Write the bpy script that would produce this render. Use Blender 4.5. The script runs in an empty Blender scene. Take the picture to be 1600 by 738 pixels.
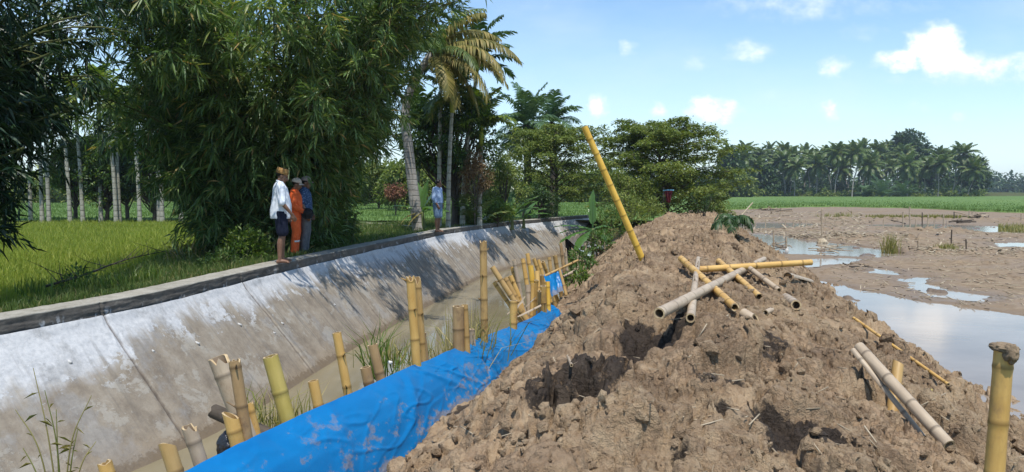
import bpy, bmesh, math, random
import numpy as np
from mathutils import Vector, Matrix
R = math.radians
rng = np.random.default_rng(7)
random.seed(7)
scn = bpy.context.scene
col = scn.collection

# ------------------------------------------------------------------ camera (eye at the origin, looking along +Y)
F = 1150.0                    # focal length in photo pixels (photo 1600 x 738)
PITCH = math.atan(72 / F)
cam = bpy.data.cameras.new("camera")
cam.sensor_width = 36.0
cam.lens = 36.0 * F / 1600
cam.clip_start = 0.05
cam.clip_end = 6000
cam_ob = bpy.data.objects.new("camera", cam)
cam_ob.rotation_euler = (R(90) - PITCH, 0, 0)
col.objects.link(cam_ob)
scn.camera = cam_ob

# ------------------------------------------------------------------ sun + sky
SUN = Vector((0.05, -0.37, 0.928)).normalized()
sun = bpy.data.lights.new("sun", 'SUN')
sun.energy = 4.2
sun.angle = R(0.5)
sun.color = (1.0, 0.955, 0.89)
sun_ob = bpy.data.objects.new("sun", sun)
sun_ob.rotation_euler = SUN.to_track_quat('Z', 'Y').to_euler()
sun_ob.location = (0, 0, 40)
col.objects.link(sun_ob)
scn.view_settings.view_transform = 'Standard'
scn.view_settings.look = 'None'
scn.view_settings.exposure = 0.28
scn.view_settings.gamma = 1.0
scn.view_settings.use_curve_mapping = False
scn.cycles.max_bounces = 8
scn.cycles.transparent_max_bounces = 8
scn.cycles.volume_bounces = 0
scn.cycles.use_denoising = True


# ------------------------------------------------------------------ node helper
class NT:
    def __init__(self, tree):
        self.t = tree
        self.n = tree.nodes
        self.l = tree.links

    def new(self, typ, **kw):
        nd = self.n.new(typ)
        for k, v in kw.items():
            setattr(nd, k, v)
        return nd

    def put(self, sock, v):
        if isinstance(v, bpy.types.NodeSocket):
            self.l.new(v, sock)
        elif isinstance(v, (tuple, list)) and len(v) == 3 and sock.type == 'RGBA':
            sock.default_value = (*v, 1)
        else:
            sock.default_value = v

    def math(self, op, a, b=0.0, c=0.0, clamp=False):
        nd = self.new('ShaderNodeMath', operation=op, use_clamp=clamp)
        self.put(nd.inputs[0], a)
        self.put(nd.inputs[1], b)
        if len(nd.inputs) > 2:
            self.put(nd.inputs[2], c)
        return nd.outputs[0]

    def vmath(self, op, a, b=(0, 0, 0)):
        nd = self.new('ShaderNodeVectorMath', operation=op)
        self.put(nd.inputs[0], a)
        self.put(nd.inputs[1], b)
        return nd.outputs[0]

    def mapping(self, vec, scale=(1, 1, 1), loc=(0, 0, 0), rot=(0, 0, 0)):
        nd = self.new('ShaderNodeMapping')
        self.put(nd.inputs['Vector'], vec)
        nd.inputs['Scale'].default_value = scale
        nd.inputs['Location'].default_value = loc
        nd.inputs['Rotation'].default_value = rot
        return nd.outputs[0]

    def noise(self, vec, scale=5.0, detail=4.0, rough=0.55, dist=0.0):
        nd = self.new('ShaderNodeTexNoise')
        if vec is not None:
            self.put(nd.inputs['Vector'], vec)
        nd.inputs['Scale'].default_value = scale
        nd.inputs['Detail'].default_value = detail
        nd.inputs['Roughness'].default_value = rough
        nd.inputs['Distortion'].default_value = dist
        return nd.outputs[0]

    def voro(self, vec, scale=5.0, feature='F1', out='Distance'):
        nd = self.new('ShaderNodeTexVoronoi', feature=feature)
        self.put(nd.inputs['Vector'], vec)
        nd.inputs['Scale'].default_value = scale
        return nd.outputs[out]

    def ramp(self, fac, stops, interp='LINEAR'):
        nd = self.new('ShaderNodeValToRGB')
        self.put(nd.inputs[0], fac)
        cr = nd.color_ramp
        cr.interpolation = interp
        while len(cr.elements) < len(stops):
            cr.elements.new(0.5)
        for e, (p, c) in zip(cr.elements, stops):
            e.position = p
            e.color = (*c, 1) if len(c) == 3 else c
        return nd.outputs[0]

    def step(self, v, a, b):
        nd = self.new('ShaderNodeMapRange', interpolation_type='SMOOTHSTEP')
        self.put(nd.inputs[0], v)
        nd.inputs[1].default_value = a
        nd.inputs[2].default_value = b
        return nd.outputs[0]

    def mix(self, fac, a, b, blend='MIX'):
        nd = self.new('ShaderNodeMix', data_type='RGBA', blend_type=blend)
        self.put(nd.inputs[0], fac)
        self.put(nd.inputs[6], a)
        self.put(nd.inputs[7], b)
        return nd.outputs[2]

    def attr(self, name, out='Fac'):
        nd = self.new('ShaderNodeAttribute', attribute_name=name)
        return nd.outputs[out]

    def coord(self, which='Object'):
        return self.new('ShaderNodeTexCoord').outputs[which]

    def sep(self, v):
        return self.new_in('ShaderNodeSeparateXYZ', v)

    def new_in(self, typ, v):
        nd = self.new(typ)
        self.put(nd.inputs[0], v)
        return nd.outputs

    def combine(self, x, y, z):
        nd = self.new('ShaderNodeCombineXYZ')
        self.put(nd.inputs[0], x)
        self.put(nd.inputs[1], y)
        self.put(nd.inputs[2], z)
        return nd.outputs[0]

    def bump(self, h, strength=0.5, dist=0.02):
        nd = self.new('ShaderNodeBump')
        self.put(nd.inputs['Height'], h)
        nd.inputs['Strength'].default_value = strength
        nd.inputs['Distance'].default_value = dist
        return nd.outputs[0]

    def rand_obj(self):
        return self.new('ShaderNodeObjectInfo').outputs['Random']

    def rand_island(self):
        return self.new('ShaderNodeNewGeometry').outputs['Random Per Island']

    def pbsdf(self, color, rough=0.8, spec=0.3, normal=None, **kw):
        nd = self.new('ShaderNodeBsdfPrincipled')
        self.put(nd.inputs['Base Color'], color)
        self.put(nd.inputs['Roughness'], rough)
        self.put(nd.inputs['Specular IOR Level'], spec)
        if normal is not None:
            self.put(nd.inputs['Normal'], normal)
        for k, v in kw.items():
            self.put(nd.inputs[k], v)
        return nd.outputs[0]

    def out(self, shader, volume=None):
        o = self.new('ShaderNodeOutputMaterial')
        if shader is not None:
            self.l.new(shader, o.inputs['Surface'])
        if volume is not None:
            self.l.new(volume, o.inputs['Volume'])


def mat(name):
    m = bpy.data.materials.new(name)
    m.use_nodes = True
    m.node_tree.nodes.clear()
    return m, NT(m.node_tree)


# ------------------------------------------------------------------ world: Nishita sky with cumulus puffs by direction
w = bpy.data.worlds.new("World")
scn.world = w
w.use_nodes = True
w.node_tree.nodes.clear()
k = NT(w.node_tree)
sky = k.new('ShaderNodeTexSky', sky_type='NISHITA', sun_disc=False)
sky.sun_elevation = math.asin(SUN.z)
sky.sun_rotation = math.atan2(SUN.x, SUN.y)
sky.air_density = 1.0
sky.dust_density = 0.3
sky.ozone_density = 1.3
skyc = k.mix(1.0, sky.outputs[0], (0.92, 1.08, 1.16), 'MULTIPLY')
d = k.coord('Generated')
sx, sy, sz = k.sep(d)
yy = k.math('MAXIMUM', sy, 0.05)
X = k.math('DIVIDE', sx, yy)
Z = k.math('DIVIDE', sz, yy)
P2 = k.combine(X, Z, 0.0)
warp = k.vmath('SUBTRACT', k.new_in('ShaderNodeTexNoise', k.mapping(P2, (9, 12, 1)))[1], (0.5, 0.5, 0.5))
n1 = k.noise(k.mapping(P2, (14, 20, 1)), 1.0, 7.0, 0.62)
n2 = k.noise(k.mapping(P2, (50, 62, 1)), 1.0, 4.0, 0.6)
n0 = k.noise(k.mapping(P2, (2.6, 6.5, 1)), 1.0, 5.0, 0.6)
Pw = k.vmath('ADD', P2, k.vmath('MULTIPLY', warp, (0.03, 0.018, 0.0)))
wx_, wz_, _ = k.sep(Pw)


def px_dir(px, py):
    rx = (px - 800) / F
    ry = (py - 369) / F
    dy = math.cos(PITCH) - ry * math.sin(PITCH)
    dz = -math.sin(PITCH) - ry * math.cos(PITCH)
    return rx / dy, dz / dy


puffs = [  # px, py, half width, half height, density
    (1462, 78, 44, 38, 1.3), (1405, 96, 40, 17, 1.15), (1500, 100, 60, 22, 0.75), (1575, 108, 70, 24, 0.8), (1480, 122, 130, 16, 0.45),
    (1118, 172, 42, 22, 1.0), (1098, 160, 20, 12, 1.0), (934, 166, 20, 20, 0.85), (1168, 81, 40, 18, 0.72), (1083, 95, 30, 18, 0.5),
    (981, 78, 18, 15, 0.75), (1303, 103, 26, 20, 0.72), (1296, 172, 18, 16, 0.75), (1026, 172, 16, 14, 0.8), (1230, 8, 130, 28, 0.55),
    (1380, 10, 120, 16, 0.42), (1200, 150, 26, 18, 0.35), (1435, 165, 20, 16, 0.4), (1500, 182, 14, 10, 0.5), (1345, 52, 44, 16, 0.4),
    (560, 60, 120, 40, 0.6), (300, 90, 90, 30, 0.5), (80, 40, 120, 50, 0.5), (860, 12, 60, 16, 0.4), (1850, 90, 150, 60, 1.0), (2050, 30, 120, 50, 0.8)]
dens = None
shade = None
for (px, py, hw, hh, den) in puffs:
    cx, cz = px_dir(px, py)
    ax = k.math('MULTIPLY', k.math('SUBTRACT', wx_, cx), F / hw)
    az = k.math('MULTIPLY', k.math('SUBTRACT', wz_, cz), F / hh)
    r2 = k.math('ADD', k.math('MULTIPLY', ax, ax), k.math('MULTIPLY', az, az))
    v = k.math('MULTIPLY', k.math('SUBTRACT', 1.0, k.math('MULTIPLY', r2, 0.5)), den)
    v = k.math('MAXIMUM', v, 0.0)
    dens = v if dens is None else k.math('MAXIMUM', dens, v)
dn = k.math('MULTIPLY', dens, k.math('ADD', k.math('MULTIPLY', n1, 1.5), k.math('MULTIPLY', k.math('SUBTRACT', n2, 0.5), 0.9)))
cl = k.step(dn, 0.12, 0.92)
veil = k.math('MULTIPLY', k.step(n0, 0.40, 0.80), 0.32)
horiz = k.math('MULTIPLY', k.step(Z, 0.30, -0.02), 0.45)
cl = k.math('MAXIMUM', cl, veil)
cl = k.math('ADD', cl, k.math('MULTIPLY', horiz, k.math('SUBTRACT', 1.0, cl)), clamp=True)
front = k.step(sy, 0.02, 0.15)
cl = k.math('MULTIPLY', cl, front)
cloudcol = k.mix(k.step(dn, 0.2, 1.0), (5.4, 6.2, 7.2), (9.0, 9.1, 9.2))
SKY_TUNE = k.mix(cl, skyc, cloudcol)
bg = k.new('ShaderNodeBackground')
k.l.new(SKY_TUNE, bg.inputs[0])
bg.inputs[1].default_value = 0.14
wo = k.new('ShaderNodeOutputWorld')
k.l.new(bg.outputs[0], wo.inputs[0])


# ------------------------------------------------------------------ pixel <-> world helpers (only to find where things stand)
def ray(px, py):
    rx = (px - 800) / F
    ry = (py - 369) / F
    return Vector((rx, math.cos(PITCH) - ry * math.sin(PITCH), -math.sin(PITCH) - ry * math.cos(PITCH)))


def at_y(px, py, Y):
    r = ray(px, py)
    return r * (Y / r.y)


def at_z(px, py, z):
    r = ray(px, py)
    return r * (z / r.z)


# ------------------------------------------------------------------ numpy noise
def _h(ix, iy, iz, seed):
    h = (ix.astype(np.uint32) * np.uint32(374761393) + iy.astype(np.uint32) * np.uint32(668265263)
         + iz.astype(np.uint32) * np.uint32(2147483647 - 58) + np.uint32(seed * 1013904223 & 0xffffffff))
    h = (h ^ (h >> np.uint32(13))) * np.uint32(1274126177)
    h = (h ^ (h >> np.uint32(16))) * np.uint32(2246822519)
    h = h ^ (h >> np.uint32(15))
    return (h & np.uint32(0xffffff)).astype(np.float64) / 0xffffff


def vnoise(x, y, z=None, seed=1):
    x = np.asarray(x, float)
    y = np.asarray(y, float)
    z = np.zeros_like(x) + 0.37 if z is None else np.asarray(z, float)
    ix, iy, iz = np.floor(x), np.floor(y), np.floor(z)
    fx, fy, fz = x - ix, y - iy, z - iz
    ix, iy, iz = ix.astype(np.int64), iy.astype(np.int64), iz.astype(np.int64)
    ux, uy, uz = [t * t * t * (t * (t * 6 - 15) + 10) for t in (fx, fy, fz)]
    r = 0
    for a in (0, 1):
        for b in (0, 1):
            for c in (0, 1):
                wgt = (ux if a else 1 - ux) * (uy if b else 1 - uy) * (uz if c else 1 - uz)
                r = r + wgt * _h(ix + a, iy + b, iz + c, seed)
    return r * 2 - 1


def fbm(x, y, z=None, o=4, seed=1, gain=0.5, lac=2.03):
    a, s, r = 1.0, 0.0, 0
    f = 1.0
    for i in range(o):
        r = r + a * vnoise(x * f + i * 7.1, y * f - i * 3.7, None if z is None else z * f, seed + i)
        s += a
        a *= gain
        f *= lac
    return r / s


def worley(x, y, seed=1):
    ix, iy = np.floor(x).astype(np.int64), np.floor(y).astype(np.int64)
    f1 = np.full(x.shape, 9.0)
    f2 = np.full(x.shape, 9.0)
    cid = np.zeros(x.shape)
    zz = np.zeros_like(ix)
    for a in (-1, 0, 1):
        for b in (-1, 0, 1):
            jx, jy = ix + a, iy + b
            dx = jx + _h(jx, jy, zz, seed) - x
            dy = jy + _h(jx, jy, zz + 1, seed) - y
            dd = np.sqrt(dx * dx + dy * dy)
            c = _h(jx, jy, zz + 2, seed)
            m = dd < f1
            f2 = np.where(m, f1, np.minimum(f2, dd))
            cid = np.where(m, c, cid)
            f1 = np.where(m, dd, f1)
    return f1, f2, cid


def sstep(a, b, x):
    t = np.clip((x - a) / (b - a), 0, 1)
    return t * t * (3 - 2 * t)


# ------------------------------------------------------------------ mesh building
class MB:
    """Collects vertices, triangles and quads and links them as ONE mesh object."""

    def __init__(self):
        self.V, self.T, self.Q, self.A = [], [], [], {}
        self.n = 0

    def add(self, V, T=None, Q=None, **attrs):
        V = np.asarray(V, float).reshape(-1, 3)
        for a in attrs:
            if a not in self.A:
                self.A[a] = [np.zeros(self.n)]
        self.V.append(V)
        if T is not None and len(T):
            self.T.append(np.asarray(T, np.int64).reshape(-1, 3) + self.n)
        if Q is not None and len(Q):
            self.Q.append(np.asarray(Q, np.int64).reshape(-1, 4) + self.n)
        for a in self.A:
            self.A[a].append(np.broadcast_to(np.asarray(attrs.get(a, 0.0), float), (len(V),)))
        self.n += len(V)
        return self

    def merge(self, o, M=None):
        V, T, Q, A = o.arrays()
        if M is not None:
            M = np.array(M)
            V = V @ M[:3, :3].T + M[:3, 3]
        return self.add(V, T, Q, **A)

    def arrays(self):
        V = np.concatenate(self.V) if self.V else np.zeros((0, 3))
        T = np.concatenate(self.T) if self.T else np.zeros((0, 3), np.int64)
        Q = np.concatenate(self.Q) if self.Q else np.zeros((0, 4), np.int64)
        return V, T, Q, {a: np.concatenate(v) for a, v in self.A.items()}

    def mesh(self, name, m=None, smooth=True):
        V, T, Q, A = self.arrays()
        me = bpy.data.meshes.new(name)
        me.vertices.add(len(V))
        me.vertices.foreach_set('co', V.astype(np.float32).ravel())
        nl = T.size + Q.size
        me.loops.add(nl)
        me.loops.foreach_set('vertex_index', np.concatenate([T.ravel(), Q.ravel()]).astype(np.int32))
        tot = np.concatenate([np.full(len(T), 3), np.full(len(Q), 4)]).astype(np.int32)
        st = np.concatenate([[0], np.cumsum(tot)[:-1]]).astype(np.int32) if len(tot) else tot
        me.polygons.add(len(tot))
        me.polygons.foreach_set('loop_start', st)
        me.polygons.foreach_set('loop_total', tot)
        me.polygons.foreach_set('use_smooth', np.full(len(tot), smooth))
        me.update(calc_edges=True)
        for a, v in A.items():
            at = me.attributes.new(a, 'FLOAT', 'POINT')
            at.data.foreach_set('value', v.astype(np.float32))
        if m is not None:
            for mm in (m if isinstance(m, (list, tuple)) else [m]):
                me.materials.append(mm)
        return me

    def build(self, name, m=None, parent=None, loc=None, smooth=True):
        return obj(name, self.mesh(name, m, smooth), parent, loc)


def obj(name, me, parent=None, loc=None):
    o = bpy.data.objects.new(name, me)
    col.objects.link(o)
    if parent is not None:
        o.parent = parent
    if loc is not None:
        o.location = loc
    return o


def tag(o, label=None, cat=None, group=None, kind=None):
    if label:
        o['label'] = label
    if cat:
        o['category'] = cat
    if group:
        o['group'] = group
    if kind:
        o['kind'] = kind
    return o


def thing(name, label, cat, loc=(0, 0, 0), group=None, rz=0):
    o = bpy.data.objects.new(name, None)
    o.empty_display_size = 0.2
    o.location = loc
    o.rotation_euler = (0, 0, rz)
    col.objects.link(o)
    return tag(o, label, cat, group)


def dup(root, loc, rz=0.0, sc=1.0, tilt=(0, 0)):
    c = root.copy()
    col.objects.link(c)
    c.location = loc
    c.rotation_euler = (tilt[0], tilt[1], rz)
    c.scale = (sc, sc, sc)
    for ch in list(root.children):
        d = ch.copy()
        col.objects.link(d)
        d.parent = c
        for g in list(ch.children):
            e = g.copy()
            col.objects.link(e)
            e.parent = d
    return c


def frames(P):
    P = np.asarray(P, float)
    T = np.gradient(P, axis=0)
    T /= np.linalg.norm(T, axis=1)[:, None] + 1e-12
    N = np.zeros_like(T)
    a = np.array([0, 0, 1.0]) if abs(T[0, 2]) < 0.9 else np.array([1.0, 0, 0])
    n = a - T[0] * (a @ T[0])
    N[0] = n / np.linalg.norm(n)
    for i in range(1, len(T)):
        n = N[i - 1] - T[i] * (N[i - 1] @ T[i])
        N[i] = n / (np.linalg.norm(n) + 1e-12)
    return T, N, np.cross(T, N)


def tube(P, r, seg=8, cap=True, flat=None):
    """Swept tube: V, T, Q."""
    P = np.asarray(P, float)
    n = len(P)
    r = np.broadcast_to(np.asarray(r, float), (n,))
    T, N, B = frames(P)
    a = np.linspace(0, 2 * np.pi, seg, endpoint=False)
    V = P[:, None] + r[:, None, None] * (np.cos(a)[None, :, None] * N[:, None] + (flat or 1.0) * np.sin(a)[None, :, None] * B[:, None])
    V = V.reshape(-1, 3)
    i = np.arange(n - 1)[:, None] * seg
    j = np.arange(seg)[None]
    j2 = (j + 1) % seg
    Q = np.stack([i + j, i + j2, i + seg + j2, i + seg + j], -1).reshape(-1, 4)
    Tr = []
    if cap:
        V = np.concatenate([V, P[:1], P[-1:]])
        c0, c1 = n * seg, n * seg + 1
        for q in range(seg):
            q2 = (q + 1) % seg
            Tr.append((c0, q2, q))
            Tr.append((c1, (n - 1) * seg + q, (n - 1) * seg + q2))
    return V, np.array(Tr, np.int64).reshape(-1, 3), Q


def grid(V, nu, nv):
    i = np.arange(nu - 1)[:, None] * nv
    j = np.arange(nv - 1)[None]
    return np.stack([i + j, i + nv + j, i + nv + j + 1, i + j + 1], -1).reshape(-1, 4)


def unit(a):
    return a / (np.linalg.norm(a, axis=-1, keepdims=True) + 1e-12)


def leaves(P, D, L, W, rg, fold=0.25, droop=0.15, up=(0, 0, 1)):
    """Many pointed leaves: P base points, D directions, L lengths, W widths. Each leaf is its own island."""
    n = len(P)
    D = unit(D)
    U = np.asarray(up, float) + rg.normal(0, 0.45, (n, 3))
    S = unit(np.cross(D, U))
    Nn = np.cross(S, D)
    L = np.broadcast_to(L, (n,))[:, None]
    W = np.broadcast_to(W, (n,))[:, None]
    mid = P + D * L * 0.42
    tip = P + D * L - np.array([0, 0, 1.0]) * L * droop
    l = mid + S * W * 0.5 + Nn * W * fold
    r_ = mid - S * W * 0.5 + Nn * W * fold
    V = np.stack([P, l, tip, r_], 1).reshape(-1, 3)
    b = np.arange(n)[:, None] * 4
    T = np.concatenate([b + np.array([[0, 1, 2]]), b + np.array([[0, 2, 3]])])
    return V, T


def blades(P, H, W, lean, rg):
    """Grass blades: 5 verts each, curved."""
    n = len(P)
    a = rg.uniform(0, 2 * np.pi, n)
    S = np.stack([np.cos(a), np.sin(a), 0 * a], 1)
    b = rg.uniform(0, 2 * np.pi, n)
    D = np.stack([np.cos(b), np.sin(b), 0 * b], 1) * (np.abs(rg.normal(0, lean, n)))[:, None]
    H = np.broadcast_to(H, (n,))[:, None]
    W = np.broadcast_to(W, (n,))[:, None]
    z = np.array([[0, 0, 1.0]])
    m = P + z * H * 0.55 + D * H * 0.3
    t = P + z * H * (1 - 0.25 * np.linalg.norm(D, axis=1)[:, None]) + D * H
    V = np.stack([P - S * W / 2, P + S * W / 2, m + S * W * 0.4, m - S * W * 0.4, t], 1).reshape(-1, 3)
    i = np.arange(n)[:, None] * 5
    return V, i + np.array([[3, 2, 4]]), i + np.array([[0, 1, 2, 3]])


# ------------------------------------------------------------------ materials
def leaf_material(name, stops, trans=0.35, rough=0.45, spec=0.35, tcol=(1.25, 1.35, 0.55)):
    m, k = mat(name)
    ri = k.rand_island()
    c = k.ramp(ri, stops)
    big = k.noise(k.coord('Object'), 0.9, 2.0)
    c = k.mix(k.math('MULTIPLY', k.step(big, 0.35, 0.7), 0.35), c, stops[0][1], 'MIX')
    p = k.pbsdf(c, rough, spec)
    tr = k.new('ShaderNodeBsdfTranslucent')
    k.put(tr.inputs[0], k.mix(1.0, c, tcol, 'MULTIPLY'))
    mx = k.new('ShaderNodeMixShader')
    mx.inputs[0].default_value = trans
    k.l.new(p, mx.inputs[1])
    k.l.new(tr.outputs[0], mx.inputs[2])
    k.out(mx.outputs[0])
    return m


M = {}
M['bamboo_leaf'] = leaf_material('bamboo_leaf', [(0, (0.056, 0.105, 0.033)), (0.5, (0.108, 0.184, 0.052)), (0.85, (0.191, 0.263, 0.073)), (0.97, (0.299, 0.305, 0.094)), (1, (0.555, 0.324, 0.152))], 0.3, 0.42, 0.35)
M['bamboo_leaf_shaded'] = leaf_material('bamboo_leaf_shaded', [(0, (0.012, 0.032, 0.014)), (0.6, (0.022, 0.055, 0.02)), (1, (0.05, 0.09, 0.03))], 0.2, 0.4, 0.4)  # darker copy of bamboo_leaf, the clump's shade put into its colour
M['tree_leaf'] = leaf_material('tree_leaf', [(0, (0.089, 0.131, 0.030)), (0.6, (0.165, 0.211, 0.051)), (1, (0.281, 0.300, 0.077))], 0.3, 0.5, 0.25)
M['dark_leaf'] = leaf_material('dark_leaf', [(0, (0.024, 0.054, 0.019)), (0.6, (0.047, 0.095, 0.030)), (1, (0.095, 0.149, 0.041))], 0.25, 0.45, 0.35)
M['mango_leaf'] = leaf_material('mango_leaf', [(0, (0.038, 0.081, 0.021)), (0.65, (0.078, 0.140, 0.032)), (1, (0.207, 0.265, 0.051))], 0.3, 0.4, 0.4)
M['palm_leaf'] = leaf_material('palm_leaf', [(0, (0.062, 0.103, 0.026)), (0.6, (0.103, 0.159, 0.040)), (0.93, (0.159, 0.200, 0.053)), (1, (0.304, 0.248, 0.079))], 0.25, 0.42, 0.4)
M['areca_leaf'] = leaf_material('areca_leaf', [(0, (0.090, 0.141, 0.023)), (0.6, (0.161, 0.230, 0.033)), (1, (0.340, 0.362, 0.052))], 0.35, 0.42, 0.4)
M['oil_palm_leaf'] = leaf_material('oil_palm_leaf', [(0, (0.058, 0.113, 0.049)), (0.6, (0.098, 0.170, 0.073)), (1, (0.176, 0.245, 0.114))], 0.22, 0.35, 0.5)
M['yellow_frond'] = leaf_material('yellow_frond', [(0, (0.108, 0.115, 0.025)), (0.5, (0.228, 0.196, 0.050)), (1, (0.396, 0.299, 0.100))], 0.3, 0.5, 0.3)
M['dry_leaf'] = leaf_material('dry_leaf', [(0, (0.14, 0.08, 0.04)), (0.6, (0.24, 0.16, 0.08)), (1, (0.36, 0.28, 0.16))], 0.2, 0.7, 0.15, (1.1, 1.0, 0.8))
M['red_leaf'] = leaf_material('red_leaf', [(0, (0.12, 0.05, 0.035)), (0.6, (0.22, 0.1, 0.06)), (1, (0.3, 0.17, 0.09))], 0.2, 0.6, 0.2, (1.1, 0.9, 0.7))
M['banana_leaf'] = leaf_material('banana_leaf', [(0, (0.05, 0.12, 0.03)), (0.5, (0.08, 0.17, 0.04)), (1, (0.13, 0.22, 0.05))], 0.35, 0.32, 0.5)
M['bright_leaf'] = leaf_material('bright_leaf', [(0, (0.07, 0.13, 0.02)), (0.6, (0.12, 0.19, 0.03)), (1, (0.2, 0.24, 0.05))], 0.35, 0.42, 0.4)
M['weed_leaf'] = leaf_material('weed_leaf', [(0, (0.052, 0.111, 0.026)), (0.6, (0.098, 0.169, 0.039)), (1, (0.182, 0.221, 0.078))], 0.3, 0.5, 0.3)
M['grass'] = leaf_material('grass_blade', [(0, (0.062, 0.106, 0.025)), (0.6, (0.106, 0.156, 0.037)), (0.9, (0.175, 0.200, 0.062)), (1, (0.325, 0.263, 0.125))], 0.35, 0.5, 0.25)
M['rice'] = leaf_material('rice_blade', [(0, (0.198, 0.263, 0.037)), (0.6, (0.292, 0.353, 0.050)), (1, (0.451, 0.446, 0.101))], 0.4, 0.5, 0.25, (1.15, 1.2, 0.5))
M['rice_far'] = leaf_material('rice_far_blade', [(0, (0.085, 0.15, 0.035)), (0.6, (0.12, 0.19, 0.045)), (1, (0.17, 0.23, 0.06))], 0.35, 0.55, 0.2)
M['straw_grass'] = leaf_material('straw_grass', [(0, (0.143, 0.165, 0.040)), (0.5, (0.264, 0.231, 0.080)), (1, (0.440, 0.363, 0.160))], 0.3, 0.55, 0.2)


def bark(name, c1, c2, rings=0.0, scale=6):
    m, k = mat(name)
    co = k.coord('Object')
    n = k.noise(k.mapping(co, (scale, scale, scale * 0.5)), 1.0, 5.0, 0.65)
    c = k.ramp(n, [(0.3, c1), (0.7, c2)])
    h = n
    if rings:
        _, _, z = k.sep(co)
        s = k.math('SINE', k.math('ADD', k.math('MULTIPLY', z, rings), k.math('MULTIPLY', n, 3.0)))
        g = k.step(s, 0.75, 1.0)
        c = k.mix(k.math('MULTIPLY', g, 0.45), c, tuple(x * 0.35 for x in c1))
        h = k.math('SUBTRACT', n, g)
    k.out(k.pbsdf(c, 0.85, 0.15, k.bump(h, 0.6, 0.02)))
    return m


M['bark_grey'] = bark('bark_grey', (0.17, 0.15, 0.12), (0.36, 0.33, 0.28), 26)
M['bark_coconut'] = bark('bark_coconut', (0.2, 0.18, 0.155), (0.38, 0.35, 0.31), 34)
M['bark_areca'] = bark('bark_areca', (0.22, 0.21, 0.16), (0.45, 0.43, 0.35), 22, 9)
M['bark_dark'] = bark('bark_dark', (0.05, 0.04, 0.03), (0.13, 0.105, 0.08))
M['culm'] = bark('culm_green', (0.05, 0.07, 0.02), (0.13, 0.13, 0.05), 14)
M['crownshaft'] = bark('crownshaft', (0.2, 0.24, 0.03), (0.36, 0.36, 0.05))
M['dry_wood'] = bark('dry_wood', (0.2, 0.14, 0.09), (0.42, 0.33, 0.23), 0, 14)
M['pseudostem'] = bark('pseudostem', (0.08, 0.11, 0.035), (0.19, 0.2, 0.08), 0, 5)
M['straw'] = bark('straw', (0.26, 0.2, 0.13), (0.5, 0.42, 0.3), 0, 3)


def bamboo_mat(name, c_lo, c_hi, stain, stain_amt, seedv):
    m, k = mat(name)
    co = k.coord('Object')
    rnd = k.rand_obj()
    off = k.combine(k.math('MULTIPLY', rnd, 37.0), k.math('MULTIPLY', rnd, 11.0), seedv)
    v = k.vmath('ADD', co, off)
    n = k.noise(k.mapping(v, (9, 9, 4)), 1.0, 5.0, 0.6)
    f = k.noise(k.mapping(v, (60, 60, 6)), 1.0, 3.0, 0.6)
    c = k.ramp(n, [(0.25, c_lo), (0.75, c_hi)])
    c = k.mix(k.math('MULTIPLY', k.math('SUBTRACT', f, 0.4), 0.5), c, tuple(x * 0.55 for x in c_lo))
    st = k.step(k.noise(k.mapping(v, (5, 5, 3)), 1.0, 6.0, 0.7), 0.62 - stain_amt, 0.78 - stain_amt)
    c = k.mix(k.math('MULTIPLY', st, 0.8), c, stain)
    band = k.attr('band')
    c = k.mix(k.math('MULTIPLY', band, 0.85), c, tuple(x * 0.28 for x in c_lo))
    mud = k.attr('mud')
    mudm = k.step(k.math('ADD', mud, k.math('MULTIPLY', k.math('SUBTRACT', f, 0.5), 0.9)), 0.35, 0.65)
    c = k.mix(mudm, c, (0.19, 0.14, 0.1))
    cut = k.attr('cut')
    c = k.mix(cut, c, k.ramp(f, [(0.3, (0.3, 0.2, 0.1)), (0.7, (0.58, 0.45, 0.26))]))
    ho = k.attr('hollow')
    c = k.mix(ho, c, (0.16, 0.1, 0.055))
    k.out(k.pbsdf(c, 0.48, 0.35, k.bump(k.math('ADD', f, k.math('MULTIPLY', n, 0.6)), 0.25, 0.006)))
    return m


M['bam_yellow'] = bamboo_mat('bamboo_yellow', (0.48, 0.27, 0.07), (0.64, 0.42, 0.14), (0.31, 0.185, 0.08), 0.09, 1)
M['bam_ochre'] = bamboo_mat('bamboo_ochre', (0.36, 0.215, 0.07), (0.5, 0.33, 0.13), (0.19, 0.115, 0.06), 0.10, 2)
M['bam_brown'] = bamboo_mat('bamboo_brown', (0.25, 0.15, 0.07), (0.42, 0.28, 0.13), (0.14, 0.09, 0.055), 0.12, 3)
M['bam_grey'] = bamboo_mat('bamboo_grey', (0.33, 0.25, 0.17), (0.5, 0.4, 0.28), (0.26, 0.18, 0.11), 0.08, 4)
M['bam_green'] = bamboo_mat('bamboo_green', (0.36, 0.28, 0.06), (0.5, 0.39, 0.12), (0.2, 0.17, 0.06), 0.06, 5)
M['bam_bright'] = bamboo_mat('bamboo_bright', (0.62, 0.36, 0.045), (0.74, 0.47, 0.085), (0.5, 0.27, 0.05), -0.06, 6)
# ================================================================== THE SETTING
ZW = -1.33      # top of the concrete wall
ZC = -2.95      # canal water
ZP = -2.20      # flooded paddy water level
ZL = -1.95      # soil of the rice field on the left


def smooth_curve(ys, xs, lo, hi, n=1200, win=61):
    y = np.linspace(lo, hi, n)
    x = np.interp(y, ys, xs)
    # linear extension at both ends
    x = np.where(y < ys[0], xs[0] + (y - ys[0]) * (xs[1] - xs[0]) / (ys[1] - ys[0]), x)
    x = np.where(y > ys[-1], xs[-1] + (y - ys[-1]) * (xs[-1] - xs[-2]) / (ys[-1] - ys[-2]), x)
    p = np.pad(x, win, mode='reflect', reflect_type='odd')
    x = np.convolve(p, np.ones(win) / win, 'same')[win:-win]
    return y, x


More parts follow.
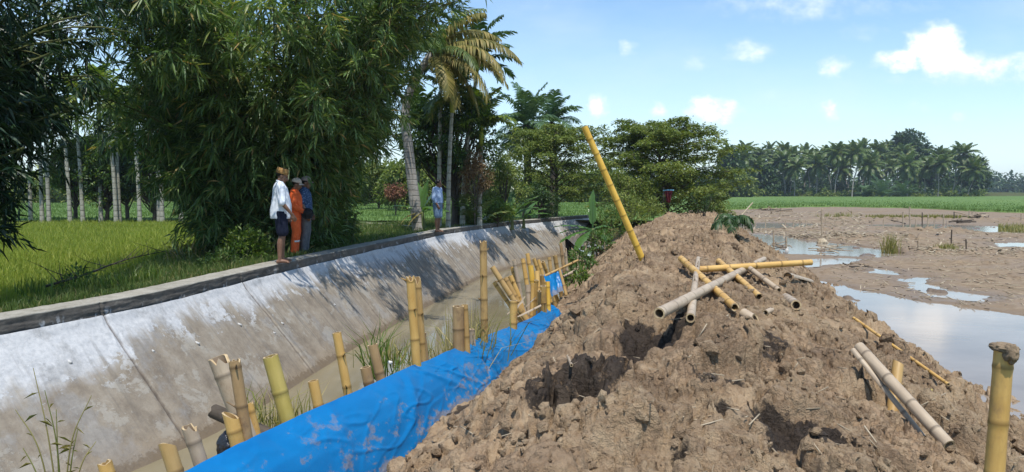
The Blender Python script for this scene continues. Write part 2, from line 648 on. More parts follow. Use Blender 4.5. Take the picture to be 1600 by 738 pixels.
wall_pts = [at_z(*p, ZW) for p in ((10, 497), (200, 466), (450, 409), (575, 383), (700, 358), (800, 346), (885, 339))]
WY, WX = smooth_curve([p.y for p in wall_pts], [p.x for p in wall_pts], 0.5, 41)


def wx(y):
    return np.interp(y, WY, WX)


# ---- canal wall: coping and sloped face, both with the real contraction joints cut into them
WT = np.stack([np.gradient(WX, WY), np.ones_like(WY)], 1)
WT /= np.linalg.norm(WT, axis=1)[:, None]
WS = np.concatenate([[0], np.cumsum(np.hypot(np.diff(WX), np.diff(WY)))])
j_s = []
for p in ((125, 507), (385, 452), (672, 381)):
    q = at_z(*p, -1.6)
    j_s.append(float(np.interp(q.y, WY, WS)))
joints = sorted(j_s + [j_s[0] - 3.6, j_s[1] + 3.9, j_s[2] + 5.0, j_s[2] + 10.0])

ys = np.exp(np.arange(math.log(1.6), math.log(39.5), 0.0052))
s_ = np.interp(ys, WY, WS)
# finer rows around the joints
extra = np.concatenate([np.linspace(j - 0.09, j + 0.09, 15) for j in joints if j > 1])
s_ = np.sort(np.concatenate([s_, extra]))
yy_ = np.interp(s_, WS, WY)
xx_ = np.interp(s_, WS, WX)
tx = np.interp(s_, WS, WT[:, 0])
ty = np.interp(s_, WS, WT[:, 1])
nx, ny = ty, -tx           # towards the canal


def joint_depth(s):
    d = np.full(s.shape, 9.0)
    for j in joints:
        d = np.minimum(d, np.abs(s - j + 0.02 * np.sin(s * 3)))
    return d


na = 100
v = np.linspace(0, 1, na)
SS, VV = np.meshgrid(s_, v, indexing='ij')
e = 0.02 + VV * 1.42
z = -1.50 - VV * 1.73
rough = 0.012 * fbm(SS * 1.2, VV * 2.2, o=4, seed=3) + 0.008 * fbm(SS * 7, VV * 9, o=3, seed=9)
f1, f2, ci = worley(SS * 3.0, VV * 4.0, 5)
rough -= 0.012 * sstep(0.25, 0.0, f1) * (ci > 0.86)
rough += 0.035 * sstep(0.06, 0.0, VV) * (0.5 + 0.8 * fbm(SS * 3, VV, o=3, seed=21))
jd = joint_depth(SS + 0.012 * fbm(SS * 4, VV * 14, o=3, seed=33))
rough -= 0.035 * sstep(0.02, 0.008, jd) * (0.55 + 0.6 * fbm(SS * 5, VV * 25, o=3, seed=35))
rough += 0.007 * sstep(0.14, 0.06, jd) * sstep(0.02, 0.05, jd) * (fbm(SS * 12, VV * 9, o=2, seed=8) > -0.1)
ln = math.hypot(1.42, 1.66)
e = e + rough * 1.66 / ln
z = z + rough * 1.42 / ln
Vs = np.stack([xx_[:, None] + nx[:, None] * e, yy_[:, None] + ny[:, None] * e, z], -1).reshape(-1, 3)
slope = MB().add(Vs, Q=grid(Vs, len(s_), na)[:, ::-1], along=SS.ravel(), down=VV.ravel(), joint=sstep(0.024, 0.008, jd + 0.01 * fbm(SS * 9, VV * 40, o=3, seed=36)).ravel())

prof = [(-0.40, -2.3), (-0.40, -1.9), (-0.40, -1.45), (-0.385, -1.335), (-0.37, -1.33)] + [(-0.37 + 0.35 * t, -1.33) for t in np.linspace(0.06, 0.96, 14)] \
    + [(-0.006, -1.333), (0.0, -1.34)] + [(0.0, -1.34 - 0.17 * t) for t in np.linspace(0.06, 1, 14)]
pe = np.array([p[0] for p in prof])
pz = np.array([p[1] for p in prof])
S2, I2 = np.meshgrid(s_, np.arange(len(prof)), indexing='ij')
E2 = pe[None] + 0 * S2
Z2 = pz[None] + 0 * S2
nz = fbm(S2 * 3, I2 * 0.35, o=4, seed=40) * 0.016 + fbm(S2 * 14, I2 * 0.9, o=2, seed=41) * 0.006
topm = (I2 >= 4) & (I2 <= 18)
frm = I2 > 18
edge = (I2 >= 17) & (I2 <= 21)
chip = sstep(0.25, 0.55, fbm(S2 * 2.3, S2 * 0, o=4, seed=44)) * 0.03
Z2 = Z2 + np.where(topm, nz * 0.7, 0) - np.where(edge, chip * 0.6, 0) + 0.014 * fbm(S2 * 0.35, S2 * 0, o=2, seed=50)
E2 = E2 + np.where(frm, nz * 0.8, 0) - np.where(edge, chip * 0.6, 0)
jd2 = joint_depth(S2)
E2 = E2 - np.where(frm, 0.02 * sstep(0.025, 0.01, jd2), 0)
Vc = np.stack([xx_[:, None] + nx[:, None] * E2, yy_[:, None] + ny[:, None] * E2, Z2], -1).reshape(-1, 3)
coping = MB().add(Vc, Q=grid(Vc, len(s_), len(prof))[:, ::-1], along=S2.ravel(), down=(-(Z2 - ZW) / 0.17).ravel())

m, k = mat('canal_concrete')
al, dn_ = k.attr('along'), k.attr('down')
uv = k.combine(al, k.math('MULTIPLY', dn_, 2.1), 0.0)
n_big = k.noise(k.mapping(uv, (0.55, 0.9, 1)), 1.0, 6.0, 0.62)
n_mid = k.noise(k.mapping(uv, (2.4, 2.0, 1)), 1.0, 10.0, 0.76, 0.0)
n_fine = k.noise(k.mapping(uv, (16, 16, 1)), 1.0, 5.0, 0.65)
n_pit = k.noise(k.mapping(uv, (55, 55, 1)), 1.0, 3.0, 0.6)
streak = k.noise(k.mapping(uv, (4.5, 0.5, 1)), 1.0, 5.0, 0.65, 0.4)
streak2 = k.noise(k.mapping(uv, (11.0, 0.45, 1)), 1.0, 4.0, 0.6, 0.3)
base = k.ramp(n_mid, [(0.27, (0.13, 0.108, 0.084)), (0.42, (0.205, 0.17, 0.128)), (0.55, (0.275, 0.235, 0.18)), (0.72, (0.365, 0.335, 0.28))])
flake = k.step(k.noise(k.mapping(uv, (1.7, 1.9, 1), (3, 7, 0)), 1.0, 12.0, 0.74, 0.15), 0.53, 0.56)
base = k.mix(k.math('MULTIPLY', flake, 0.6), base, (0.35, 0.325, 0.275))
# old lime wash on the upper half, worn off in streaks
nearw = k.math('MULTIPLY', k.step(al, j_s[0] + 0.4, j_s[0] - 0.6), 0.16)
lim = k.math('ADD', k.math('SUBTRACT', dn_, k.math('ADD', nearw, k.math('MULTIPLY', k.math('SUBTRACT', flake, 0.5), 0.10))), k.math('ADD', k.math('MULTIPLY', k.math('SUBTRACT', n_big, 0.5), 0.55),
                               k.math('ADD', k.math('MULTIPLY', k.math('SUBTRACT', streak, 0.5), 0.42), k.math('MULTIPLY', k.math('SUBTRACT', n_mid, 0.5), 0.28))))
white = k.step(lim, 0.30, 0.10)
limecol = k.ramp(n_fine, [(0.25, (0.36, 0.37, 0.375)), (0.5, (0.5, 0.505, 0.505)), (0.75, (0.62, 0.615, 0.6))])
base = k.mix(k.math('MULTIPLY', white, 0.92), base, limecol)
greyp = k.step(k.noise(k.mapping(uv, (1.1, 0.8, 1), (9, 2, 0)), 1.0, 8.0, 0.7), 0.52, 0.60)
base = k.mix(k.math('MULTIPLY', greyp, 0.5), base, k.ramp(n_fine, [(0.3, (0.2, 0.195, 0.185)), (0.7, (0.33, 0.325, 0.31))]))
# dark algae streaks running down, mostly farther along
farm = k.step(al, 9.0, 17.0)
dk = k.math('MULTIPLY', k.step(streak2, 0.52, 0.66), k.math('ADD', 0.25, k.math('MULTIPLY', farm, 0.6)))
base = k.mix(k.math('MULTIPLY', dk, k.step(dn_, 0.02, 0.2)), base, (0.13, 0.12, 0.105))
# brown silt at the flood line
silt = k.step(k.math('ADD', dn_, k.math('MULTIPLY', k.math('SUBTRACT', n_mid, 0.5), 0.35)), 0.62, 0.86)
base = k.mix(k.math('MULTIPLY', silt, 0.55), base, (0.25, 0.185, 0.115))
wetl = k.step(k.math('ADD', dn_, k.math('MULTIPLY', k.math('SUBTRACT', n_fine, 0.5), 0.16)), 0.77, 0.80)
base = k.mix(k.math('MULTIPLY', wetl, 0.6), base, (0.12, 0.085, 0.05))
base = k.mix(k.math('MULTIPLY', k.attr('joint'), 0.75), base, (0.07, 0.055, 0.045))
spk = k.step(n_pit, 0.62, 0.72)
base = k.mix(k.math('MULTIPLY', spk, 0.3), base, (0.1, 0.085, 0.07))
k.out(k.pbsdf(base, 0.85, 0.2, k.bump(k.math('ADD', k.math('MULTIPLY', n_fine, 1.0), k.math('ADD', k.math('MULTIPLY', flake, 0.5), k.math('MULTIPLY', n_pit, 0.4))), 0.45, 0.012)))
M['concrete'] = m

m, k = mat('coping_concrete')
al, dn_ = k.attr('along'), k.attr('down')
co = k.coord('Object')
n1 = k.noise(k.mapping(co, (3, 3, 3)), 1.0, 7.0, 0.68)
n2 = k.noise(k.mapping(co, (22, 22, 22)), 1.0, 5.0, 0.65)
st = k.noise(k.combine(k.math('MULTIPLY', al, 7.0), k.math('MULTIPLY', dn_, 0.6), 0.0), 1.0, 5.0, 0.65)
face = k.ramp(n1, [(0.3, (0.075, 0.068, 0.06)), (0.6, (0.15, 0.135, 0.115)), (0.8, (0.26, 0.24, 0.2))])
face = k.mix(k.math('MULTIPLY', k.step(st, 0.56, 0.68), k.step(dn_, 0.2, 0.9)), face, (0.46, 0.46, 0.45))
topc = k.ramp(k.math('ADD', k.math('MULTIPLY', n1, 0.6), k.math('MULTIPLY', n2, 0.4)), [(0.3, (0.17, 0.155, 0.12)), (0.55, (0.34, 0.32, 0.27)), (0.75, (0.45, 0.42, 0.36))])
c = k.mix(k.step(dn_, 0.03, 0.10), topc, face)
k.out(k.pbsdf(c, 0.9, 0.15, k.bump(k.math('ADD', n1, n2), 0.6, 0.012)))
M['coping'] = m

wall = thing('canal_wall', 'long stained concrete canal wall with dark flat coping and limewashed sloping face', 'canal wall', (0, 0, ZC))
for nm, mb, mm in (('sloped_face', slope, 'concrete'), ('coping', coping, 'coping')):
    mb.build(nm, M[mm], wall, (0, 0, -ZC))


def wall_point(px, py):
    """Where the ray through a photo pixel meets the sloped face."""
    r = ray(px, py)
    best = None
    for t in np.arange(4, 45, 0.02):
        p = r * t
        s = float(np.interp(p.y, WY, WS))
        ee = (p.x - float(wx(p.y))) * float(np.interp(s, WS, WT[:, 1]))
        zz = -1.50 - (ee - 0.02) / 1.42 * 1.73
        if p.z < zz:
            best = p
            break
    return best


m, k = mat('pvc')
k.out(k.pbsdf((0.5, 0.49, 0.46), 0.6, 0.3))
M['pvc'] = m
m, k = mat('dark_hole')
k.out(k.pbsdf((0.02, 0.018, 0.015), 0.9, 0.1))
M['hole'] = m
for p in ((108, 565), (237, 548), (308, 536), (374, 507), (427, 520), (440, 505), (522, 476)):
    q = wall_point(*p)
    if q is None:
        continue
    s = float(np.interp(q.y, WY, WS))
    n_ = Vector((np.interp(s, WS, WT[:, 1]), -np.interp(s, WS, WT[:, 0]), 0)).normalized()
    ax = (n_ + Vector((0, 0, -0.35))).normalized()
    q = q + Vector((0, 0, -ZC))
    V, T, Q = tube([q - ax * 0.04, q + ax * 0.035, q + ax * 0.036, q - ax * 0.0], [0.016, 0.016, 0.011, 0.011], 10)
    pipe = MB().add(V, T, Q).build('weep_pipe', M['pvc'], wall)

# ---- canal water
m, k = mat('canal_water')
co = k.coord('Object')
n1 = k.noise(k.mapping(co, (1.2, 0.8, 1)), 1.0, 4.0, 0.55)
c = k.ramp(n1, [(0.3, (0.185, 0.155, 0.095)), (0.7, (0.235, 0.2, 0.125))])
bn = k.noise(k.mapping(co, (9, 5, 1)), 1.0, 3.0, 0.5)
k.out(k.pbsdf(c, 0.07, 0.5, k.bump(bn, 0.12, 0.01), IOR=1.33))
M['canal_water'] = m
V = np.array([(-9, 0.3, ZC), (9, 0.3, ZC), (9, 41, ZC), (-9, 41, ZC)])
tag(MB().add(V, Q=[(0, 1, 2, 3)]).build('canal_water', m), kind='structure')

# ---- mud embankment
ML_Y, ML_X = smooth_curve([1, 4, 4.7, 6.1, 8, 10.2, 12.9, 16.7, 20.5, 30, 36], [-2.1, -1.08, -0.85, -0.57, -0.12, 0.5, 0.95, 1.5, 2.45, 5.1, 6.8], 0.5, 42, 1200, 51)
MR_Y, MR_X = smooth_curve([3, 6.3, 7.8, 10.4, 13.1, 17.7, 24, 31, 36], [3.7, 4.55, 4.95, 5.6, 6.2, 7.3, 8.0, 9.6, 10.5], 0.5, 42, 1200, 51)
CR_Y, CR_Z = smooth_curve([1, 2.5, 4, 5.5, 7, 8.2, 10, 13, 18, 24, 30, 33, 37], [-1.62, -1.58, -1.5, -1.36, -1.16, -1.02, -1.0, -1.02, -1.03, -1.05, -1.08, -1.3, -2.2], 0.5, 42, 1200, 41)


def mound_base(x, y):
    xl = np.interp(y, ML_Y, ML_X)
    xt = np.interp(y, MR_Y, MR_X)
    cz = np.interp(y, CR_Y, CR_Z)
    foot = np.interp(y, [1, 4, 7, 10, 13, 20, 30, 40], [-1.85, -1.85, -1.98, -1.95, -1.8, -1.7, -1.7, -2.3])
    xs = xl + np.interp(y, [0, 7, 12, 40], [0.95, 1.5, 1.5, 1.6])
    xr = xs + (xt - xs) * np.interp(y, [0, 10, 17, 36], [0.22, 0.24, 0.46, 0.62])
    zl = foot - (xl - x) * np.interp(y, [0, 9.5, 11, 40], [1.7, 1.7, 2.2, 1.8])
    up = np.clip((x - xl) / (xs - xl), 0, 1)
    upz = foot + (cz - foot) * sstep(0.0, 1.0, up) ** 0.85
    t = np.clip((x - xr) / (xt - xr), 0, 1)
    dz = cz + (-2.28 - cz) * t ** 1.45
    z = np.where(x < xl, zl, np.where(x < xs, upz, dz))
    z = np.where(x > xt, -2.28 - (x - xt) * 0.25, z)
    return np.maximum(z, -3.4)


_holes = []      # (x, y, radius, depth, painted hollow shade and wet)


def ray_hit(px, py, fn):
    r = ray(px, py)
    lo, hi = 2.0, 60.0
    for n in (900, 40):
        t = np.geomspace(lo, hi, n)
        below = t * r.z <= fn(t * r.x, t * r.y)
        i = int(np.argmax(below)) if below.any() else n - 1
        lo, hi = t[max(0, i - 1)], t[i]
    return r * float(hi)


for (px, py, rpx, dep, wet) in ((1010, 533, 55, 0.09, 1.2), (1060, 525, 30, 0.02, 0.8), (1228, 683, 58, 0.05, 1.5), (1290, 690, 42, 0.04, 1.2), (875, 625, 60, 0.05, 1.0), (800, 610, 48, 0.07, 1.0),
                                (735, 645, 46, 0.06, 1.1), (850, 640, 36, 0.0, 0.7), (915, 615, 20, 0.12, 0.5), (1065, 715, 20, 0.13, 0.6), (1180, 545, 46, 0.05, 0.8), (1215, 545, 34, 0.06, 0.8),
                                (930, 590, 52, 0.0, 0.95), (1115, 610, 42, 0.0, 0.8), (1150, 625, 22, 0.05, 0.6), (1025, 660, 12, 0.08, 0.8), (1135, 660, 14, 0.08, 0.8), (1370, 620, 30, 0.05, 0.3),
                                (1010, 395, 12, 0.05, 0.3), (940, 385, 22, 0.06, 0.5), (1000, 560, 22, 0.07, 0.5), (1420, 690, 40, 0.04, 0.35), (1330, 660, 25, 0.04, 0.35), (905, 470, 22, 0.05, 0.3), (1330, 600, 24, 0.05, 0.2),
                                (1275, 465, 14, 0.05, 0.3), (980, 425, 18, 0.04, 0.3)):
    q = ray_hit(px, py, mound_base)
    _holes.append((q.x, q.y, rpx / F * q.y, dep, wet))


def shards(x, y, seed):
    """Tilted broken blocks: every cell is a plate with its own height and tilt, rounded a little at its rim."""
    ix, iy = np.floor(x).astype(np.int64), np.floor(y).astype(np.int64)
    f1 = np.full(x.shape, 9.0)
    f2 = np.full(x.shape, 9.0)
    h = np.zeros(x.shape)
    zz = np.zeros_like(ix)
    for a in (-1, 0, 1):
        for b in (-1, 0, 1):
            jx, jy = ix + a, iy + b
            dx = x - jx - _h(jx, jy, zz, seed)
            dy = y - jy - _h(jx, jy, zz + 1, seed)
            dd = np.sqrt(dx * dx + dy * dy)
            hh = _h(jx, jy, zz + 2, seed) + (_h(jx, jy, zz + 3, seed) - 0.5) * 1.3 * dx + (_h(jx, jy, zz + 4, seed) - 0.5) * 1.3 * dy
            m = dd < f1
            f2 = np.where(m, f1, np.minimum(f2, dd))
            h = np.where(m, hh, h)
            f1 = np.where(m, dd, f1)
    return h * (0.5 + 0.5 * sstep(0.0, 0.12, f2 - f1))


def mound_z(x, y, detail=True):
    """Height of the mud surface and how wet-dark it is, painted shade in hollows included."""
    z = mound_base(x, y)
    xl = np.interp(y, ML_Y, ML_X)
    xt = np.interp(y, MR_Y, MR_X)
    inner = sstep(xl - 0.5, xl + 0.3, x) * sstep(xt + 0.5, xt - 0.4, x)
    far = np.interp(y, [8, 14, 36], [1.0, 0.85, 0.8]) * (0.25 + 0.75 * sstep(xl - 0.1, xl + 0.7, x))
    px_, py_ = (x - 2.35) / 1.5, (y - 8.3) / 1.5          # trampled flat where the poles were thrown down
    flat = sstep(1.3, 0.7, np.hypot(px_, py_))
    far = far * (1 - 0.55 * flat)
    wxn = x + 0.12 * fbm(x * 2, y * 2, o=2, seed=71)
    wyn = y + 0.12 * fbm(x * 2 + 9, y * 2, o=2, seed=72)
    z = z + 0.14 * fbm(x * 0.9, y * 0.9, o=3, seed=60) * inner
    smoothm = sstep(-0.1, 0.35, fbm(x * 0.8 + 4, y * 0.8, o=2, seed=61))       # sheared smooth faces
    s1 = shards(wxn * 1.7, wyn * 1.7, 62)
    z = z + far * (0.19 * s1 - 0.07) * (1 - 0.4 * smoothm)
    s2 = shards(wxn * 4.3 + 3, wyn * 4.3, 63)
    z = z + far * 0.07 * s2 * (1 - 0.65 * smoothm)
    s2b = shards(wxn * 2.8 + 8, wyn * 2.8 + 2, 73)
    z = z + far * (0.10 * s2b - 0.04)
    s3 = shards(wxn * 10 + 1, wyn * 10 + 5, 64)
    z = z + far * 0.04 * s3 * (1 - 0.6 * smoothm) * sstep(0.2, 0.6, vnoise(x * 1.7, y * 1.7, seed=65) * 0.5 + 0.5)
    s4 = shards(wxn * 23 + 1, wyn * 23 + 5, 74)
    z = z + 0.014 * s4 * (1 - 0.5 * smoothm) * sstep(0.3, 0.6, vnoise(x * 2.3, y * 2.3, seed=75) * 0.5 + 0.5)
    rdg = 1 - np.abs(fbm(x * 2.6, y * 2.6, o=4, seed=66))
    z = z - 0.09 * sstep(0.94, 1.0, rdg) * inner * far
    rd2 = 1 - np.abs(fbm(x * 6.5 + 2, y * 6.5, o=3, seed=67))
    z = z - 0.028 * sstep(0.92, 1.0, rd2)
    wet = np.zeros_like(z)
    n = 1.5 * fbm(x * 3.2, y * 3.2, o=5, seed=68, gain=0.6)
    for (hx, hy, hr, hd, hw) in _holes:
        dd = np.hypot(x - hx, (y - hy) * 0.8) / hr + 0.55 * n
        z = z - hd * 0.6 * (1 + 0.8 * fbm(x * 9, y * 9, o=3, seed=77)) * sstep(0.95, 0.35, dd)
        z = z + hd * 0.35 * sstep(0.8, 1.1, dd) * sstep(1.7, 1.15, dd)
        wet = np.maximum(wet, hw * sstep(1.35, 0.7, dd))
    z = z + 0.03 * far * fbm(x * 5.5, y * 5.5, o=3, seed=76) + 0.018 * fbm(x * 16, y * 16, o=4, seed=69, gain=0.6)
    return z, wet


def on_mound(px, py):
    return ray_hit(px, py, lambda a, b: mound_z(a, b)[0])


rows = np.exp(np.arange(math.log(2.0), math.log(40.0), 0.0041))
tcol = np.linspace(0, 1, 720)
xl = np.interp(rows, ML_Y, ML_X) - 1.5
xt = np.interp(rows, MR_Y, MR_X) + 0.9
XX = xl[:, None] + (xt - xl)[:, None] * tcol[None]
YY = rows[:, None] + 0 * XX
ZZ, WET_SHADE = mound_z(XX, YY)
# push the surface sideways a little so that clods overhang
am = np.clip(0.035 + 0.004 * YY, 0, 0.07)
XD = XX + am * fbm(XX * 6, YY * 6, ZZ * 6, o=3, seed=80)
YD = YY + am * fbm(XX * 6 + 5, YY * 6, ZZ * 6, o=3, seed=83)
V = np.stack([XD, YD, ZZ], -1).reshape(-1, 3)
SMO = sstep(0.0, 0.35, fbm(XX * 1.5 + 4, YY * 1.5, o=3, seed=61))
m, k = mat('mud_heap')
co = k.coord('Object')
n1 = k.noise(k.mapping(co, (1.1, 1.1, 1.1)), 1.0, 5.0, 0.6)
n2 = k.noise(k.mapping(co, (7, 7, 7)), 1.0, 6.0, 0.66)
n3 = k.noise(k.mapping(co, (42, 42, 42)), 1.0, 5.0, 0.68)
n4 = k.noise(k.mapping(co, (130, 130, 130)), 1.0, 3.0, 0.6)
cr = k.voro(k.vmath('ADD', co, k.vmath('MULTIPLY', k.new_in('ShaderNodeTexNoise', k.mapping(co, (9, 9, 9)))[1], (0.12, 0.12, 0.12))), 11.0, 'DISTANCE_TO_EDGE')
crk = k.math('MULTIPLY', k.step(cr, 0.045, 0.0), k.step(n1, 0.45, 0.65))
c = k.ramp(n2, [(0.28, (0.215, 0.14, 0.082)), (0.5, (0.35, 0.246, 0.147)), (0.72, (0.46, 0.348, 0.222))])
c = k.mix(k.math('MULTIPLY', k.step(n1, 0.42, 0.62), 0.5), c, (0.27, 0.175, 0.105))
c = k.mix(k.math('MULTIPLY', k.step(n3, 0.35, 0.75), 0.35), c, (0.41, 0.315, 0.215))
damp = k.step(k.noise(k.mapping(co, (1.6, 1.6, 1.6), (5, 0, 0)), 1.0, 9.0, 0.74), 0.50, 0.60)
c = k.mix(k.math('MULTIPLY', damp, 0.42), c, (0.14, 0.09, 0.056))
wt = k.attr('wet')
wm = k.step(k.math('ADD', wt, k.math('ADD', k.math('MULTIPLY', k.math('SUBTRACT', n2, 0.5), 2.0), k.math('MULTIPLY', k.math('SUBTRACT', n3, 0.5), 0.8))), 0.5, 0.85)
wet_shade_c = k.ramp(n3, [(0.3, (0.010, 0.008, 0.007)), (0.7, (0.045, 0.034, 0.028))])  # near-black for wet mud and for shade painted into the hollows
c = k.mix(k.math('MULTIPLY', wm, 0.9), c, wet_shade_c)
rgh = k.math('SUBTRACT', 0.9, k.math('MULTIPLY', wm, 0.3))
gr = k.voro(k.vmath('ADD', co, k.vmath('MULTIPLY', k.new_in('ShaderNodeTexNoise', k.mapping(co, (30, 30, 30)))[1], (0.03, 0.03, 0.03))), 34.0)
gr2 = k.voro(co, 85.0)
hgt0 = k.math('SUBTRACT', k.math('MULTIPLY', gr, -0.55), k.math('MULTIPLY', gr2, 0.2))
hgt = k.math('ADD', k.math('ADD', k.math('ADD', k.math('MULTIPLY', hgt0, k.math('SUBTRACT', 1.0, k.math('MULTIPLY', k.attr('smeared'), 0.85))), k.math('MULTIPLY', n2, 0.8)), k.math('MULTIPLY', n3, 0.55)), k.math('SUBTRACT', k.math('MULTIPLY', n4, 0.2), k.math('MULTIPLY', crk, 0.5)))
k.out(k.pbsdf(c, rgh, 0.2, k.bump(hgt, 1.0, 0.035)))
M['mud'] = m
tag(MB().add(V, Q=grid(V, len(rows), len(tcol))[:, ::-1], wet=WET_SHADE.ravel(), smeared=SMO.ravel()).build('mud_embankment', m), kind='structure')


# ---- loose clods lying on the heap
def clod_template(seed, sub=2, flat=0.72):
    bm = bmesh.new()
    bmesh.ops.create_icosphere(bm, subdivisions=sub, radius=1.0)
    V = np.array([v.co[:] for v in bm.verts])
    T = np.array([[v.index for v in f.verts] for f in bm.faces])
    bm.free()
    d = 1 + 0.42 * fbm(V[:, 0] * 1.3 + seed * 5, V[:, 1] * 1.3, V[:, 2] * 1.3, o=3, seed=seed)
    # facet: clamp by random planes
    rg = np.random.default_rng(seed)
    V = V * d[:, None]
    for _ in range(6):
        n = unit(rg.normal(0, 1, 3))
        h = rg.uniform(0.55, 0.85)
        dd = V @ n - h
        V = V - np.where(dd > 0, dd, 0)[:, None] * n
    V[:, 2] *= flat
    return V, T


def rot_z(a):
    c, s = np.cos(a), np.sin(a)
    z = np.zeros_like(a)
    return np.stack([np.stack([c, -s, z], -1), np.stack([s, c, z], -1), np.stack([z, z, z + 1], -1)], -2)


def rand_rot(n, rg):
    q = unit(rg.normal(0, 1, (n, 4)))
    a, b, c, d = q.T
    return np.stack([np.stack([1 - 2 * (c * c + d * d), 2 * (b * c - a * d), 2 * (b * d + a * c)], -1),
                     np.stack([2 * (b * c + a * d), 1 - 2 * (b * b + d * d), 2 * (c * d - a * b)], -1),
                     np.stack([2 * (b * d - a * c), 2 * (c * d + a * b), 1 - 2 * (b * b + c * c)], -1)], -2)


def scatter(mb, tmpl, P, Rm, S, **attrs):
    """Copies of a template at P with rotation matrices Rm and scales S merged into one MB."""
    V, T = tmpl
    n = len(P)
    S = np.asarray(S, float)
    S = S[:, None] if S.ndim == 1 else S
    W = np.einsum('nij,nvj->nvi', Rm, V[None] * S[:, None, :]) + P[:, None]
    TT = (T[None] + np.arange(n)[:, None, None] * len(V)).reshape(-1, T.shape[1])
    A = {a: np.repeat(np.asarray(v), len(V)) for a, v in attrs.items()}
    if T.shape[1] == 3:
        mb.add(W.reshape(-1, 3), TT, **A)
    else:
        mb.add(W.reshape(-1, 3), None, TT, **A)


mb = MB()
rg = np.random.default_rng(11)
for i in range(8):
    tm = clod_template(100 + i, 1)
    n = 900
    y = np.exp(rg.uniform(math.log(3.2), math.log(30), n))
    u = rg.uniform(0, 1, n)
    x0, x1 = np.interp(y, ML_Y, ML_X) + 0.1, np.interp(y, MR_Y, MR_X) - 0.1
    x = x0 + (x1 - x0) * u
    keep = vnoise(x * 1.3, y * 1.3, seed=90) > -0.25
    x, y = x[keep], y[keep]
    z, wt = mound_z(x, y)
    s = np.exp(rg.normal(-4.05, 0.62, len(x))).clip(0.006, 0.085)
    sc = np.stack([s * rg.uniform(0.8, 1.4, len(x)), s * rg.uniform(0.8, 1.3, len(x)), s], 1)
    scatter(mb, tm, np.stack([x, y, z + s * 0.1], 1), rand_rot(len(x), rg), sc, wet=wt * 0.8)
tag(mb.build('mud_clods', M['mud'], smooth=False), kind='stuff')
tag(bpy.data.objects['mud_clods'], 'crumbled brown clods of mud strewn over the heaped embankment', 'mud clods')

# ---- ground sheets out to the horizon
MC_Y = np.linspace(0, 42, 300)
MC_X = np.interp(MC_Y, ML_Y, ML_X) * 0.45 + np.interp(MC_Y, MR_Y, MR_X) * 0.55


def seam(y):
    return np.where(y < 37.5, wx(y) - 0.2, np.interp(y, MC_Y, MC_X))


def left_z(x, y):
    u = x - wx(np.clip(y, 0, 40))
    near = sstep(40, 36, y)
    b = -1.36 - 0.1 * sstep(-0.4, -1.6, u) - 0.10 * sstep(-1.4, -3.0, u)
    edge_x = -7.0 - (y - 10) * 0.22
    b = b + (ZL - b) * sstep(edge_x + 0.9, edge_x - 0.5, x)
    b = b + 0.05 * fbm(x * 0.8, y * 0.8, o=3, seed=95)
    far = ZL + 0.04 * fbm(x * 0.3, y * 0.3, o=2, seed=96)
    z = far + (b - far) * near
    beyond = sstep(38, 41, y)
    z = np.where(y > 37, z + (-2.3 - z) * beyond * sstep(-6, 0, x - seam(y)), z)
    return z


rowsG = np.concatenate([[-60, -20, -6, 0], np.linspace(1, 44, 130), np.geomspace(46, 2500, 50)])
uL = -np.concatenate([np.linspace(0, 14, 60), np.geomspace(15, 1800, 40)])
Yg = rowsG[:, None] + 0 * uL[None]
Xg = seam(rowsG)[:, None] + uL[None]
Zg = left_z(Xg, Yg)
Vg = np.stack([Xg, Yg, Zg], -1).reshape(-1, 3)
m, k = mat('field_soil')
co = k.coord('Object')
n1 = k.noise(k.mapping(co, (0.5, 0.5, 0.5)), 1.0, 5.0, 0.6)
n2 = k.noise(k.mapping(co, (6, 6, 6)), 1.0, 5.0, 0.65)
c = k.ramp(n2, [(0.3, (0.055, 0.06, 0.02)), (0.55, (0.085, 0.085, 0.03)), (0.75, (0.16, 0.13, 0.07))])
c = k.mix(k.step(n1, 0.4, 0.65), c, (0.06, 0.085, 0.022))
k.out(k.pbsdf(c, 0.9, 0.1, k.bump(n2, 0.7, 0.05)))
M['soil'] = m
tag(MB().add(Vg, Q=grid(Vg, len(rowsG), len(uL))).build('left_ground', m), kind='structure')

uR = np.concatenate([np.linspace(0, 20, 40), np.geomspace(21, 1800, 40)])
Yg = rowsG[:, None] + 0 * uR[None]
Xg = np.interp(rowsG, MC_Y, MC_X)[:, None] + uR[None]
Zg = -2.34 + 0.0 * Xg
Vg = np.stack([Xg, Yg, Zg], -1).reshape(-1, 3)
tag(MB().add(Vg, Q=grid(Vg, len(rowsG), len(uR))[:, ::-1]).build('right_ground', M['soil']), kind='structure')

# ---- flooded paddy: mud flat with pools
pools_px = [
    [(1270, 440), (1330, 452), (1420, 470), (1510, 484), (1640, 502), (1800, 540), (2200, 640), (2100, 820), (1640, 790), (1480, 640), (1400, 560), (1320, 500), (1250, 455)],
    [(1408, 436), (1450, 434), (1446, 444), (1475, 455), (1530, 462), (1520, 470), (1470, 464), (1425, 448)],
    [(1160, 367), (1200, 365), (1260, 374), (1330, 384), (1385, 392), (1420, 398), (1370, 402), (1290, 399), (1230, 397), (1180, 385)],
    [(1215, 407), (1300, 404), (1345, 405), (1330, 412), (1280, 416), (1240, 420)],
    [(1555, 380), (1610, 379), (1680, 384), (1650, 389), (1570, 386)],
    [(1330, 352), (1450, 350), (1560, 354), (1640, 366), (1560, 364), (1450, 357)],
    [(1130, 352), (1200, 348), (1290, 350), (1240, 356), (1170, 358)],
    [(1370, 420), (1400, 424), (1390, 430), (1365, 427)],
]
pools = [np.array([at_z(*p, ZP)[:2] for p in q]) for q in pools_px]


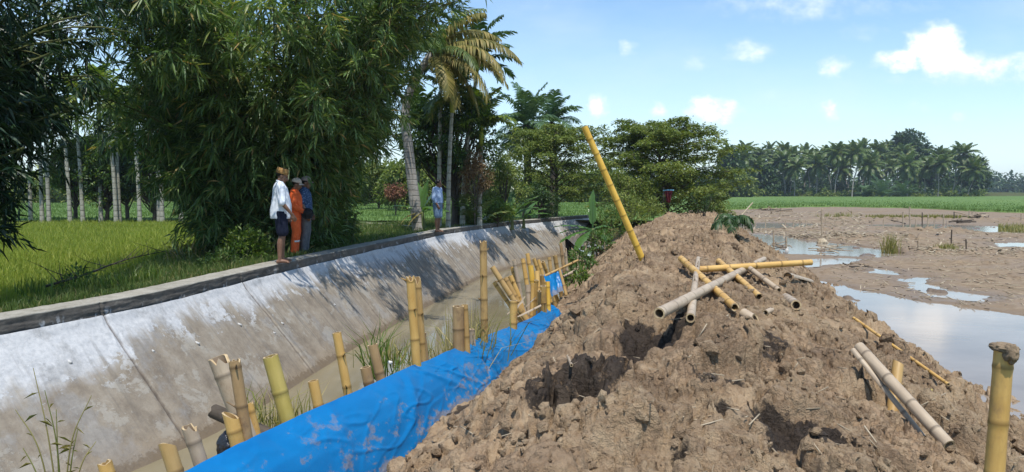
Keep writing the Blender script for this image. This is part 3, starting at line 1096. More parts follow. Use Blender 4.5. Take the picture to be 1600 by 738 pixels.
def poly_sd(x, y, poly):
    """Signed distance, negative inside."""
    d = np.full(x.shape, 1e9)
    ins = np.zeros(x.shape, bool)
    n = len(poly)
    for i in range(n):
        a, b = poly[i], poly[(i + 1) % n]
        ex, ey = b - a
        t = np.clip(((x - a[0]) * ex + (y - a[1]) * ey) / (ex * ex + ey * ey), 0, 1)
        d = np.minimum(d, np.hypot(x - a[0] - t * ex, y - a[1] - t * ey))
        c = ((a[1] > y) != (b[1] > y)) & (x < (b[0] - a[0]) * (y - a[1]) / (b[1] - a[1] + 1e-12) + a[0])
        ins ^= c
    return np.where(ins, -d, d)


def ridge_w(x, y):
    r = 0
    for pts, wd in (([(1080, 372), (1200, 373), (1300, 374), (1400, 374), (1480, 372)], 0.5), ([(1240, 360), (1350, 361), (1480, 361), (1640, 362)], 0.4),
                    ([(1430, 396), (1500, 397), (1570, 398), (1660, 399)], 0.45), ([(1060, 341), (1200, 343), (1350, 342), (1480, 344), (1640, 345)], 0.6)):
        q = np.array([at_z(*p, ZP)[:2] for p in pts])
        d = np.full(x.shape, 1e9)
        for i in range(len(q) - 1):
            a, b = q[i], q[i + 1]
            ex, ey = b - a
            t = np.clip(((x - a[0]) * ex + (y - a[1]) * ey) / (ex * ex + ey * ey), 0, 1)
            d = np.minimum(d, np.hypot(x - a[0] - t * ex, y - a[1] - t * ey))
        r = np.maximum(r, sstep(wd * 2.2, wd * 0.4, d + 0.5 * fbm(x * 1.1, y * 1.1, o=2, seed=121)))
    return r


def paddy_z(x, y):
    z = ZP + 0.035 + 0.02 * fbm(x * 0.35, y * 0.35, o=3, seed=110) + 0.03 * fbm(x * 2.2, y * 2.2, o=4, seed=111)
    sc = np.interp(y, [5, 30, 80], [1.0, 1.4, 2.2])
    pd = np.full(x.shape, 1e9)
    for p in pools:
        pd = np.minimum(pd, poly_sd(x, y, p))
    pd = pd + sc * (0.3 * fbm(x * 0.8, y * 0.8, o=4, seed=112) + 0.16 * fbm(x * 3.1, y * 3.1, o=4, seed=122, gain=0.6))
    bank = sstep(1.6, 0.1, pd) * sstep(-0.3, 0.1, pd)
    f1, f2, c1 = worley(x * 2.6, y * 2.6, 113)
    dry = sstep(0.2, 1.2, pd)
    rough = dry * sstep(-0.1, 0.35, fbm(x * 0.5, y * 0.5, o=3, seed=114)) * sstep(34, 20, y)
    z = z + rough * (0.09 * sstep(0, 0.4, f2 - f1) * c1 + 0.02 * fbm(x * 8, y * 8, o=3, seed=115))
    rw = ridge_w(x, y)
    g1, g2, c2 = worley(x * 1.9, y * 1.9, 116)
    z = z + rw * (0.05 + 0.16 * sstep(0, 0.4, g2 - g1) * c2 + 0.05 * fbm(x * 5, y * 5, o=3, seed=117))
    sub = sstep(0.25, -0.25, pd)
    isl = sstep(0.80, 0.9, worley(x * 1.3 + 7, y * 0.9, 118)[2]) * sstep(0.33, 0.12, worley(x * 1.3 + 7, y * 0.9, 118)[0] + 0.25 * fbm(x * 4, y * 4, o=2, seed=119))
    z = z + (-0.10 - (z - ZP)) * sub + sub * isl * (0.155 + 0.03 * fbm(x * 9, y * 9, o=2, seed=120))
    return z, np.maximum(sub, 0.55 * sstep(1.4, 0.1, pd))


rowsP = np.exp(np.arange(math.log(3.2), math.log(112), 0.0058))
aa = np.concatenate([np.linspace(0.08, 0.80, 480), np.linspace(0.81, 1.3, 40)])
Yp = rowsP[:, None] + 0 * aa[None]
Xp = rowsP[:, None] * aa[None] + 1.2 * np.exp(-rowsP / 8)[:, None]
Zp_, Wp = paddy_z(Xp, Yp)
Zp_ = Zp_ + np.where(Xp < np.interp(Yp, MR_Y, MR_X) - 0.6, -0.25, 0)
V = np.stack([Xp, Yp, Zp_], -1).reshape(-1, 3)
m, k = mat('paddy_mud')
co = k.coord('Object')
n1 = k.noise(k.mapping(co, (0.25, 0.4, 1)), 1.0, 6.0, 0.62)
n2 = k.noise(k.mapping(co, (3, 4, 3)), 1.0, 6.0, 0.68)
n3 = k.noise(k.mapping(co, (20, 20, 20)), 1.0, 4.0, 0.65)
c = k.ramp(n2, [(0.28, (0.14, 0.097, 0.058)), (0.5, (0.22, 0.16, 0.1)), (0.72, (0.3, 0.228, 0.148))])
c = k.mix(k.math('MULTIPLY', k.step(n1, 0.4, 0.62), 0.6), c, (0.215, 0.17, 0.13))
c = k.mix(k.math('MULTIPLY', k.step(n3, 0.6, 0.72), 0.25), c, (0.38, 0.31, 0.23))
wet = k.attr('wet')
wm = k.step(k.math('ADD', wet, k.math('MULTIPLY', k.math('SUBTRACT', n2, 0.5), 0.7)), 0.3, 0.8)
c = k.mix(k.math('MULTIPLY', wm, 0.55), c, (0.11, 0.083, 0.065))
sh = k.step(k.noise(k.mapping(co, (0.16, 0.45, 1), (3, 1, 0)), 1.0, 5.0, 0.6), 0.52, 0.62)
rgh = k.math('SUBTRACT', 0.85, k.math('ADD', k.math('MULTIPLY', wm, 0.4), k.math('MULTIPLY', sh, 0.22)))
k.out(k.pbsdf(c, rgh, 0.16, k.bump(k.math('ADD', n2, k.math('MULTIPLY', n3, 0.4)), 0.55, 0.04)))
M['paddy'] = m
tag(MB().add(V, Q=grid(V, len(rowsP), len(aa))[:, ::-1], wet=Wp.ravel()).build('paddy_mud', m), kind='structure')

m, k = mat('paddy_water')
co = k.coord('Object')
bn = k.noise(k.mapping(co, (5, 5, 1)), 1.0, 3.0, 0.5)
n1 = k.noise(k.mapping(co, (0.5, 0.8, 1)), 1.0, 4.0, 0.6)
k.out(k.pbsdf(k.ramp(n1, [(0.3, (0.2, 0.16, 0.12)), (0.7, (0.3, 0.25, 0.195))]), 0.09, 0.5, k.bump(bn, 0.07, 0.01), IOR=1.33))
M['paddy_water'] = m
V = np.array([(2.5, 2.5, ZP), (120, 2.5, ZP), (120, 108, ZP), (2.5, 108, ZP)])
tag(MB().add(V, Q=[(0, 1, 2, 3)]).build('paddy_water', m), kind='structure')

# ---- green rice beyond the mud flat, and the fields on the left
ff = [(1000, 330), (1060, 329.5), (1150, 328.5), (1240, 325), (1300, 324), (1400, 326), (1450, 327.5), (1530, 332), (1600, 334), (1720, 337)]
fa, fy = [], []
for p in ff:
    q = at_z(*p, ZP)
    fa.append(q.x / q.y)
    fy.append(q.y)


def front_y(a):
    return np.interp(a, fa, fy) + 1.6 * fbm(a * 40, a * 0, o=3, seed=130)


a2 = np.linspace(0.13, 1.2, 900)
t2 = np.concatenate([np.linspace(0, 0.03, 30), np.geomspace(0.032, 1, 170)])
A2, T2 = np.meshgrid(a2, t2, indexing='ij')
Y2 = front_y(A2) + T2 * 165
X2 = A2 * Y2
Z2r = -2.3 + 0.42 * sstep(0, 0.006, T2) + (0.10 * fbm(X2 * 0.9, Y2 * 0.6, o=4, seed=131, gain=0.7) + 0.05 * vnoise(X2 * 3, Y2 * 3, seed=133)) * sstep(0, 0.01, T2)
V = np.stack([X2, Y2, Z2r], -1).reshape(-1, 3)
m, k = mat('rice_canopy')
co = k.coord('Object')
n1 = k.noise(k.mapping(co, (0.05, 0.02, 1)), 1.0, 5.0, 0.6)
n2 = k.noise(k.mapping(co, (1.3, 0.5, 1)), 1.0, 5.0, 0.7)
c = k.ramp(k.math('ADD', k.math('MULTIPLY', n1, 0.5), k.math('MULTIPLY', n2, 0.5)), [(0.3, (0.075, 0.135, 0.03)), (0.5, (0.105, 0.175, 0.042)), (0.7, (0.15, 0.215, 0.06))])
k.out(k.pbsdf(c, 0.8, 0.15, k.bump(n2, 0.8, 0.2)))
M['rice_canopy'] = m
tag(MB().add(V, Q=grid(V, len(a2), len(t2))).build('rice_crop', m), 'even green rice crop between the mud flat and the palm grove', 'rice crop', kind='stuff')

# far left fields (beyond the row of areca palms)
a3 = np.linspace(-1.15, 0.24, 700)
y3 = np.geomspace(39, 105, 160)
A3, Y3 = np.meshgrid(a3, y3, indexing='ij')
X3 = A3 * Y3
bund = 0.35 * sstep(0.8, 0.2, np.abs(np.mod(Y3 + 0.06 * X3, 17) - 8))
Z3 = ZL + 0.34 - bund + 0.06 * fbm(X3 * 1.2, Y3 * 0.9, o=3, seed=140, gain=0.7)
V = np.stack([X3, Y3, Z3], -1).reshape(-1, 3)
tag(MB().add(V, Q=grid(V, len(a3), len(y3))).build('young_rice', M['rice_canopy']), 'young green rice field seen between the slim palm trunks', 'rice crop', kind='stuff')
mb = MB()
rg = np.random.default_rng(31)
n = 60000
a = rg.uniform(-1.0, 0.2, n)
y = np.exp(rg.uniform(math.log(39), math.log(90), n))
x = a * y
ok = np.abs(np.mod(y + 0.06 * x, 17) - 8) > 0.6
x, y = x[ok], y[ok]
P = np.stack([x, y, np.full(len(x), ZL + 0.2)], 1)
mb.add(*blades(P, rg.uniform(0.18, 0.34, len(x)), 0.02 + 0.0007 * y, 0.25, rg))
a = rg.uniform(0.14, 1.0, 36000)
y = front_y(a) + np.abs(rg.exponential(16, len(a)))
P = np.stack([a * y, y, np.full(len(a), -2.05)], 1)
mb.add(*blades(P, rg.uniform(0.14, 0.36, len(a)), 0.03 + 0.0006 * y, 0.3, rg))
tag(mb.build('rice_blades', M['rice_far']), 'thin green blades rising above the distant rice crop', 'rice blades', kind='stuff')

# near rice on the left
mb = MB()
cells = []
y = 8.5
while y < 38:
    sp = 0.135 + 0.004 * y
    x1 = -7.0 - (y - 10) * 0.22 + 0.15
    x0 = -0.95 * y - 1.0
    if x0 < x1:
        cells.append(np.stack([np.arange(x0, x1, sp), np.full(len(np.arange(x0, x1, sp)), y)], 1))
    y += sp
C = np.concatenate(cells)
C = C + rg.normal(0, 0.035, C.shape)
nb = 11
P = np.repeat(C, nb, 0) + rg.normal(0, 0.045, (len(C) * nb, 2))
P = np.concatenate([P, np.full((len(P), 1), ZL + 0.02)], 1)
hh = rg.uniform(0.34, 0.54, len(P)) * (0.9 + 0.16 * vnoise(P[:, 0] * 0.4, P[:, 1] * 0.4, seed=150))
mb.add(*blades(P, hh, 0.010 + 0.0006 * P[:, 1], 0.42, rg))
tag(mb.build('rice_plants', M['rice']), 'ripening yellow-green rice behind the canal wall', 'rice crop', kind='stuff')

# grass on the berm behind the wall
mb = MB()
n = 90000
y = np.exp(rg.uniform(math.log(6.5), math.log(39), n))
u = -0.42 - rg.uniform(0, 1, n) ** 1.2 * np.interp(y, [6, 20, 39], [3.4, 6.0, 6.5])
x = wx(y) + u
dens_ = vnoise(x * 0.9, y * 0.9, seed=160) * 0.5 + 0.5
path = sstep(0.55, 0.25, np.abs(u + 1.05))         # trodden path behind the coping
keep = rg.uniform(0, 1, n) < (0.25 + 0.9 * dens_) * (1 - 0.75 * path)
x, y, u = x[keep], y[keep], u[keep]
P = np.stack([x, y, left_z(x, y) - 0.01], 1)
hh = (0.05 + 0.16 * rg.uniform(0, 1, len(x)) ** 2) * np.interp(u, [-5, -1.5, -0.45], [1.5, 1.0, 0.75]) + 0.12 * sstep(0.5, 0.9, vnoise(x * 1.7, y * 1.7, seed=161))
mb.add(*blades(P, hh, 0.006 + 0.0006 * y, 0.45, rg))
tag(mb.build('berm_grass', M['grass']), 'short trodden grass along the berm behind the coping', 'grass', kind='stuff')
xg, yg = np.meshgrid(np.linspace(0.5, 10, 60), np.linspace(35.6, 43, 50), indexing='ij')
zg = -3.3 + 1.5 * sstep(35.8, 38.2, yg + 0.5 * fbm(xg, yg, o=3, seed=190)) + 0.12 * fbm(xg * 1.5, yg * 1.5, o=3, seed=191)
V = np.stack([xg, yg, zg], -1).reshape(-1, 3)
tag(MB().add(V, Q=grid(V, 60, 50)).build('canal_bank', M['soil']), kind='structure')
# ================================================================== VEGETATION
def curve3(P, n=10):
    """Smooth path through control points (Catmull-Rom)."""
    P = np.asarray(P, float)
    Q = np.concatenate([[2 * P[0] - P[1]], P, [2 * P[-1] - P[-2]]])
    out = []
    for i in range(1, len(Q) - 2):
        t = np.linspace(0, 1, n, endpoint=False)[:, None]
        a, b, c, d_ = Q[i - 1], Q[i], Q[i + 1], Q[i + 2]
        out.append(0.5 * (2 * b + (c - a) * t + (2 * a - 5 * b + 4 * c - d_) * t * t + (3 * b - a - 3 * c + d_) * t ** 3))
    out.append(P[-1:])
    return np.concatenate(out)


def frond(L, el0, el1, nl, ll, lw, hang, rg, rad=0.03, vee=0.3, start=0.16):
    """One pinnate palm leaf going +X, base at the origin. Returns an MB."""
    n = 14
    t = np.linspace(0, 1, n)
    el = np.radians(el0 + (el1 - el0) * t ** 1.25)
    ds = L / (n - 1)
    x = np.concatenate([[0], np.cumsum(np.cos(el[:-1]) * ds)])
    z = np.concatenate([[0], np.cumsum(np.sin(el[:-1]) * ds)])
    y = 0.05 * L * t ** 2 * rg.normal()
    P = np.stack([x, y, z], 1)
    mb = MB()
    mb.add(*tube(P, rad * (1 - 0.85 * t), 5, False)[:3])
    tt = np.repeat(np.linspace(start, 0.995, nl), 2)
    sd = np.tile([1.0, -1.0], nl)
    b = np.stack([np.interp(tt, t, P[:, c]) for c in range(3)], 1)
    tg = unit(np.stack([np.interp(tt, t, np.gradient(P[:, c])) for c in range(3)], 1))
    side = np.array([0, 1.0, 0])[None] * sd[:, None]
    upv = np.cross(tg, np.array([0, 1.0, 0])[None]) * -1
    upv = np.where(upv[:, 2:3] < 0, -upv, upv)
    fw = 0.35 + 0.75 * tt ** 2
    dirv = unit(side + tg * fw[:, None] + upv * vee + rg.normal(0, 0.1, side.shape))
    ln = ll * (0.45 + 0.55 * np.sin(np.pi * np.clip((tt - start) / (1 - start) * 0.82 + 0.16, 0, 1))) * rg.uniform(0.85, 1.1, len(tt))
    dn = np.array([0, 0, -1.0])
    mid = b + dirv * (ln * 0.5)[:, None] + dn * (ln * hang * 0.22)[:, None]
    tip = mid + unit(dirv * (1 - hang * 0.75) + dn * hang)[:] * (ln * 0.5)[:, None]
    W = tg * (lw * 0.5)
    V = np.stack([b - W * 0.6, b + W * 0.6, mid + W, mid - W, tip], 1).reshape(-1, 3)
    i = np.arange(len(tt))[:, None] * 5
    mb.add(V, i + np.array([[3, 2, 4]]), i + np.array([[0, 1, 2, 3]]))
    return mb


def rotmat(az, el=0.0):
    return Matrix.Rotation(az, 4, 'Z') @ Matrix.Rotation(-el, 4, 'Y')


def palm_crown(nf, L, nl, ll, lw, hang, rg, els=(78, -35), arch=65, rad=0.03, vee=0.3):
    mb = MB()
    for i in range(nf):
        f = i / max(1, nf - 1)
        e0 = els[0] + (els[1] - els[0]) * f ** 1.1 + rg.normal(0, 6)
        fr = frond(L * rg.uniform(0.85, 1.08) * (0.8 + 0.2 * math.sin(math.pi * min(1, f + 0.25))), e0, e0 - arch * rg.uniform(0.7, 1.25) * (0.55 + 0.45 * math.cos(math.radians(e0))), nl, ll, lw, hang, rg, rad, vee)
        mb.merge(fr, rotmat(i * 2.39996 + rg.normal(0, 0.2)))
    return mb


def trunk_mb(P, r0, r1, seg=9, flare=0.35, n=8):
    c = curve3(P, n)
    t = np.linspace(0, 1, len(c))
    r = r0 + (r1 - r0) * t + r0 * flare * np.exp(-t * 14)
    return MB().add(*tube(c, r, seg))


# ---- areca palms: a slim ringed trunk, a green crownshaft and a small feathery crown
def areca_palm(loc, h, r, rg, label, group, lean=(0, 0), crown=True, L=1.7, mcrown='areca_leaf', shaft=0.55, nf=9):
    t = thing('areca_palm', label, 'palm tree', loc, group)
    top = np.array([lean[0], lean[1], h])
    trunk_mb([(0, 0, -0.15), top * np.array([0.2, 0.2, 0.4]), top * np.array([0.6, 0.6, 0.75]), top], r, r * 0.72).build('trunk', M['bark_areca'], t)
    if crown:
        MB().add(*tube(curve3([top - (0, 0, 0.03), top + (0, 0, shaft * 0.5), top + (0, 0, shaft)], 4), [r * 0.8, r * 0.95, r * 1.0, r * 1.0, r * 0.95, r * 0.85, r * 0.7, r * 0.6, r * 0.5], 9)).build('crownshaft', M['crownshaft'], t)
        c = MB().merge(palm_crown(nf, L, 24, 0.55, 0.11, 0.5, rg, (80, 0), 80, 0.02, 0.4), Matrix.Translation(top + np.array([0, 0, shaft * 0.9])))
        c.build('crown', M[mcrown], t)
    return t


rg = np.random.default_rng(41)
AG = 'slim areca palms in the row between the rice fields'
row = [  # px, py base, depth, height, label
    (8, 352, 38.0, 5.2, 'slim areca palm behind the ripe rice, half hidden by dark bamboo leaves'),
    (48, 349, 39.5, 4.9, 'slim areca palm behind the ripe rice, half hidden by dark bamboo leaves'),
    (66, 349, 39.0, 5.4, 'slim areca palm behind the ripe rice, half hidden by dark bamboo leaves'),
    (77, 350, 38.2, 5.2, 'slim areca palm behind the ripe rice, half hidden by dark bamboo leaves'),
    (110, 352, 38.0, 5.3, 'mossy yellowish areca trunk standing clear of the dark bush in the rice'),
    (130, 352, 38.4, 6.3, 'areca palm whose crown shows against the sky, trunk wrapped by a dark bush'),
    (158, 351, 38.8, 6.8, 'tall areca palm with the yellowest crown, behind the dark bushy tree'),
    (182, 352, 38.0, 6.0, 'areca palm of the close pair at the dark bushy tree'),
    (187, 352, 38.3, 5.4, 'areca palm of the close pair at the dark bushy tree'),
    (219, 353, 37.8, 5.4, 'spotted areca trunk with a dark bush hanging on both sides'),
    (249, 352, 38.3, 6.2, 'areca palm paired trunk to trunk just left of the big bamboo clump'),
    (254, 353, 37.8, 6.8, 'areca palm paired trunk to trunk just left of the big bamboo clump'),
    (283, 352, 38.2, 6.0, 'thin areca palm half veiled by the bamboo clump leaves'),
    (303, 352, 38.6, 5.6, 'thin areca palm half veiled by the bamboo clump leaves'),
    (312, 352, 38.0, 6.0, 'thin areca palm half veiled by the bamboo clump leaves'),
]
for (px, py, Y, h, lb) in row:
    q = at_y(px, py, Y)
    areca_palm((q.x, q.y, ZL), h, 0.105, rg, lb, AG, (rg.normal(0, 0.12), rg.normal(0, 0.1)), True, 1.5, 'areca_leaf', 0.6, 11)

# arecas beside the path on the right of the bamboo clump
for (px0, py0, px1, py1, Y, r, lb, cr) in (
        (686, 346, 689, 120, 27.5, 0.085, 'thin areca palm rising right behind the man in jeans shorts', True),
        (700, 350, 706, 175, 26.6, 0.085, 'pale areca trunk just right of the man in jeans shorts', True),
        (722, 349, 744, 122, 28.0, 0.095, 'tallest pale areca palm beside the path, dark shaggy crown', True),
        (749, 345, 752, 228, 28.0, 0.10, 'areca palm with a bright yellow-green crownshaft', True),
        (653, 345, 655, 215, 30.0, 0.075, 'thin brownish areca trunk directly behind the coconut palm', True)):
    a, b = at_y(px0, py0, Y), at_y(px1, py1, Y)
    z0 = min(a.z, -1.4)
    big = px0 == 749
    areca_palm((a.x, a.y, z0), b.z - z0, r, rg, lb, 'areca palms beside the canal path', (b.x - a.x, 0.1), True, 2.2 if px0 == 722 else 1.7, 'dark_leaf' if px0 == 722 else ('areca_leaf' if big else 'palm_leaf'), 1.0 if big else 0.6, 19 if px0 == 722 else 10)


# ---- coconut palm with the drooping yellow fronds
a = at_y(655, 352, 25.4)
t = thing('coconut_palm', 'grey coconut palm with drooping yellowing fronds beside the banana plant', 'palm tree', (a.x, a.y, -1.5))
pts = [np.array(at_y(px, py, 25.4)) - np.array([a.x, a.y, -1.5]) for px, py in ((656, 352), (646, 300), (638, 230), (633, 180), (645, 130), (674, 84))]
pts[0][2] = -0.1
trunk_mb(pts, 0.2, 0.12, 11, 0.3).build('trunk', M['bark_coconut'], t)
c = MB()
c2 = MB()
rg = np.random.default_rng(52)
for i, (az, e0, e1, L) in enumerate(((-4, 30, -55, 3.3), (-12, 8, -66, 3.0), (-24, -6, -80, 2.9), (4, -26, -86, 2.6), (-16, 20, -72, 3.1), (-40, -40, -88, 2.2), (25, 52, -35, 2.7), (-10, 62, 0, 2.3), (10, -50, -88, 1.9), (-60, -20, -85, 2.2))):
    c2.merge(frond(L, e0, e1, 60, 0.66, 0.065, 0.85, rg, 0.035, 0.05, 0.12), Matrix.Translation(pts[-1]) @ rotmat(R(az)))
for i in range(9):
    az, e0 = 60 + i * 37, rg.uniform(5, 75)
    c.merge(frond(2.5, e0, e0 - 80, 40, 0.6, 0.05, 0.7, rg, 0.035, 0.1, 0.12), Matrix.Translation(pts[-1]) @ rotmat(R(az)))
c.build('crown', M['palm_leaf'], t)
c2.build('old_frond', M['yellow_frond'], t)

# bluish feather palm rising behind the path trees
for (px, py, Y, L, nf, lb) in ((822, 196, 40, 2.5, 13, 'bluish feathery oil palm rising behind the tiered tree'), (862, 192, 44, 2.0, 9, 'smaller bluish feathery palm just right of the oil palm')):
    q = at_y(px, py, Y)
    t = thing('oil_palm', lb, 'palm tree', (q.x, q.y, -1.9))
    trunk_mb([(0, 0, -0.1), (0.1, 0, 2.4), (0, 0, q.z + 1.9)], 0.24, 0.2).build('trunk', M['bark_dark'], t)
    MB().merge(palm_crown(nf + 8, L, 46, 0.8, 0.075, 0.5, rg, (82, -45), 75, 0.04, 0.35), Matrix.Translation((0, 0, q.z + 1.9))).build('crown', M['oil_palm_leaf'], t)


# ---- bamboo clumps
def bamboo_clump(label, loc, n_culms, hts, spread, rg, leafL, leafW, base_r, mleaf, az_bias=None, s0=0.16, dens=1.0, step=0.36, tw=(0.5, 1.3), keep=None):
    t = thing('bamboo_clump', label, 'bamboo clump', loc)
    culm_list, br = [], MB()
    LP, LD, LL = [], [], []
    for i in range(n_culms):
        az = rg.uniform(0, 2 * np.pi) if az_bias is None else az_bias(i, rg)
        H = rg.uniform(*hts)
        sp = spread * rg.uniform(0.25, 1.0) ** 0.7
        b = np.array([math.cos(az), math.sin(az), 0]) * base_r * math.sqrt(rg.uniform(0.05, 1)) + rg.normal(0, 0.12, 3) * (1, 1, 0)
        out = np.array([math.cos(az), math.sin(az), 0])
        s = np.linspace(0, 1, 16)
        bend = sp * (0.15 * s + 0.85 * s ** 2.3)
        zz = H * (s - 0.30 * (sp / spread) * s ** 4)
        P = b[None] + out[None] * bend[:, None] + np.array([[0, 0, 1.0]]) * zz[:, None]
        P[0, 2] = -0.1
        r = 0.042 * (1 - 0.85 * s) + 0.003
        if keep is not None:
            bad = [q for q in range(3, 16) if not keep(P[q] + np.array(loc), None)]
            if bad:
                P, r, s = P[:bad[0]], r[:bad[0]], s[:bad[0]]
        MB().add(*tube(P, r, 6)).build('culm', M['culm'], t)
        nodes = int(H / step)
        for sn in np.linspace(s0, 0.99, nodes):
            if sn > s[-1]:
                break
            p = np.array([np.interp(sn, s, P[:, c]) for c in range(3)])
            for kx in range(rg.integers(2, 4)):
                a2 = az + rg.normal(0, 1.25) if rg.uniform() < 0.75 else rg.uniform(0, 6.28)
                ln = rg.uniform(*tw) * (1.15 - 0.55 * sn)
                e_ = rg.uniform(-0.15, 0.55)
                d0 = np.array([math.cos(a2) * math.cos(e_), math.sin(a2) * math.cos(e_), math.sin(e_)])
                q = np.linspace(0, 1, 6)
                B = p[None] + d0[None] * (q * ln)[:, None] - np.array([[0, 0, 1.0]]) * (0.55 * ln * q ** 2.2)[:, None]
                if keep is not None and not keep(B[-1] + np.array(loc), rg):
                    continue
                br.add(*tube(B, 0.008 * (1 - 0.7 * q) + 0.0015, 3, False))
                ntw = max(2, int(4.5 * dens * ln + 1.5))
                for tq in rg.uniform(0.25, 1.0, ntw):
                    pp = np.array([np.interp(tq, q, B[:, c]) for c in range(3)])
                    td = unit(np.array([np.interp(tq, q, np.gradient(B[:, c])) for c in range(3)]) + rg.normal(0, 0.35, 3) * np.linalg.norm(d0))
                    m_ = rg.integers(6, 11)
                    u = np.linspace(0.0, 1, m_)[:, None] * rg.uniform(0.18, 0.4)
                    base = pp[None] + td[None] * u - np.array([[0, 0, 1.0]]) * (u ** 2) * 0.5
                    dirs = td[None] * 0.9 + rg.normal(0, 0.45, (m_, 3)) * np.array([1, 1, 0.7]) + np.array([[0, 0, -0.3]])
                    LP.append(base)
                    LD.append(dirs)
    LP, LD = np.concatenate(LP), np.concatenate(LD)
    n = len(LP)
    L = leafL * rg.uniform(0.6, 1.15, n)
    V, T = leaves(LP, LD, L, leafW * rg.uniform(0.8, 1.2, n), rg, 0.12, 0.16)
    MB().add(V, T).build('foliage', M[mleaf], t)
    br.build('branches', M['culm'], t)
    return t, n


rg = np.random.default_rng(61)


def az_main(i, rg):
    # a little more growth to the right and the left than towards the camera
    return [rg.normal(0.0, 0.5), rg.normal(math.pi, 0.6), rg.normal(-0.2, 0.5), rg.uniform(0, 6.28), rg.normal(-1.57, 0.7)][i % 5]


def in_main(p, rg):
    x, z = p[0] + (rg.normal(0, 0.22) if rg is not None else 0.0), p[2]
    xr = np.interp(z, [-1.5, 0.0, 0.8, 1.5, 2.6, 3.6, 4.4, 5.2], [-4.2, -4.3, -3.6, -3.0, -2.8, -2.5, -1.3, -0.7])
    xl_ = np.interp(z, [-1.5, -0.7, -0.3, 0.2, 0.6, 1.9, 2.4, 3.6, 4.4], [-7.3, -7.5, -8.1, -9.1, -10.0, -9.9, -8.7, -8.6, -9.3])
    return xl_ < x < xr


_, nleaf = bamboo_clump('huge dense bamboo clump towering over the three men, arching to both sides', (-5.85, 18.2, -1.5), 104, (4.6, 9.8), 5.4, rg, 0.30, 0.037, 1.5, 'bamboo_leaf', az_main, 0.05, 1.15, keep=in_main)
print('bamboo leaves', nleaf)


def in_edge(p, rg):
    return p[0] < np.interp(p[2], [-1.5, -0.4, 0.2, 1.0, 1.9, 2.5, 3.0], [-7.4, -6.5, -6.1, -6.4, -6.4, -6.0, -4.6]) + (rg.normal(0, 0.15) if rg is not None else 0.3) and (rg is None or p[2] > -0.75)


_, nleaf = bamboo_clump('dark shaded bamboo clump hanging in from the edge of the rice field', (-8.6, 9.3, -1.75), 46, (2.6, 6.8), 3.4, rg, 0.24, 0.036, 0.6, 'bamboo_leaf_shaded', lambda i, rg: rg.normal(0.0, 0.7), 0.12, 1.2, keep=in_edge)
print('bamboo leaves', nleaf)


# ---- broadleaf trees
def cluster_leaves(C, Rr, n_each, L, W, rg, flat=0.7, droop=0.25):
    P, D = [], []
    for c, r in zip(C, Rr):
        v = unit(rg.normal(0, 1, (n_each, 3)))
        rad = r * rg.uniform(0.35, 1.0, n_each)[:, None] ** 0.6
        o = v * rad * np.array([1, 1, flat])
        P.append(c + o)
        D.append(v + rg.normal(0, 0.6, (n_each, 3)) + np.array([0, 0, -droop]))
    P, D = np.concatenate(P), np.concatenate(D)
    n = len(P)
    return leaves(P, D, L * rg.uniform(0.6, 1.2, n), W * rg.uniform(0.7, 1.2, n), rg, 0.15, 0.12)


def bushy_tree(name, label, cat, loc, h, rx, ry, z0, ncl, n_each, L, W, mleaf, rg, group=None, trunk_r=0.12, lean=(0, 0), bark_m='bark_dark', clr=(0.35, 0.6), flat=0.7, gap=0.0):
    t = thing(name, label, cat, loc, group)
    C, Rr, lim = [], [], MB()
    cz, rz = (h + z0) / 2, (h - z0) / 2
    top = np.array([lean[0], lean[1], z0 + rz * 0.7])
    tp = curve3([(0, 0, -0.15), top * np.array([0.35, 0.35, 0.45]) + rg.normal(0, 0.06, 3), top], 8)
    lim.add(*tube(tp, np.linspace(trunk_r, trunk_r * 0.35, len(tp)), 8))
    for i in range(ncl):
        v = unit(rg.normal(0, 1, 3))
        if v[2] < -0.75:
            v[2] *= -0.4
        rr = rg.uniform(0.55, 1.0) ** 0.5
        c = np.array([lean[0] + v[0] * rx * rr, lean[1] + v[1] * ry * rr, cz + v[2] * rz * rr])
        C.append(c)
        Rr.append(rg.uniform(*clr))
        tq = rg.uniform(0.35, 0.95)
        p = tp[int(tq * (len(tp) - 1))]
        m_ = (p + c) / 2 + np.array([0, 0, -0.12 * np.linalg.norm(c - p)])
        lim.add(*tube(curve3([p, m_, c], 4), np.linspace(trunk_r * 0.32, 0.012, 9), 5, False))
    lim.build('trunk', M[bark_m], t)
    V, T = cluster_leaves(C, Rr, n_each, L, W, rg, flat)
    MB().add(V, T).build('crown', M[mleaf], t)
    return t


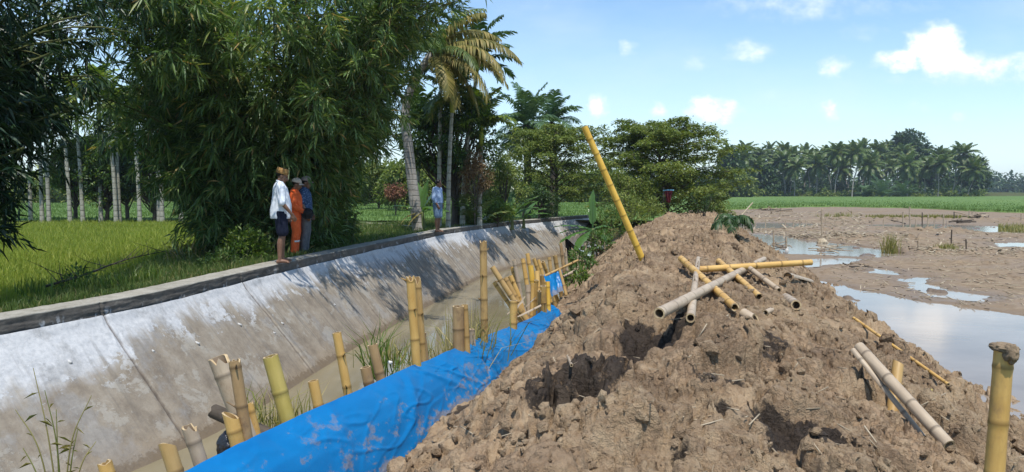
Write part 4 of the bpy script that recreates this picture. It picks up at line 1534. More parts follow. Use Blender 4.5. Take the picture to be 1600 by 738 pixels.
def tiered_tree(label, loc, h, rad, n_limb, rg, L, W, mleaf, low=0.12, trunk_r=0.1, dome=1.0, xoff=0.0, per=13):
    """Tree with flat, layered, spreading branches."""
    t = thing('spreading_tree', label, 'tree', loc)
    lim = MB()
    tp = curve3([(0, 0, -0.2), (0.05, 0, h * 0.3), (xoff * 0.4, 0, h * 0.65), (xoff * 0.6, 0, h * 0.93)], 8)
    lim.add(*tube(tp, np.linspace(trunk_r, 0.025, len(tp)), 8))
    P, D = [], []
    for i in range(n_limb):
        f = (i + 0.5) / n_limb
        hf = low + (0.93 - low) * f ** 0.85
        p0 = tp[min(len(tp) - 1, int(hf * (len(tp) - 1)))]
        az = i * 2.39996 + rg.normal(0, 0.25)
        prof = math.sin(math.pi * min(1.0, 0.30 + 0.62 * (hf - low) / (0.93 - low))) ** 0.75
        ln = rad * prof * rg.uniform(0.75, 1.12)
        e0, e1 = R(rg.uniform(28, 48)), R(rg.uniform(-26, 2))
        q = np.linspace(0, 1, 9)
        el = e0 + (e1 - e0) * q ** 0.8 + R(8) * np.sin(q * 9 + i)
        ds = ln / 8 * 1.08
        rr = np.concatenate([[0], np.cumsum(np.cos(el[:-1]) * ds)])
        zz = np.concatenate([[0], np.cumsum(np.sin(el[:-1]) * ds)])
        B = p0[None] + np.stack([np.cos(az) * rr, np.sin(az) * rr, zz], 1)
        lim.add(*tube(B, 0.035 * (1 - 0.85 * q) * (0.5 + 0.5 * prof), 5, False))
        for tq in np.linspace(0.18, 1.0, 12):
            p = np.array([np.interp(tq, q, B[:, c]) for c in range(3)])
            for sgn in (-1, 1):
                if rg.uniform() < 0.1:
                    continue
                a2 = az + sgn * rg.uniform(0.35, 1.15)
                tl = (0.25 + 0.3 * ln * (1.15 - tq)) * rg.uniform(0.6, 1.1)
                d0 = np.array([math.cos(a2), math.sin(a2), rg.uniform(-0.1, 0.22)])
                u = rg.uniform(0.05, 1.0, per)
                pts = p[None] + d0[None] * (u * tl)[:, None] - np.array([[0, 0, 1.0]]) * (0.28 * tl * u ** 2)[:, None] + rg.normal(0, 0.05, (per, 3)) * np.array([1, 1, 1.2])
                P.append(pts)
                D.append(d0[None] + rg.normal(0, 0.75, (per, 3)) * np.array([1, 1, 0.45]) + np.array([0, 0, -0.15]))
    lim.build('trunk', M['bark_dark'], t)
    P, D = np.concatenate(P), np.concatenate(D)
    n = len(P)
    V, T = leaves(P, D, L * rg.uniform(0.6, 1.2, n), W * rg.uniform(0.7, 1.2, n), rg, 0.15, 0.1)
    MB().add(V, T).build('crown', M[mleaf], t)
    return t


rg = np.random.default_rng(71)
q = at_y(868, 337, 37.5)
tiered_tree('tall tree with flat layered branches at the far end of the canal wall', (q.x, q.y, -1.65), 5.2, 3.3, 64, rg, 0.14, 0.07, 'tree_leaf', 0.2, 0.11, per=21)
q = at_y(1040, 325, 33.5)
tiered_tree('wide low spreading tree at the far end of the mud embankment', (q.x, q.y, -1.5), 4.85, 3.35, 96, rg, 0.14, 0.07, 'tree_leaf', 0.08, 0.13, xoff=-0.9, per=23)
# its low leafy skirt
bushy_tree('shrub', 'dense olive shrub under the left half of the spreading tree', 'shrub', (at_y(985, 330, 31).x, 31, -1.5), 2.5, 0.95, 0.9, 0.1, 34, 130, 0.1, 0.05, 'tree_leaf', rg, None, 0.05, (0, 0), clr=(0.25, 0.45))
bushy_tree('shrub', 'rounded shrub under the right edge of the spreading tree', 'shrub', (at_y(1098, 322, 36).x, 36, -1.9), 2.2, 1.0, 0.9, 0.2, 30, 120, 0.1, 0.05, 'tree_leaf', rg, None, 0.05, (0, 0), clr=(0.25, 0.45))

# dark trees between the areca trunks on the left
for (px, Y, h, rx, z0, lb, ml) in ((165, 39.2, 5.2, 1.45, 0.9, 'dark bushy tree among the areca trunks, leaning dark stem', 'mango_leaf'), (200, 39.6, 5.8, 1.5, 1.2, 'mid-green bushy tree behind the close pair of areca trunks', 'mango_leaf'),
                                   (240, 39.0, 5.0, 1.6, 0.8, 'low dark bushy tree between the spotted trunk and the paired areca trunks', 'dark_leaf'), (118, 40.5, 5.0, 1.2, 1.4, 'pale green slender tree behind the mossy areca trunk', 'bright_leaf'),
                                   (295, 40.5, 4.6, 1.4, 0.9, 'small bushy tree behind the veiled areca trunks', 'mango_leaf')):
    q = at_y(px, 350, Y)
    bushy_tree('bushy_tree', lb, 'tree', (q.x, Y, ZL), h, rx, 1.0, z0, 62, 150, 0.2, 0.085, ml, rg, 'bushy trees among the areca row', 0.13, (rg.normal(0, 0.2), 0), clr=(0.3, 0.55))

# trees beside the path
q = at_y(712, 350, 28.6)
bushy_tree('mango_tree', 'dark leafy tree with thick dark stems behind the pale areca trunks', 'tree', (q.x, q.y, -1.55), 5.4, 1.75, 1.3, 1.7, 75, 170, 0.19, 0.075, 'mango_leaf', rg, None, 0.2, (-0.2, 0), clr=(0.35, 0.6))
bushy_tree('shrub', 'brown dead creeper hanging below the yellow-green crownshaft', 'creeper', (at_y(742, 300, 27.6).x, 27.6, -1.5), 3.0, 0.45, 0.4, 1.0, 24, 120, 0.12, 0.03, 'dry_leaf', rg, None, 0.03, (0, 0), clr=(0.2, 0.35))
bushy_tree('shrub', 'olive brown leafy shrub behind the yellow-green shrub on the path', 'shrub', (at_y(785, 300, 31).x, 31, -1.5), 2.7, 1.1, 0.8, 0.6, 34, 130, 0.14, 0.05, 'tree_leaf', rg, None, 0.06, (0, 0), clr=(0.25, 0.45))
bushy_tree('shrub', 'dark round shrub at the path, left of the tiered tree stem', 'shrub', (at_y(842, 330, 34).x, 34, -1.5), 1.75, 0.85, 0.8, 0.1, 30, 130, 0.13, 0.05, 'dark_leaf', rg, None, 0.05, (0, 0), clr=(0.25, 0.4))
bushy_tree('shrub', 'bright yellow-green shrub at the path behind the coping', 'shrub', (at_y(776, 335, 29.5).x, 29.5, -1.45), 0.95, 0.55, 0.5, 0.05, 22, 70, 0.22, 0.045, 'bright_leaf', rg, None, 0.03, (0, 0), clr=(0.2, 0.3))
q = at_y(617, 290, 46)
bushy_tree('withered_tree', 'small tree with withered red-brown leaves in the green field', 'tree', (q.x, q.y, ZL), 2.3, 0.55, 0.5, 1.3, 16, 60, 0.22, 0.08, 'red_leaf', rg, None, 0.05, clr=(0.2, 0.35))
for (px, Y, h, lb) in ((592, 62, 4.6, 'hazy grey-green tree at the back of the green field, nearest the bamboo'), (636, 58, 4.0, 'grey-green tree at the back of the green field, behind the coconut trunk'), (672, 60, 4.8, 'grey-green tree at the back of the green field, behind the banana plant'),
                       (570, 75, 4.4, 'faint tree at the back of the green field, glimpsed under the bamboo leaves')):
    q = at_y(px, 310, Y)
    bushy_tree('field_tree', lb, 'tree', (q.x, Y, ZL), h, 2.0, 1.6, 0.4, 40, 90, 0.4, 0.16, 'tree_leaf', rg, 'trees at the back of the green field', 0.12, clr=(0.5, 0.9))


# young palm with upright dark fans
q = at_y(738, 322, 28.4)
t = thing('young_palm', 'young palm with upright dark fronds beside the brown creeper', 'palm', (q.x, q.y, -1.5))
MB().merge(palm_crown(9, 1.75, 26, 0.55, 0.06, 0.4, rg, (84, 45), 60, 0.02, 0.3)).build('fronds', M['palm_leaf'], t)
trunk_mb([(0, 0, -0.1), (0, 0, 0.1), (0, 0, 0.35)], 0.09, 0.06).build('trunk', M['bark_areca'], t)


# ---- banana plants
def banana_leaf(L, W, el0, el1, rg, rolled=False):
    n, mth = 22, 7
    t = np.linspace(0, 1, n)
    el = np.radians(el0 + (el1 - el0) * t ** 1.4)
    ds = L / (n - 1)
    x = np.concatenate([[0], np.cumsum(np.cos(el[:-1]) * ds)])
    z = np.concatenate([[0], np.cumsum(np.sin(el[:-1]) * ds)])
    P = np.stack([x, 0 * x, z], 1)
    pet = 0.16
    w_ = np.where(t < pet, 0.02, W * np.clip(np.sin(np.pi * np.clip((t - pet) / (1 - pet), 0, 1) ** 0.75), 0, 1) ** 0.6)
    s = np.linspace(-1, 1, mth)
    Vv = np.zeros((n, mth, 3))
    nrm = np.stack([-np.sin(el), 0 * el, np.cos(el)], 1)
    for j, sv in enumerate(s):
        tear = 1 - 0.22 * np.clip(rg.normal(0, 1, n), 0, 1.6) * (abs(sv) > 0.6)
        cup = (0.16 if not rolled else 1.4)
        Vv[:, j] = P + np.array([[0, 1.0, 0]]) * (sv * w_ * 0.5 * tear * (1 - (0.75 * abs(sv) if rolled else 0)))[:, None] + nrm * (w_ * 0.5 * abs(sv) * cup * (1 if sv else 0))[:, None] - np.array([[0, 0, 1.0]]) * (w_ * 0.16 * sv * sv)[:, None] + np.array([[0, 0, 0.012]]) * (rg.normal(0, 1, n) * (abs(sv) > 0.5))[:, None]
    mb = MB().add(Vv.reshape(-1, 3), Q=grid(Vv, n, mth))
    mb.add(*tube(P - nrm * 0.008, 0.016 * (1 - 0.8 * t) + 0.003, 5, False))
    return mb


def banana(label, loc, hs, specs, rg, mleaf='banana_leaf', stem_r=0.08, dead=0):
    t = thing('banana_plant', label, 'banana plant', loc)
    trunk_mb([(0, 0, -0.15), (0.01, 0, hs * 0.5), (0.0, 0, hs)], stem_r, stem_r * 0.55).build('stem', M['pseudostem'], t)
    for i, (az, e0, e1, L, W) in enumerate(specs):
        dry = i >= len(specs) - dead
        banana_leaf(L, W, e0, e1, rg).build('leaf', M['yellow_frond' if dry else mleaf], t).matrix_local = Matrix.Translation((0, 0, hs * 0.97)) @ Matrix.Rotation(R(az), 4, 'Z')
    return t


q = at_y(655, 352, 25.3)
banana('banana plant with torn pale leaves beside the man in jeans shorts', (q.x + 0.12, q.y, -1.5), 0.75, ((20, 66, 40, 1.35, 0.36), (120, 72, 45, 1.3, 0.34), (175, 28, -22, 1.25, 0.32), (-12, 22, -30, 1.0, 0.3), (60, 82, 60, 1.2, 0.3), (-60, 35, -40, 1.0, 0.3), (200, 0, -75, 0.95, 0.2), (-150, -20, -80, 0.8, 0.2)), rg, 'banana_leaf', 0.09, 2)
q = at_y(800, 338, 30.6)
banana('broad dark banana leaves rising behind the yellow-green shrub', (q.x, q.y, -1.5), 0.35, ((0, 60, 5, 1.5, 0.36), (25, 40, -20, 1.4, 0.34), (170, 70, 30, 1.3, 0.32), (90, 78, 55, 1.5, 0.34), (-30, 55, -5, 1.4, 0.34), (-150, 58, 10, 1.2, 0.3), (-80, 50, -25, 1.0, 0.3)), rg)
q = at_y(818, 338, 31.5)
banana('low banana plant leaning right towards the dark round shrub', (q.x, q.y, -1.5), 0.25, ((10, 30, -25, 1.3, 0.3), (-20, 45, -10, 1.2, 0.3), (40, 62, 10, 1.2, 0.3), (150, 60, 20, 1.0, 0.28), (-70, 40, -30, 1.0, 0.28)), rg)
q = at_y(926, 372, 17.2)
banana('bright banana plant on the canal edge of the embankment with one rolled upright leaf', (q.x, q.y, -1.75), 0.85, ((188, 18, -18, 0.95, 0.26), (200, -4, -46, 0.95, 0.28), (228, -18, -62, 0.85, 0.28), (168, 8, -30, 0.8, 0.25), (80, 88, 84, 0.95, 0.17), (100, 84, 70, 0.85, 0.2), (10, 30, -40, 0.5, 0.18), (-50, -10, -70, 0.55, 0.2), (30, -30, -85, 0.5, 0.15)), rg, 'banana_leaf', 0.055, 1)


# ---- weeds and creepers on the canal side of the embankment
def weed_patch(label, C, rx, ry, h, n, L, W, ml, rg, cat='weeds', name='weed_clump', stems=14):
    t = thing(name, label, cat, C)
    st = MB()
    for i in range(stems):
        a, r_ = rg.uniform(0, 6.28), math.sqrt(rg.uniform())
        b = np.array([math.cos(a) * rx * r_, math.sin(a) * ry * r_, -0.05])
        e_ = b * np.array([1.35, 1.35, 0]) + np.array([rg.normal(0, 0.08), rg.normal(0, 0.08), h * rg.uniform(0.5, 1.05)])
        st.add(*tube(curve3([b, (b + e_) / 2 + rg.normal(0, 0.03, 3), e_], 4), np.linspace(0.008, 0.003, 9), 4, False))
    st.build('stems', M['straw'] if ml == 'straw_grass' else M['culm'], t)
    u = unit(rg.normal(0, 1, (n, 3)))
    u[:, 2] = np.abs(u[:, 2])
    P = u * rg.uniform(0.3, 1, (n, 1)) ** 0.5 * np.array([rx, ry, h])
    nz = vnoise(P[:, 0] * 5 / max(rx, .2) * 0.6, P[:, 1] * 5 / max(rx, .2) * 0.6, P[:, 2] * 4 / max(h, .2), seed=int(abs(C[0] * 100)) + 3)
    P = P[nz > -0.25]
    D = unit(P) + rg.normal(0, 0.7, P.shape)
    V, T = leaves(P, D, L * rg.uniform(0.5, 1.2, len(P)), W * rg.uniform(0.7, 1.2, len(P)), rg, 0.15, 0.2)
    MB().add(V, T).build('leaves', M[ml], t)
    return t


for (px, py, Y, rx, ry, h, n, lb, ml) in (
        (955, 360, 20, 0.5, 0.6, 0.95, 900, 'tangled green weeds right of the rolled banana leaf', 'weed_leaf'), (978, 345, 24, 0.7, 0.8, 1.15, 1100, 'taller weeds between the banana plant and the spreading tree', 'tree_leaf'),
        (908, 410, 14.6, 0.3, 0.4, 0.38, 520, 'low weeds at the water edge behind the small blue sheet', 'weed_leaf'), (938, 385, 17.0, 0.35, 0.4, 0.5, 520, 'weeds around the dead stakes under the banana plant', 'weed_leaf'),
        (900, 432, 12.6, 0.28, 0.3, 0.25, 380, 'leafy creeper on the mud bank beside the small blue sheet', 'bright_leaf'), (1008, 332, 29, 0.8, 0.8, 0.8, 800, 'weeds at the far crest of the embankment below the spreading tree', 'tree_leaf')):
    q = at_y(px, py, Y)
    weed_patch(lb, (q.x, q.y, q.z - 0.1), rx, ry, h, n, 0.11 + 0.002 * Y, 0.04, ml, rg)

# sapling on the right rim of the embankment, cut palm frond, grass tufts
q = at_y(1100, 336, 27)
t = thing('sapling', 'thin dark upright sapling on the far rim of the embankment', 'sapling', (q.x, q.y, q.z - 0.05))
st, lf = MB(), []
for i in range(7):
    b = np.array([rg.normal(0, 0.05), rg.normal(0, 0.05), 0])
    e_ = b + np.array([rg.normal(0.05, 0.13), rg.normal(0, 0.1), rg.uniform(0.45, 0.78)])
    st.add(*tube(curve3([b, (b + e_) / 2, e_], 4), np.linspace(0.014, 0.006, 9), 4, False))
    for u in np.linspace(0.25, 1, 9):
        lf.append(b + (e_ - b) * u)
st.build('stems', M['bark_dark'], t)
lf = np.array(lf)
V, T = leaves(np.repeat(lf, 3, 0), np.repeat(np.array([[0, 0, 0.9]]), len(lf) * 3, 0) + rg.normal(0, 0.35, (len(lf) * 3, 3)), 0.17, 0.04, rg)
MB().add(V, T).build('leaves', M['dark_leaf'], t)

q = on_mound(1152, 372)
t = thing('cut_palm_frond', 'dark cut palm frond lying on the right slope of the embankment', 'palm frond', (q.x - 0.1, q.y, q.z + 0.3))
c = MB()
for i, az in enumerate((200, 160, 120, 70, 20, -20, -45, -75, -110, 240, 95)):
    c.merge(frond(rg.uniform(0.36, 0.55), rg.uniform(30, 85), rg.uniform(-85, -60), 24, 0.30, 0.03, 0.85, rg, 0.014, 0.15), rotmat(R(az)))
c.build('leaflets', M['dark_leaf'], t)
MB().add(*tube(curve3([(-0.15, -0.3, -0.2), (0.1, -0.1, 0.1), (0.45, 0.15, 0.42)], 5), np.linspace(0.03, 0.012, 11), 6)).build('stalk', M['straw'], t)


def tuft(label, loc, n, H, W, lean, ml, cat='grass tuft', name='grass_tuft', spread=0.1, group=None):
    P = rg.normal(0, spread, (n, 3)) * np.array([1, 1, 0])
    o = MB().add(*blades(P, H * rg.uniform(0.5, 1.1, n), W, lean, rg)).build(name, M[ml], None, loc)
    return tag(o, label, cat, group)


q = at_z(1178, 388, ZP)
tuft('small bright green grass patch at the pool edge beside the cut palm frond', (q.x, q.y, ZP), 300, 0.22, 0.02, 0.5, 'banana_leaf', spread=0.28)
q = at_z(1390, 396, ZP)
tuft('olive grass tuft standing on a clod at the end of the pool', (q.x, q.y, ZP), 160, 0.75, 0.02, 0.35, 'straw_grass', spread=0.14)
for (px, py, lb) in ((1478, 391, 'small yellow-green tuft on the mud ridge beside the tall dark stick'), (1312, 340, 'wide olive tuft on the far mud flat near the tall pale stake')):
    q = at_z(px, py, ZP)
    tuft(lb, (q.x, q.y, ZP), 220, 0.3 + 0.2 * (py < 350), 0.02 + 0.01 * (py < 350), 0.5, 'straw_grass', spread=0.2 + 0.6 * (py < 350))
# grassy bund far across the flat, and sprouts at its right end
mb = MB()
n = 2600
px = rg.uniform(1362, 1500, n)
P = np.array([at_z(a, 342, ZP) for a in px]) + rg.normal(0, 0.35, (n, 3)) * np.array([1, 1, 0])
mb.add(*blades(P, rg.uniform(0.1, 0.42, n), 0.045, 0.5, rg))
P = np.array([at_z(a, b, ZP) for a, b in zip(rg.uniform(1560, 1640, 900), rg.uniform(355, 364, 900))])
mb.add(*blades(P, rg.uniform(0.1, 0.4, 900), 0.035, 0.5, rg))
tag(mb.build('bund_grass', M['straw_grass']), 'yellowish grass along the low bund in the mud flat', 'grass', kind='stuff')

# ---- near plants around the wall
# reedy grass in front of the wall, lower left corner
t = thing('reed_grass', 'sparse yellow reed stems in front of the wall foot', 'reeds', tuple(at_y(90, 800, 5.2)))
base = np.array(at_y(90, 800, 5.2))
st, lp, ld, ll = MB(), [], [], []
for (x0, x1, y1, xm, ym) in ((92, 52, 575, 75, 680), (100, 143, 618, 112, 690), (84, 24, 640, 60, 700), (95, 88, 640, 90, 700), (104, 122, 668, 112, 720), (80, 36, 700, 55, 735), (108, 150, 690, 128, 725), (98, 70, 610, 88, 690)):
    P = curve3([np.array(at_y(x0, 800, 5.2)) - base, np.array(at_y(xm, ym, 5.2)) - base, np.array(at_y(x1, y1, 5.3)) - base], 8)
    st.add(*tube(P, np.linspace(0.007, 0.0025, len(P)), 5, False))
    for i in range(4, len(P) - 1, 3):
        lp.append(P[i])
        s_g = rg.choice([-1, 1])
        ld.append((s_g * rg.uniform(0.4, 1), rg.normal(0, 0.3), rg.uniform(-0.6, 0.9)))
lp, ld = np.array(lp), np.array(ld)
V, T = leaves(lp, ld, rg.uniform(0.06, 0.15, len(lp)), 0.007, rg, 0.1, 0.35)
st.build('stems', M['straw_grass'], t)
MB().add(V, T).build('leaves', M['straw_grass'], t)

# weeds and twigs on the berm behind the coping
for (px, py, Y, n, h, lb) in ((55, 458, 9.2, 60, 0.3, 'grass tuft behind the coping nearest the dark bamboo'), (175, 447, 10.4, 70, 0.28, 'grass tuft behind the coping, in the middle of the shaded berm'), (230, 438, 11.2, 110, 0.3, 'bright grass tuft behind the coping, left of the barefoot man'), (120, 452, 9.8, 45, 0.24, 'thin grass tuft behind the coping between two larger tufts')):
    q = at_z(px, py, -1.42)
    tuft(lb, tuple(q), n, h, 0.012, 0.7, 'bright_leaf', spread=0.12)
for (px, py, Y, r_, h, n, lb, ml) in ((385, 400, 15.0, 0.55, 0.75, 1500, 'leafy green bush at the foot of the bamboo clump, left of the barefoot man', 'bright_leaf'), (120, 430, 11.5, 0.3, 0.45, 260, 'small leafy weed at the rim of the ripe rice', 'weed_leaf'),
                                      (295, 395, 16.5, 0.5, 0.45, 620, 'pale dry grass heap at the rim of the rice by the bamboo clump', 'straw_grass'), (345, 408, 14.2, 0.4, 0.35, 500, 'low weeds between the dry grass heap and the barefoot man', 'weed_leaf')):
    q = at_y(px, py, Y)
    weed_patch(lb, (q.x, q.y, left_z(np.array([q.x]), np.array([q.y]))[0] - 0.03), r_, r_, h, n, 0.12, 0.04, ml, rg)
t = thing('dead_branch', 'dead twiggy branch lying along the rim of the ripe rice', 'branch', tuple(at_z(165, 428, -1.5)))
b0 = np.array(at_z(165, 428, -1.5))
mb = MB()
main = curve3([np.array(at_z(70, 448, -1.48)) - b0, np.array(at_z(130, 430, -1.35)) - b0, np.array(at_z(200, 405, -1.4)) - b0, np.array(at_z(262, 392, -1.42)) - b0], 8)
mb.add(*tube(main, np.linspace(0.022, 0.006, len(main)), 6))
for i in range(3, len(main) - 1):
    d_ = np.array([rg.normal(0, 0.3), rg.normal(0, 0.3), rg.uniform(0.05, 0.4)])
    mb.add(*tube(curve3([main[i], main[i] + d_ * 0.5 + rg.normal(0, 0.03, 3), main[i] + d_], 3), [0.008, 0.007, 0.006, 0.005, 0.004, 0.003, 0.002], 4, False))
mb.build('twigs', M['bark_dark'], t)

# ---- far coconut grove
rg = np.random.default_rng(81)
VAR = []
for i in range(6):
    cm = palm_crown(26, 4.9, 24, 1.3, 0.27, 0.62, rg, (80, -48), 70, 0.09, 0.2).mesh('crown', M['palm_leaf'])
    h = 1.0
    tm = trunk_mb([(0, 0, -0.02), (0.02 * rg.normal(), 0.02 * rg.normal(), 0.35), (0.03 * rg.normal(), 0, 0.7), (0, 0, 1.0)], 0.0155, 0.0115, 7, 0.4).mesh('trunk', M['bark_coconut'])
    VAR.append((cm, tm))


def grove_palm(px, pyb, pyc, Y, label, lean=0.0, v=None, yaw=None, name='coconut_palm'):
    """Palm whose base is at pixel (px, pyb) and crown centre at row pyc, standing Y metres away."""
    b = at_y(px, pyb, Y)
    z0 = -2.25
    h = at_y(px, pyc, Y).z - z0
    t = thing(name, label, 'palm tree', (b.x, b.y, z0), 'coconut palms of the far grove')
    cm, tm = VAR[rg.integers(0, 6) if v is None else v]
    tr = obj('trunk', tm, t)
    tr.scale = (h * 1.05, h * 1.05, h)
    lx = lean / F * Y
    tr.rotation_euler = (0, math.atan2(lx, h), 0)
    cr_ = obj('crown', cm, t, (lx * 0.99, 0, h * math.cos(math.atan2(lx, h))))
    cr_.rotation_euler = (rg.normal(0, 0.07), rg.normal(0, 0.07), rg.uniform(0, 6.28) if yaw is None else yaw)
    s = rg.uniform(0.86, 1.05)
    cr_.scale = (s, s, s)
    return t


front = [  # px base, crown row, lean px, label
    (1163, 248, -2, 'front-row coconut palm nearest the spreading tree'), (1176, 262, 6, 'short front-row coconut palm beside the one nearest the spreading tree'),
    (1227, 252, -5, 'front-row coconut palm right of the dark gap in the grove'), (1241, 262, 3, 'low front-row coconut palm with drooping pale fronds, right of the dark gap'),
    (1275, 258, 2, 'front-row coconut palm with a starry yellowish crown'), (1304, 242, 2, 'tall front-row coconut palm with a broad crown in the middle of the grove'),
    (1331, 240, 4, 'tall straight front-row coconut palm with a pale trunk, left of the feathery nipa clump'), (1356, 258, 3, 'short front-row coconut palm directly left of the feathery nipa clump'),
    (1418, 260, -3, 'front-row coconut palm below the leafy tree that tops the grove'), (1444, 262, 4, 'slanting front-row coconut palm with pale trunk, third from the right end of the grove'),
    (1465, 256, 5, 'front-row coconut palm leaning right near the right end of the grove'), (1486, 240, 17, 'tall coconut palm leaning right at the right end of the grove'),
    (1496, 262, 12, 'slender leaning coconut palm just right of the tallest leaning one'), (1511, 266, 10, 'lowest coconut palm at the very right end of the grove')]
for (px, pc, ln, lb) in front:
    grove_palm(px, 308, pc, rg.uniform(206, 216), lb, ln)
for i in range(34):
    px = 1140 + i * 10.6 + rg.normal(0, 4)
    if 1438 < px < 1462 and i % 2:
        continue
    grove_palm(px, 306, rg.uniform(236, 252) + (8 if px > 1440 else 0), rg.uniform(226, 262), 'coconut palm deep in the grove across the flat', rg.normal(0, 4))
for i in range(14):
    px = 1150 + i * 22 + rg.normal(0, 6)
    grove_palm(px, 306, rg.uniform(262, 276), rg.uniform(222, 250), 'low coconut palm in the shade of the grove', rg.normal(0, 4))
b = at_y(1370, 308, 214)
# feathery palm clump in front of the grove
for (px, L, nf, Y, lb) in ((1378, 6.6, 18, 203, 'feathery dark nipa palm at the foot of the grove, the taller one'), (1410, 5.4, 15, 204, 'feathery dark nipa palm at the foot of the grove, right of the taller one'), (1355, 4.2, 12, 206, 'low feathery nipa palm at the foot of the grove, left of the taller one')):
    q = at_y(px, 309, Y)
    t = thing('nipa_palm', lb, 'palm', (q.x, q.y, -2.3), 'nipa palms at the foot of the grove')
    MB().merge(palm_crown(nf, L, 22, 1.5, 0.2, 0.4, rg, (86, 25), 70, 0.09, 0.3), Matrix.Translation((0, 0, 0.4))).build('fronds', M['oil_palm_leaf'], t)
    trunk_mb([(0, 0, -0.1), (0, 0, 0.3), (0, 0, 0.6)], 0.5, 0.35).build('trunk', M['bark_dark'], t)
# leafy trees of the grove
for (px, pyt, pyb, Y, hw, lb, ml) in ((1419, 205, 262, 250, 24, 'tall leafy tree topping the far grove', 'dark_leaf'), (1450, 228, 300, 246, 30, 'broad leafy tree at the right part of the grove, below the tall leafy one', 'dark_leaf'), (1522, 246, 306, 232, 16, 'dark leafy tree closing the right end of the grove', 'dark_leaf'),
                                      (1196, 262, 306, 214, 15, 'dark round tree filling the gap at the left of the grove', 'dark_leaf'), (1140, 235, 306, 200, 14, 'leafy tree at the left end of the grove beside the spreading tree', 'dark_leaf'), (1155, 272, 308, 196, 18, 'low leafy tree at the left foot of the grove', 'tree_leaf')):
    q = at_y(px, pyb, Y)
    zt = at_y(px, pyt, Y).z
    h = zt + 2.3
    z0 = max(0.4, h - (at_y(px, pyt, Y).z - at_y(px, pyb, Y).z))
    bushy_tree('broadleaf_tree', lb, 'tree', (q.x, q.y, -2.3), h, hw / F * Y, hw / F * Y * 0.8, z0, 60, 60, 1.3, 0.6, ml, rg, 'leafy trees of the far grove', 0.4, clr=(1.2, 2.2))


def blob_wood(label, pts, hmin, hmax, sz, per, leafL, ml, name, cat):
    """Far wood that reads as one mass: many overlapping leafy crowns in one object."""
    C, Rr = [], []
    for (x, y) in pts:
        h = rg.uniform(hmin, hmax)
        for i in range(5):
            C.append(np.array([x + rg.normal(0, sz * 0.5), y + rg.normal(0, sz * 0.5), -2.3 + h * rg.uniform(0.15, 0.9)]))
            Rr.append(sz * rg.uniform(0.5, 0.9))
    V, T = cluster_leaves(C, Rr, per, leafL, leafL * 0.5, rg, 0.75)
    return tag(MB().add(V, T).build(name, M[ml]), label, cat, kind='stuff')


def line_pts(px0, px1, n, Y0, Y1):
    px = np.linspace(px0, px1, n) + rg.normal(0, (px1 - px0) / n * 0.5, n)
    Y = rg.uniform(Y0, Y1, n)
    return np.stack([(px - 800) / F * Y, Y], 1)


blob_wood('shady undergrowth on the floor of the far palm grove', line_pts(1130, 1530, 90, 222, 262), 2.0, 6.0, 2.0, 26, 1.1, 'dark_leaf', 'grove_undergrowth', 'undergrowth')
blob_wood('low scrub along the front of the far palm grove', line_pts(1125, 1535, 60, 208, 220), 0.8, 2.6, 1.0, 22, 0.7, 'tree_leaf', 'grove_scrub', 'scrub')
blob_wood('dark back of the far palm grove', line_pts(1130, 1515, 70, 268, 285), 6.0, 11.0, 3.0, 34, 1.5, 'dark_leaf', 'grove_backdrop', 'wood')
blob_wood('bluish far tree line on the horizon right of the palm grove', line_pts(1515, 1800, 70, 430, 520), 6.0, 13.0, 5.0, 40, 2.4, 'dark_leaf', 'far_treeline', 'tree line')
blob_wood('tree line behind the green field on the left', line_pts(-150, 960, 130, 92, 118), 3.2, 6.4, 1.9, 60, 0.8, 'tree_leaf', 'field_treeline', 'tree line')
blob_wood('tree line far behind the spreading tree', line_pts(930, 1180, 40, 230, 290), 5, 10, 4.0, 40, 1.8, 'dark_leaf', 'back_treeline', 'tree line')
V = np.array([(20, 206, 0), (190, 206, 0), (190, 300, 0), (20, 300, 0)], float)
xg, yg = np.meshgrid(np.linspace(50, 175, 120), np.linspace(207, 300, 60), indexing='ij')
zg = -2.25 + 1.4 * sstep(205, 260, yg) + 0.25 * fbm(xg * 0.2, yg * 0.2, o=3, seed=170)
V = np.stack([xg, yg, zg], -1).reshape(-1, 3)
tag(MB().add(V, Q=grid(V, 120, 60)).build('grove_ground', M['soil']), kind='structure')
# ================================================================== BAMBOO STAKES AND POLES
rg = np.random.default_rng(91)


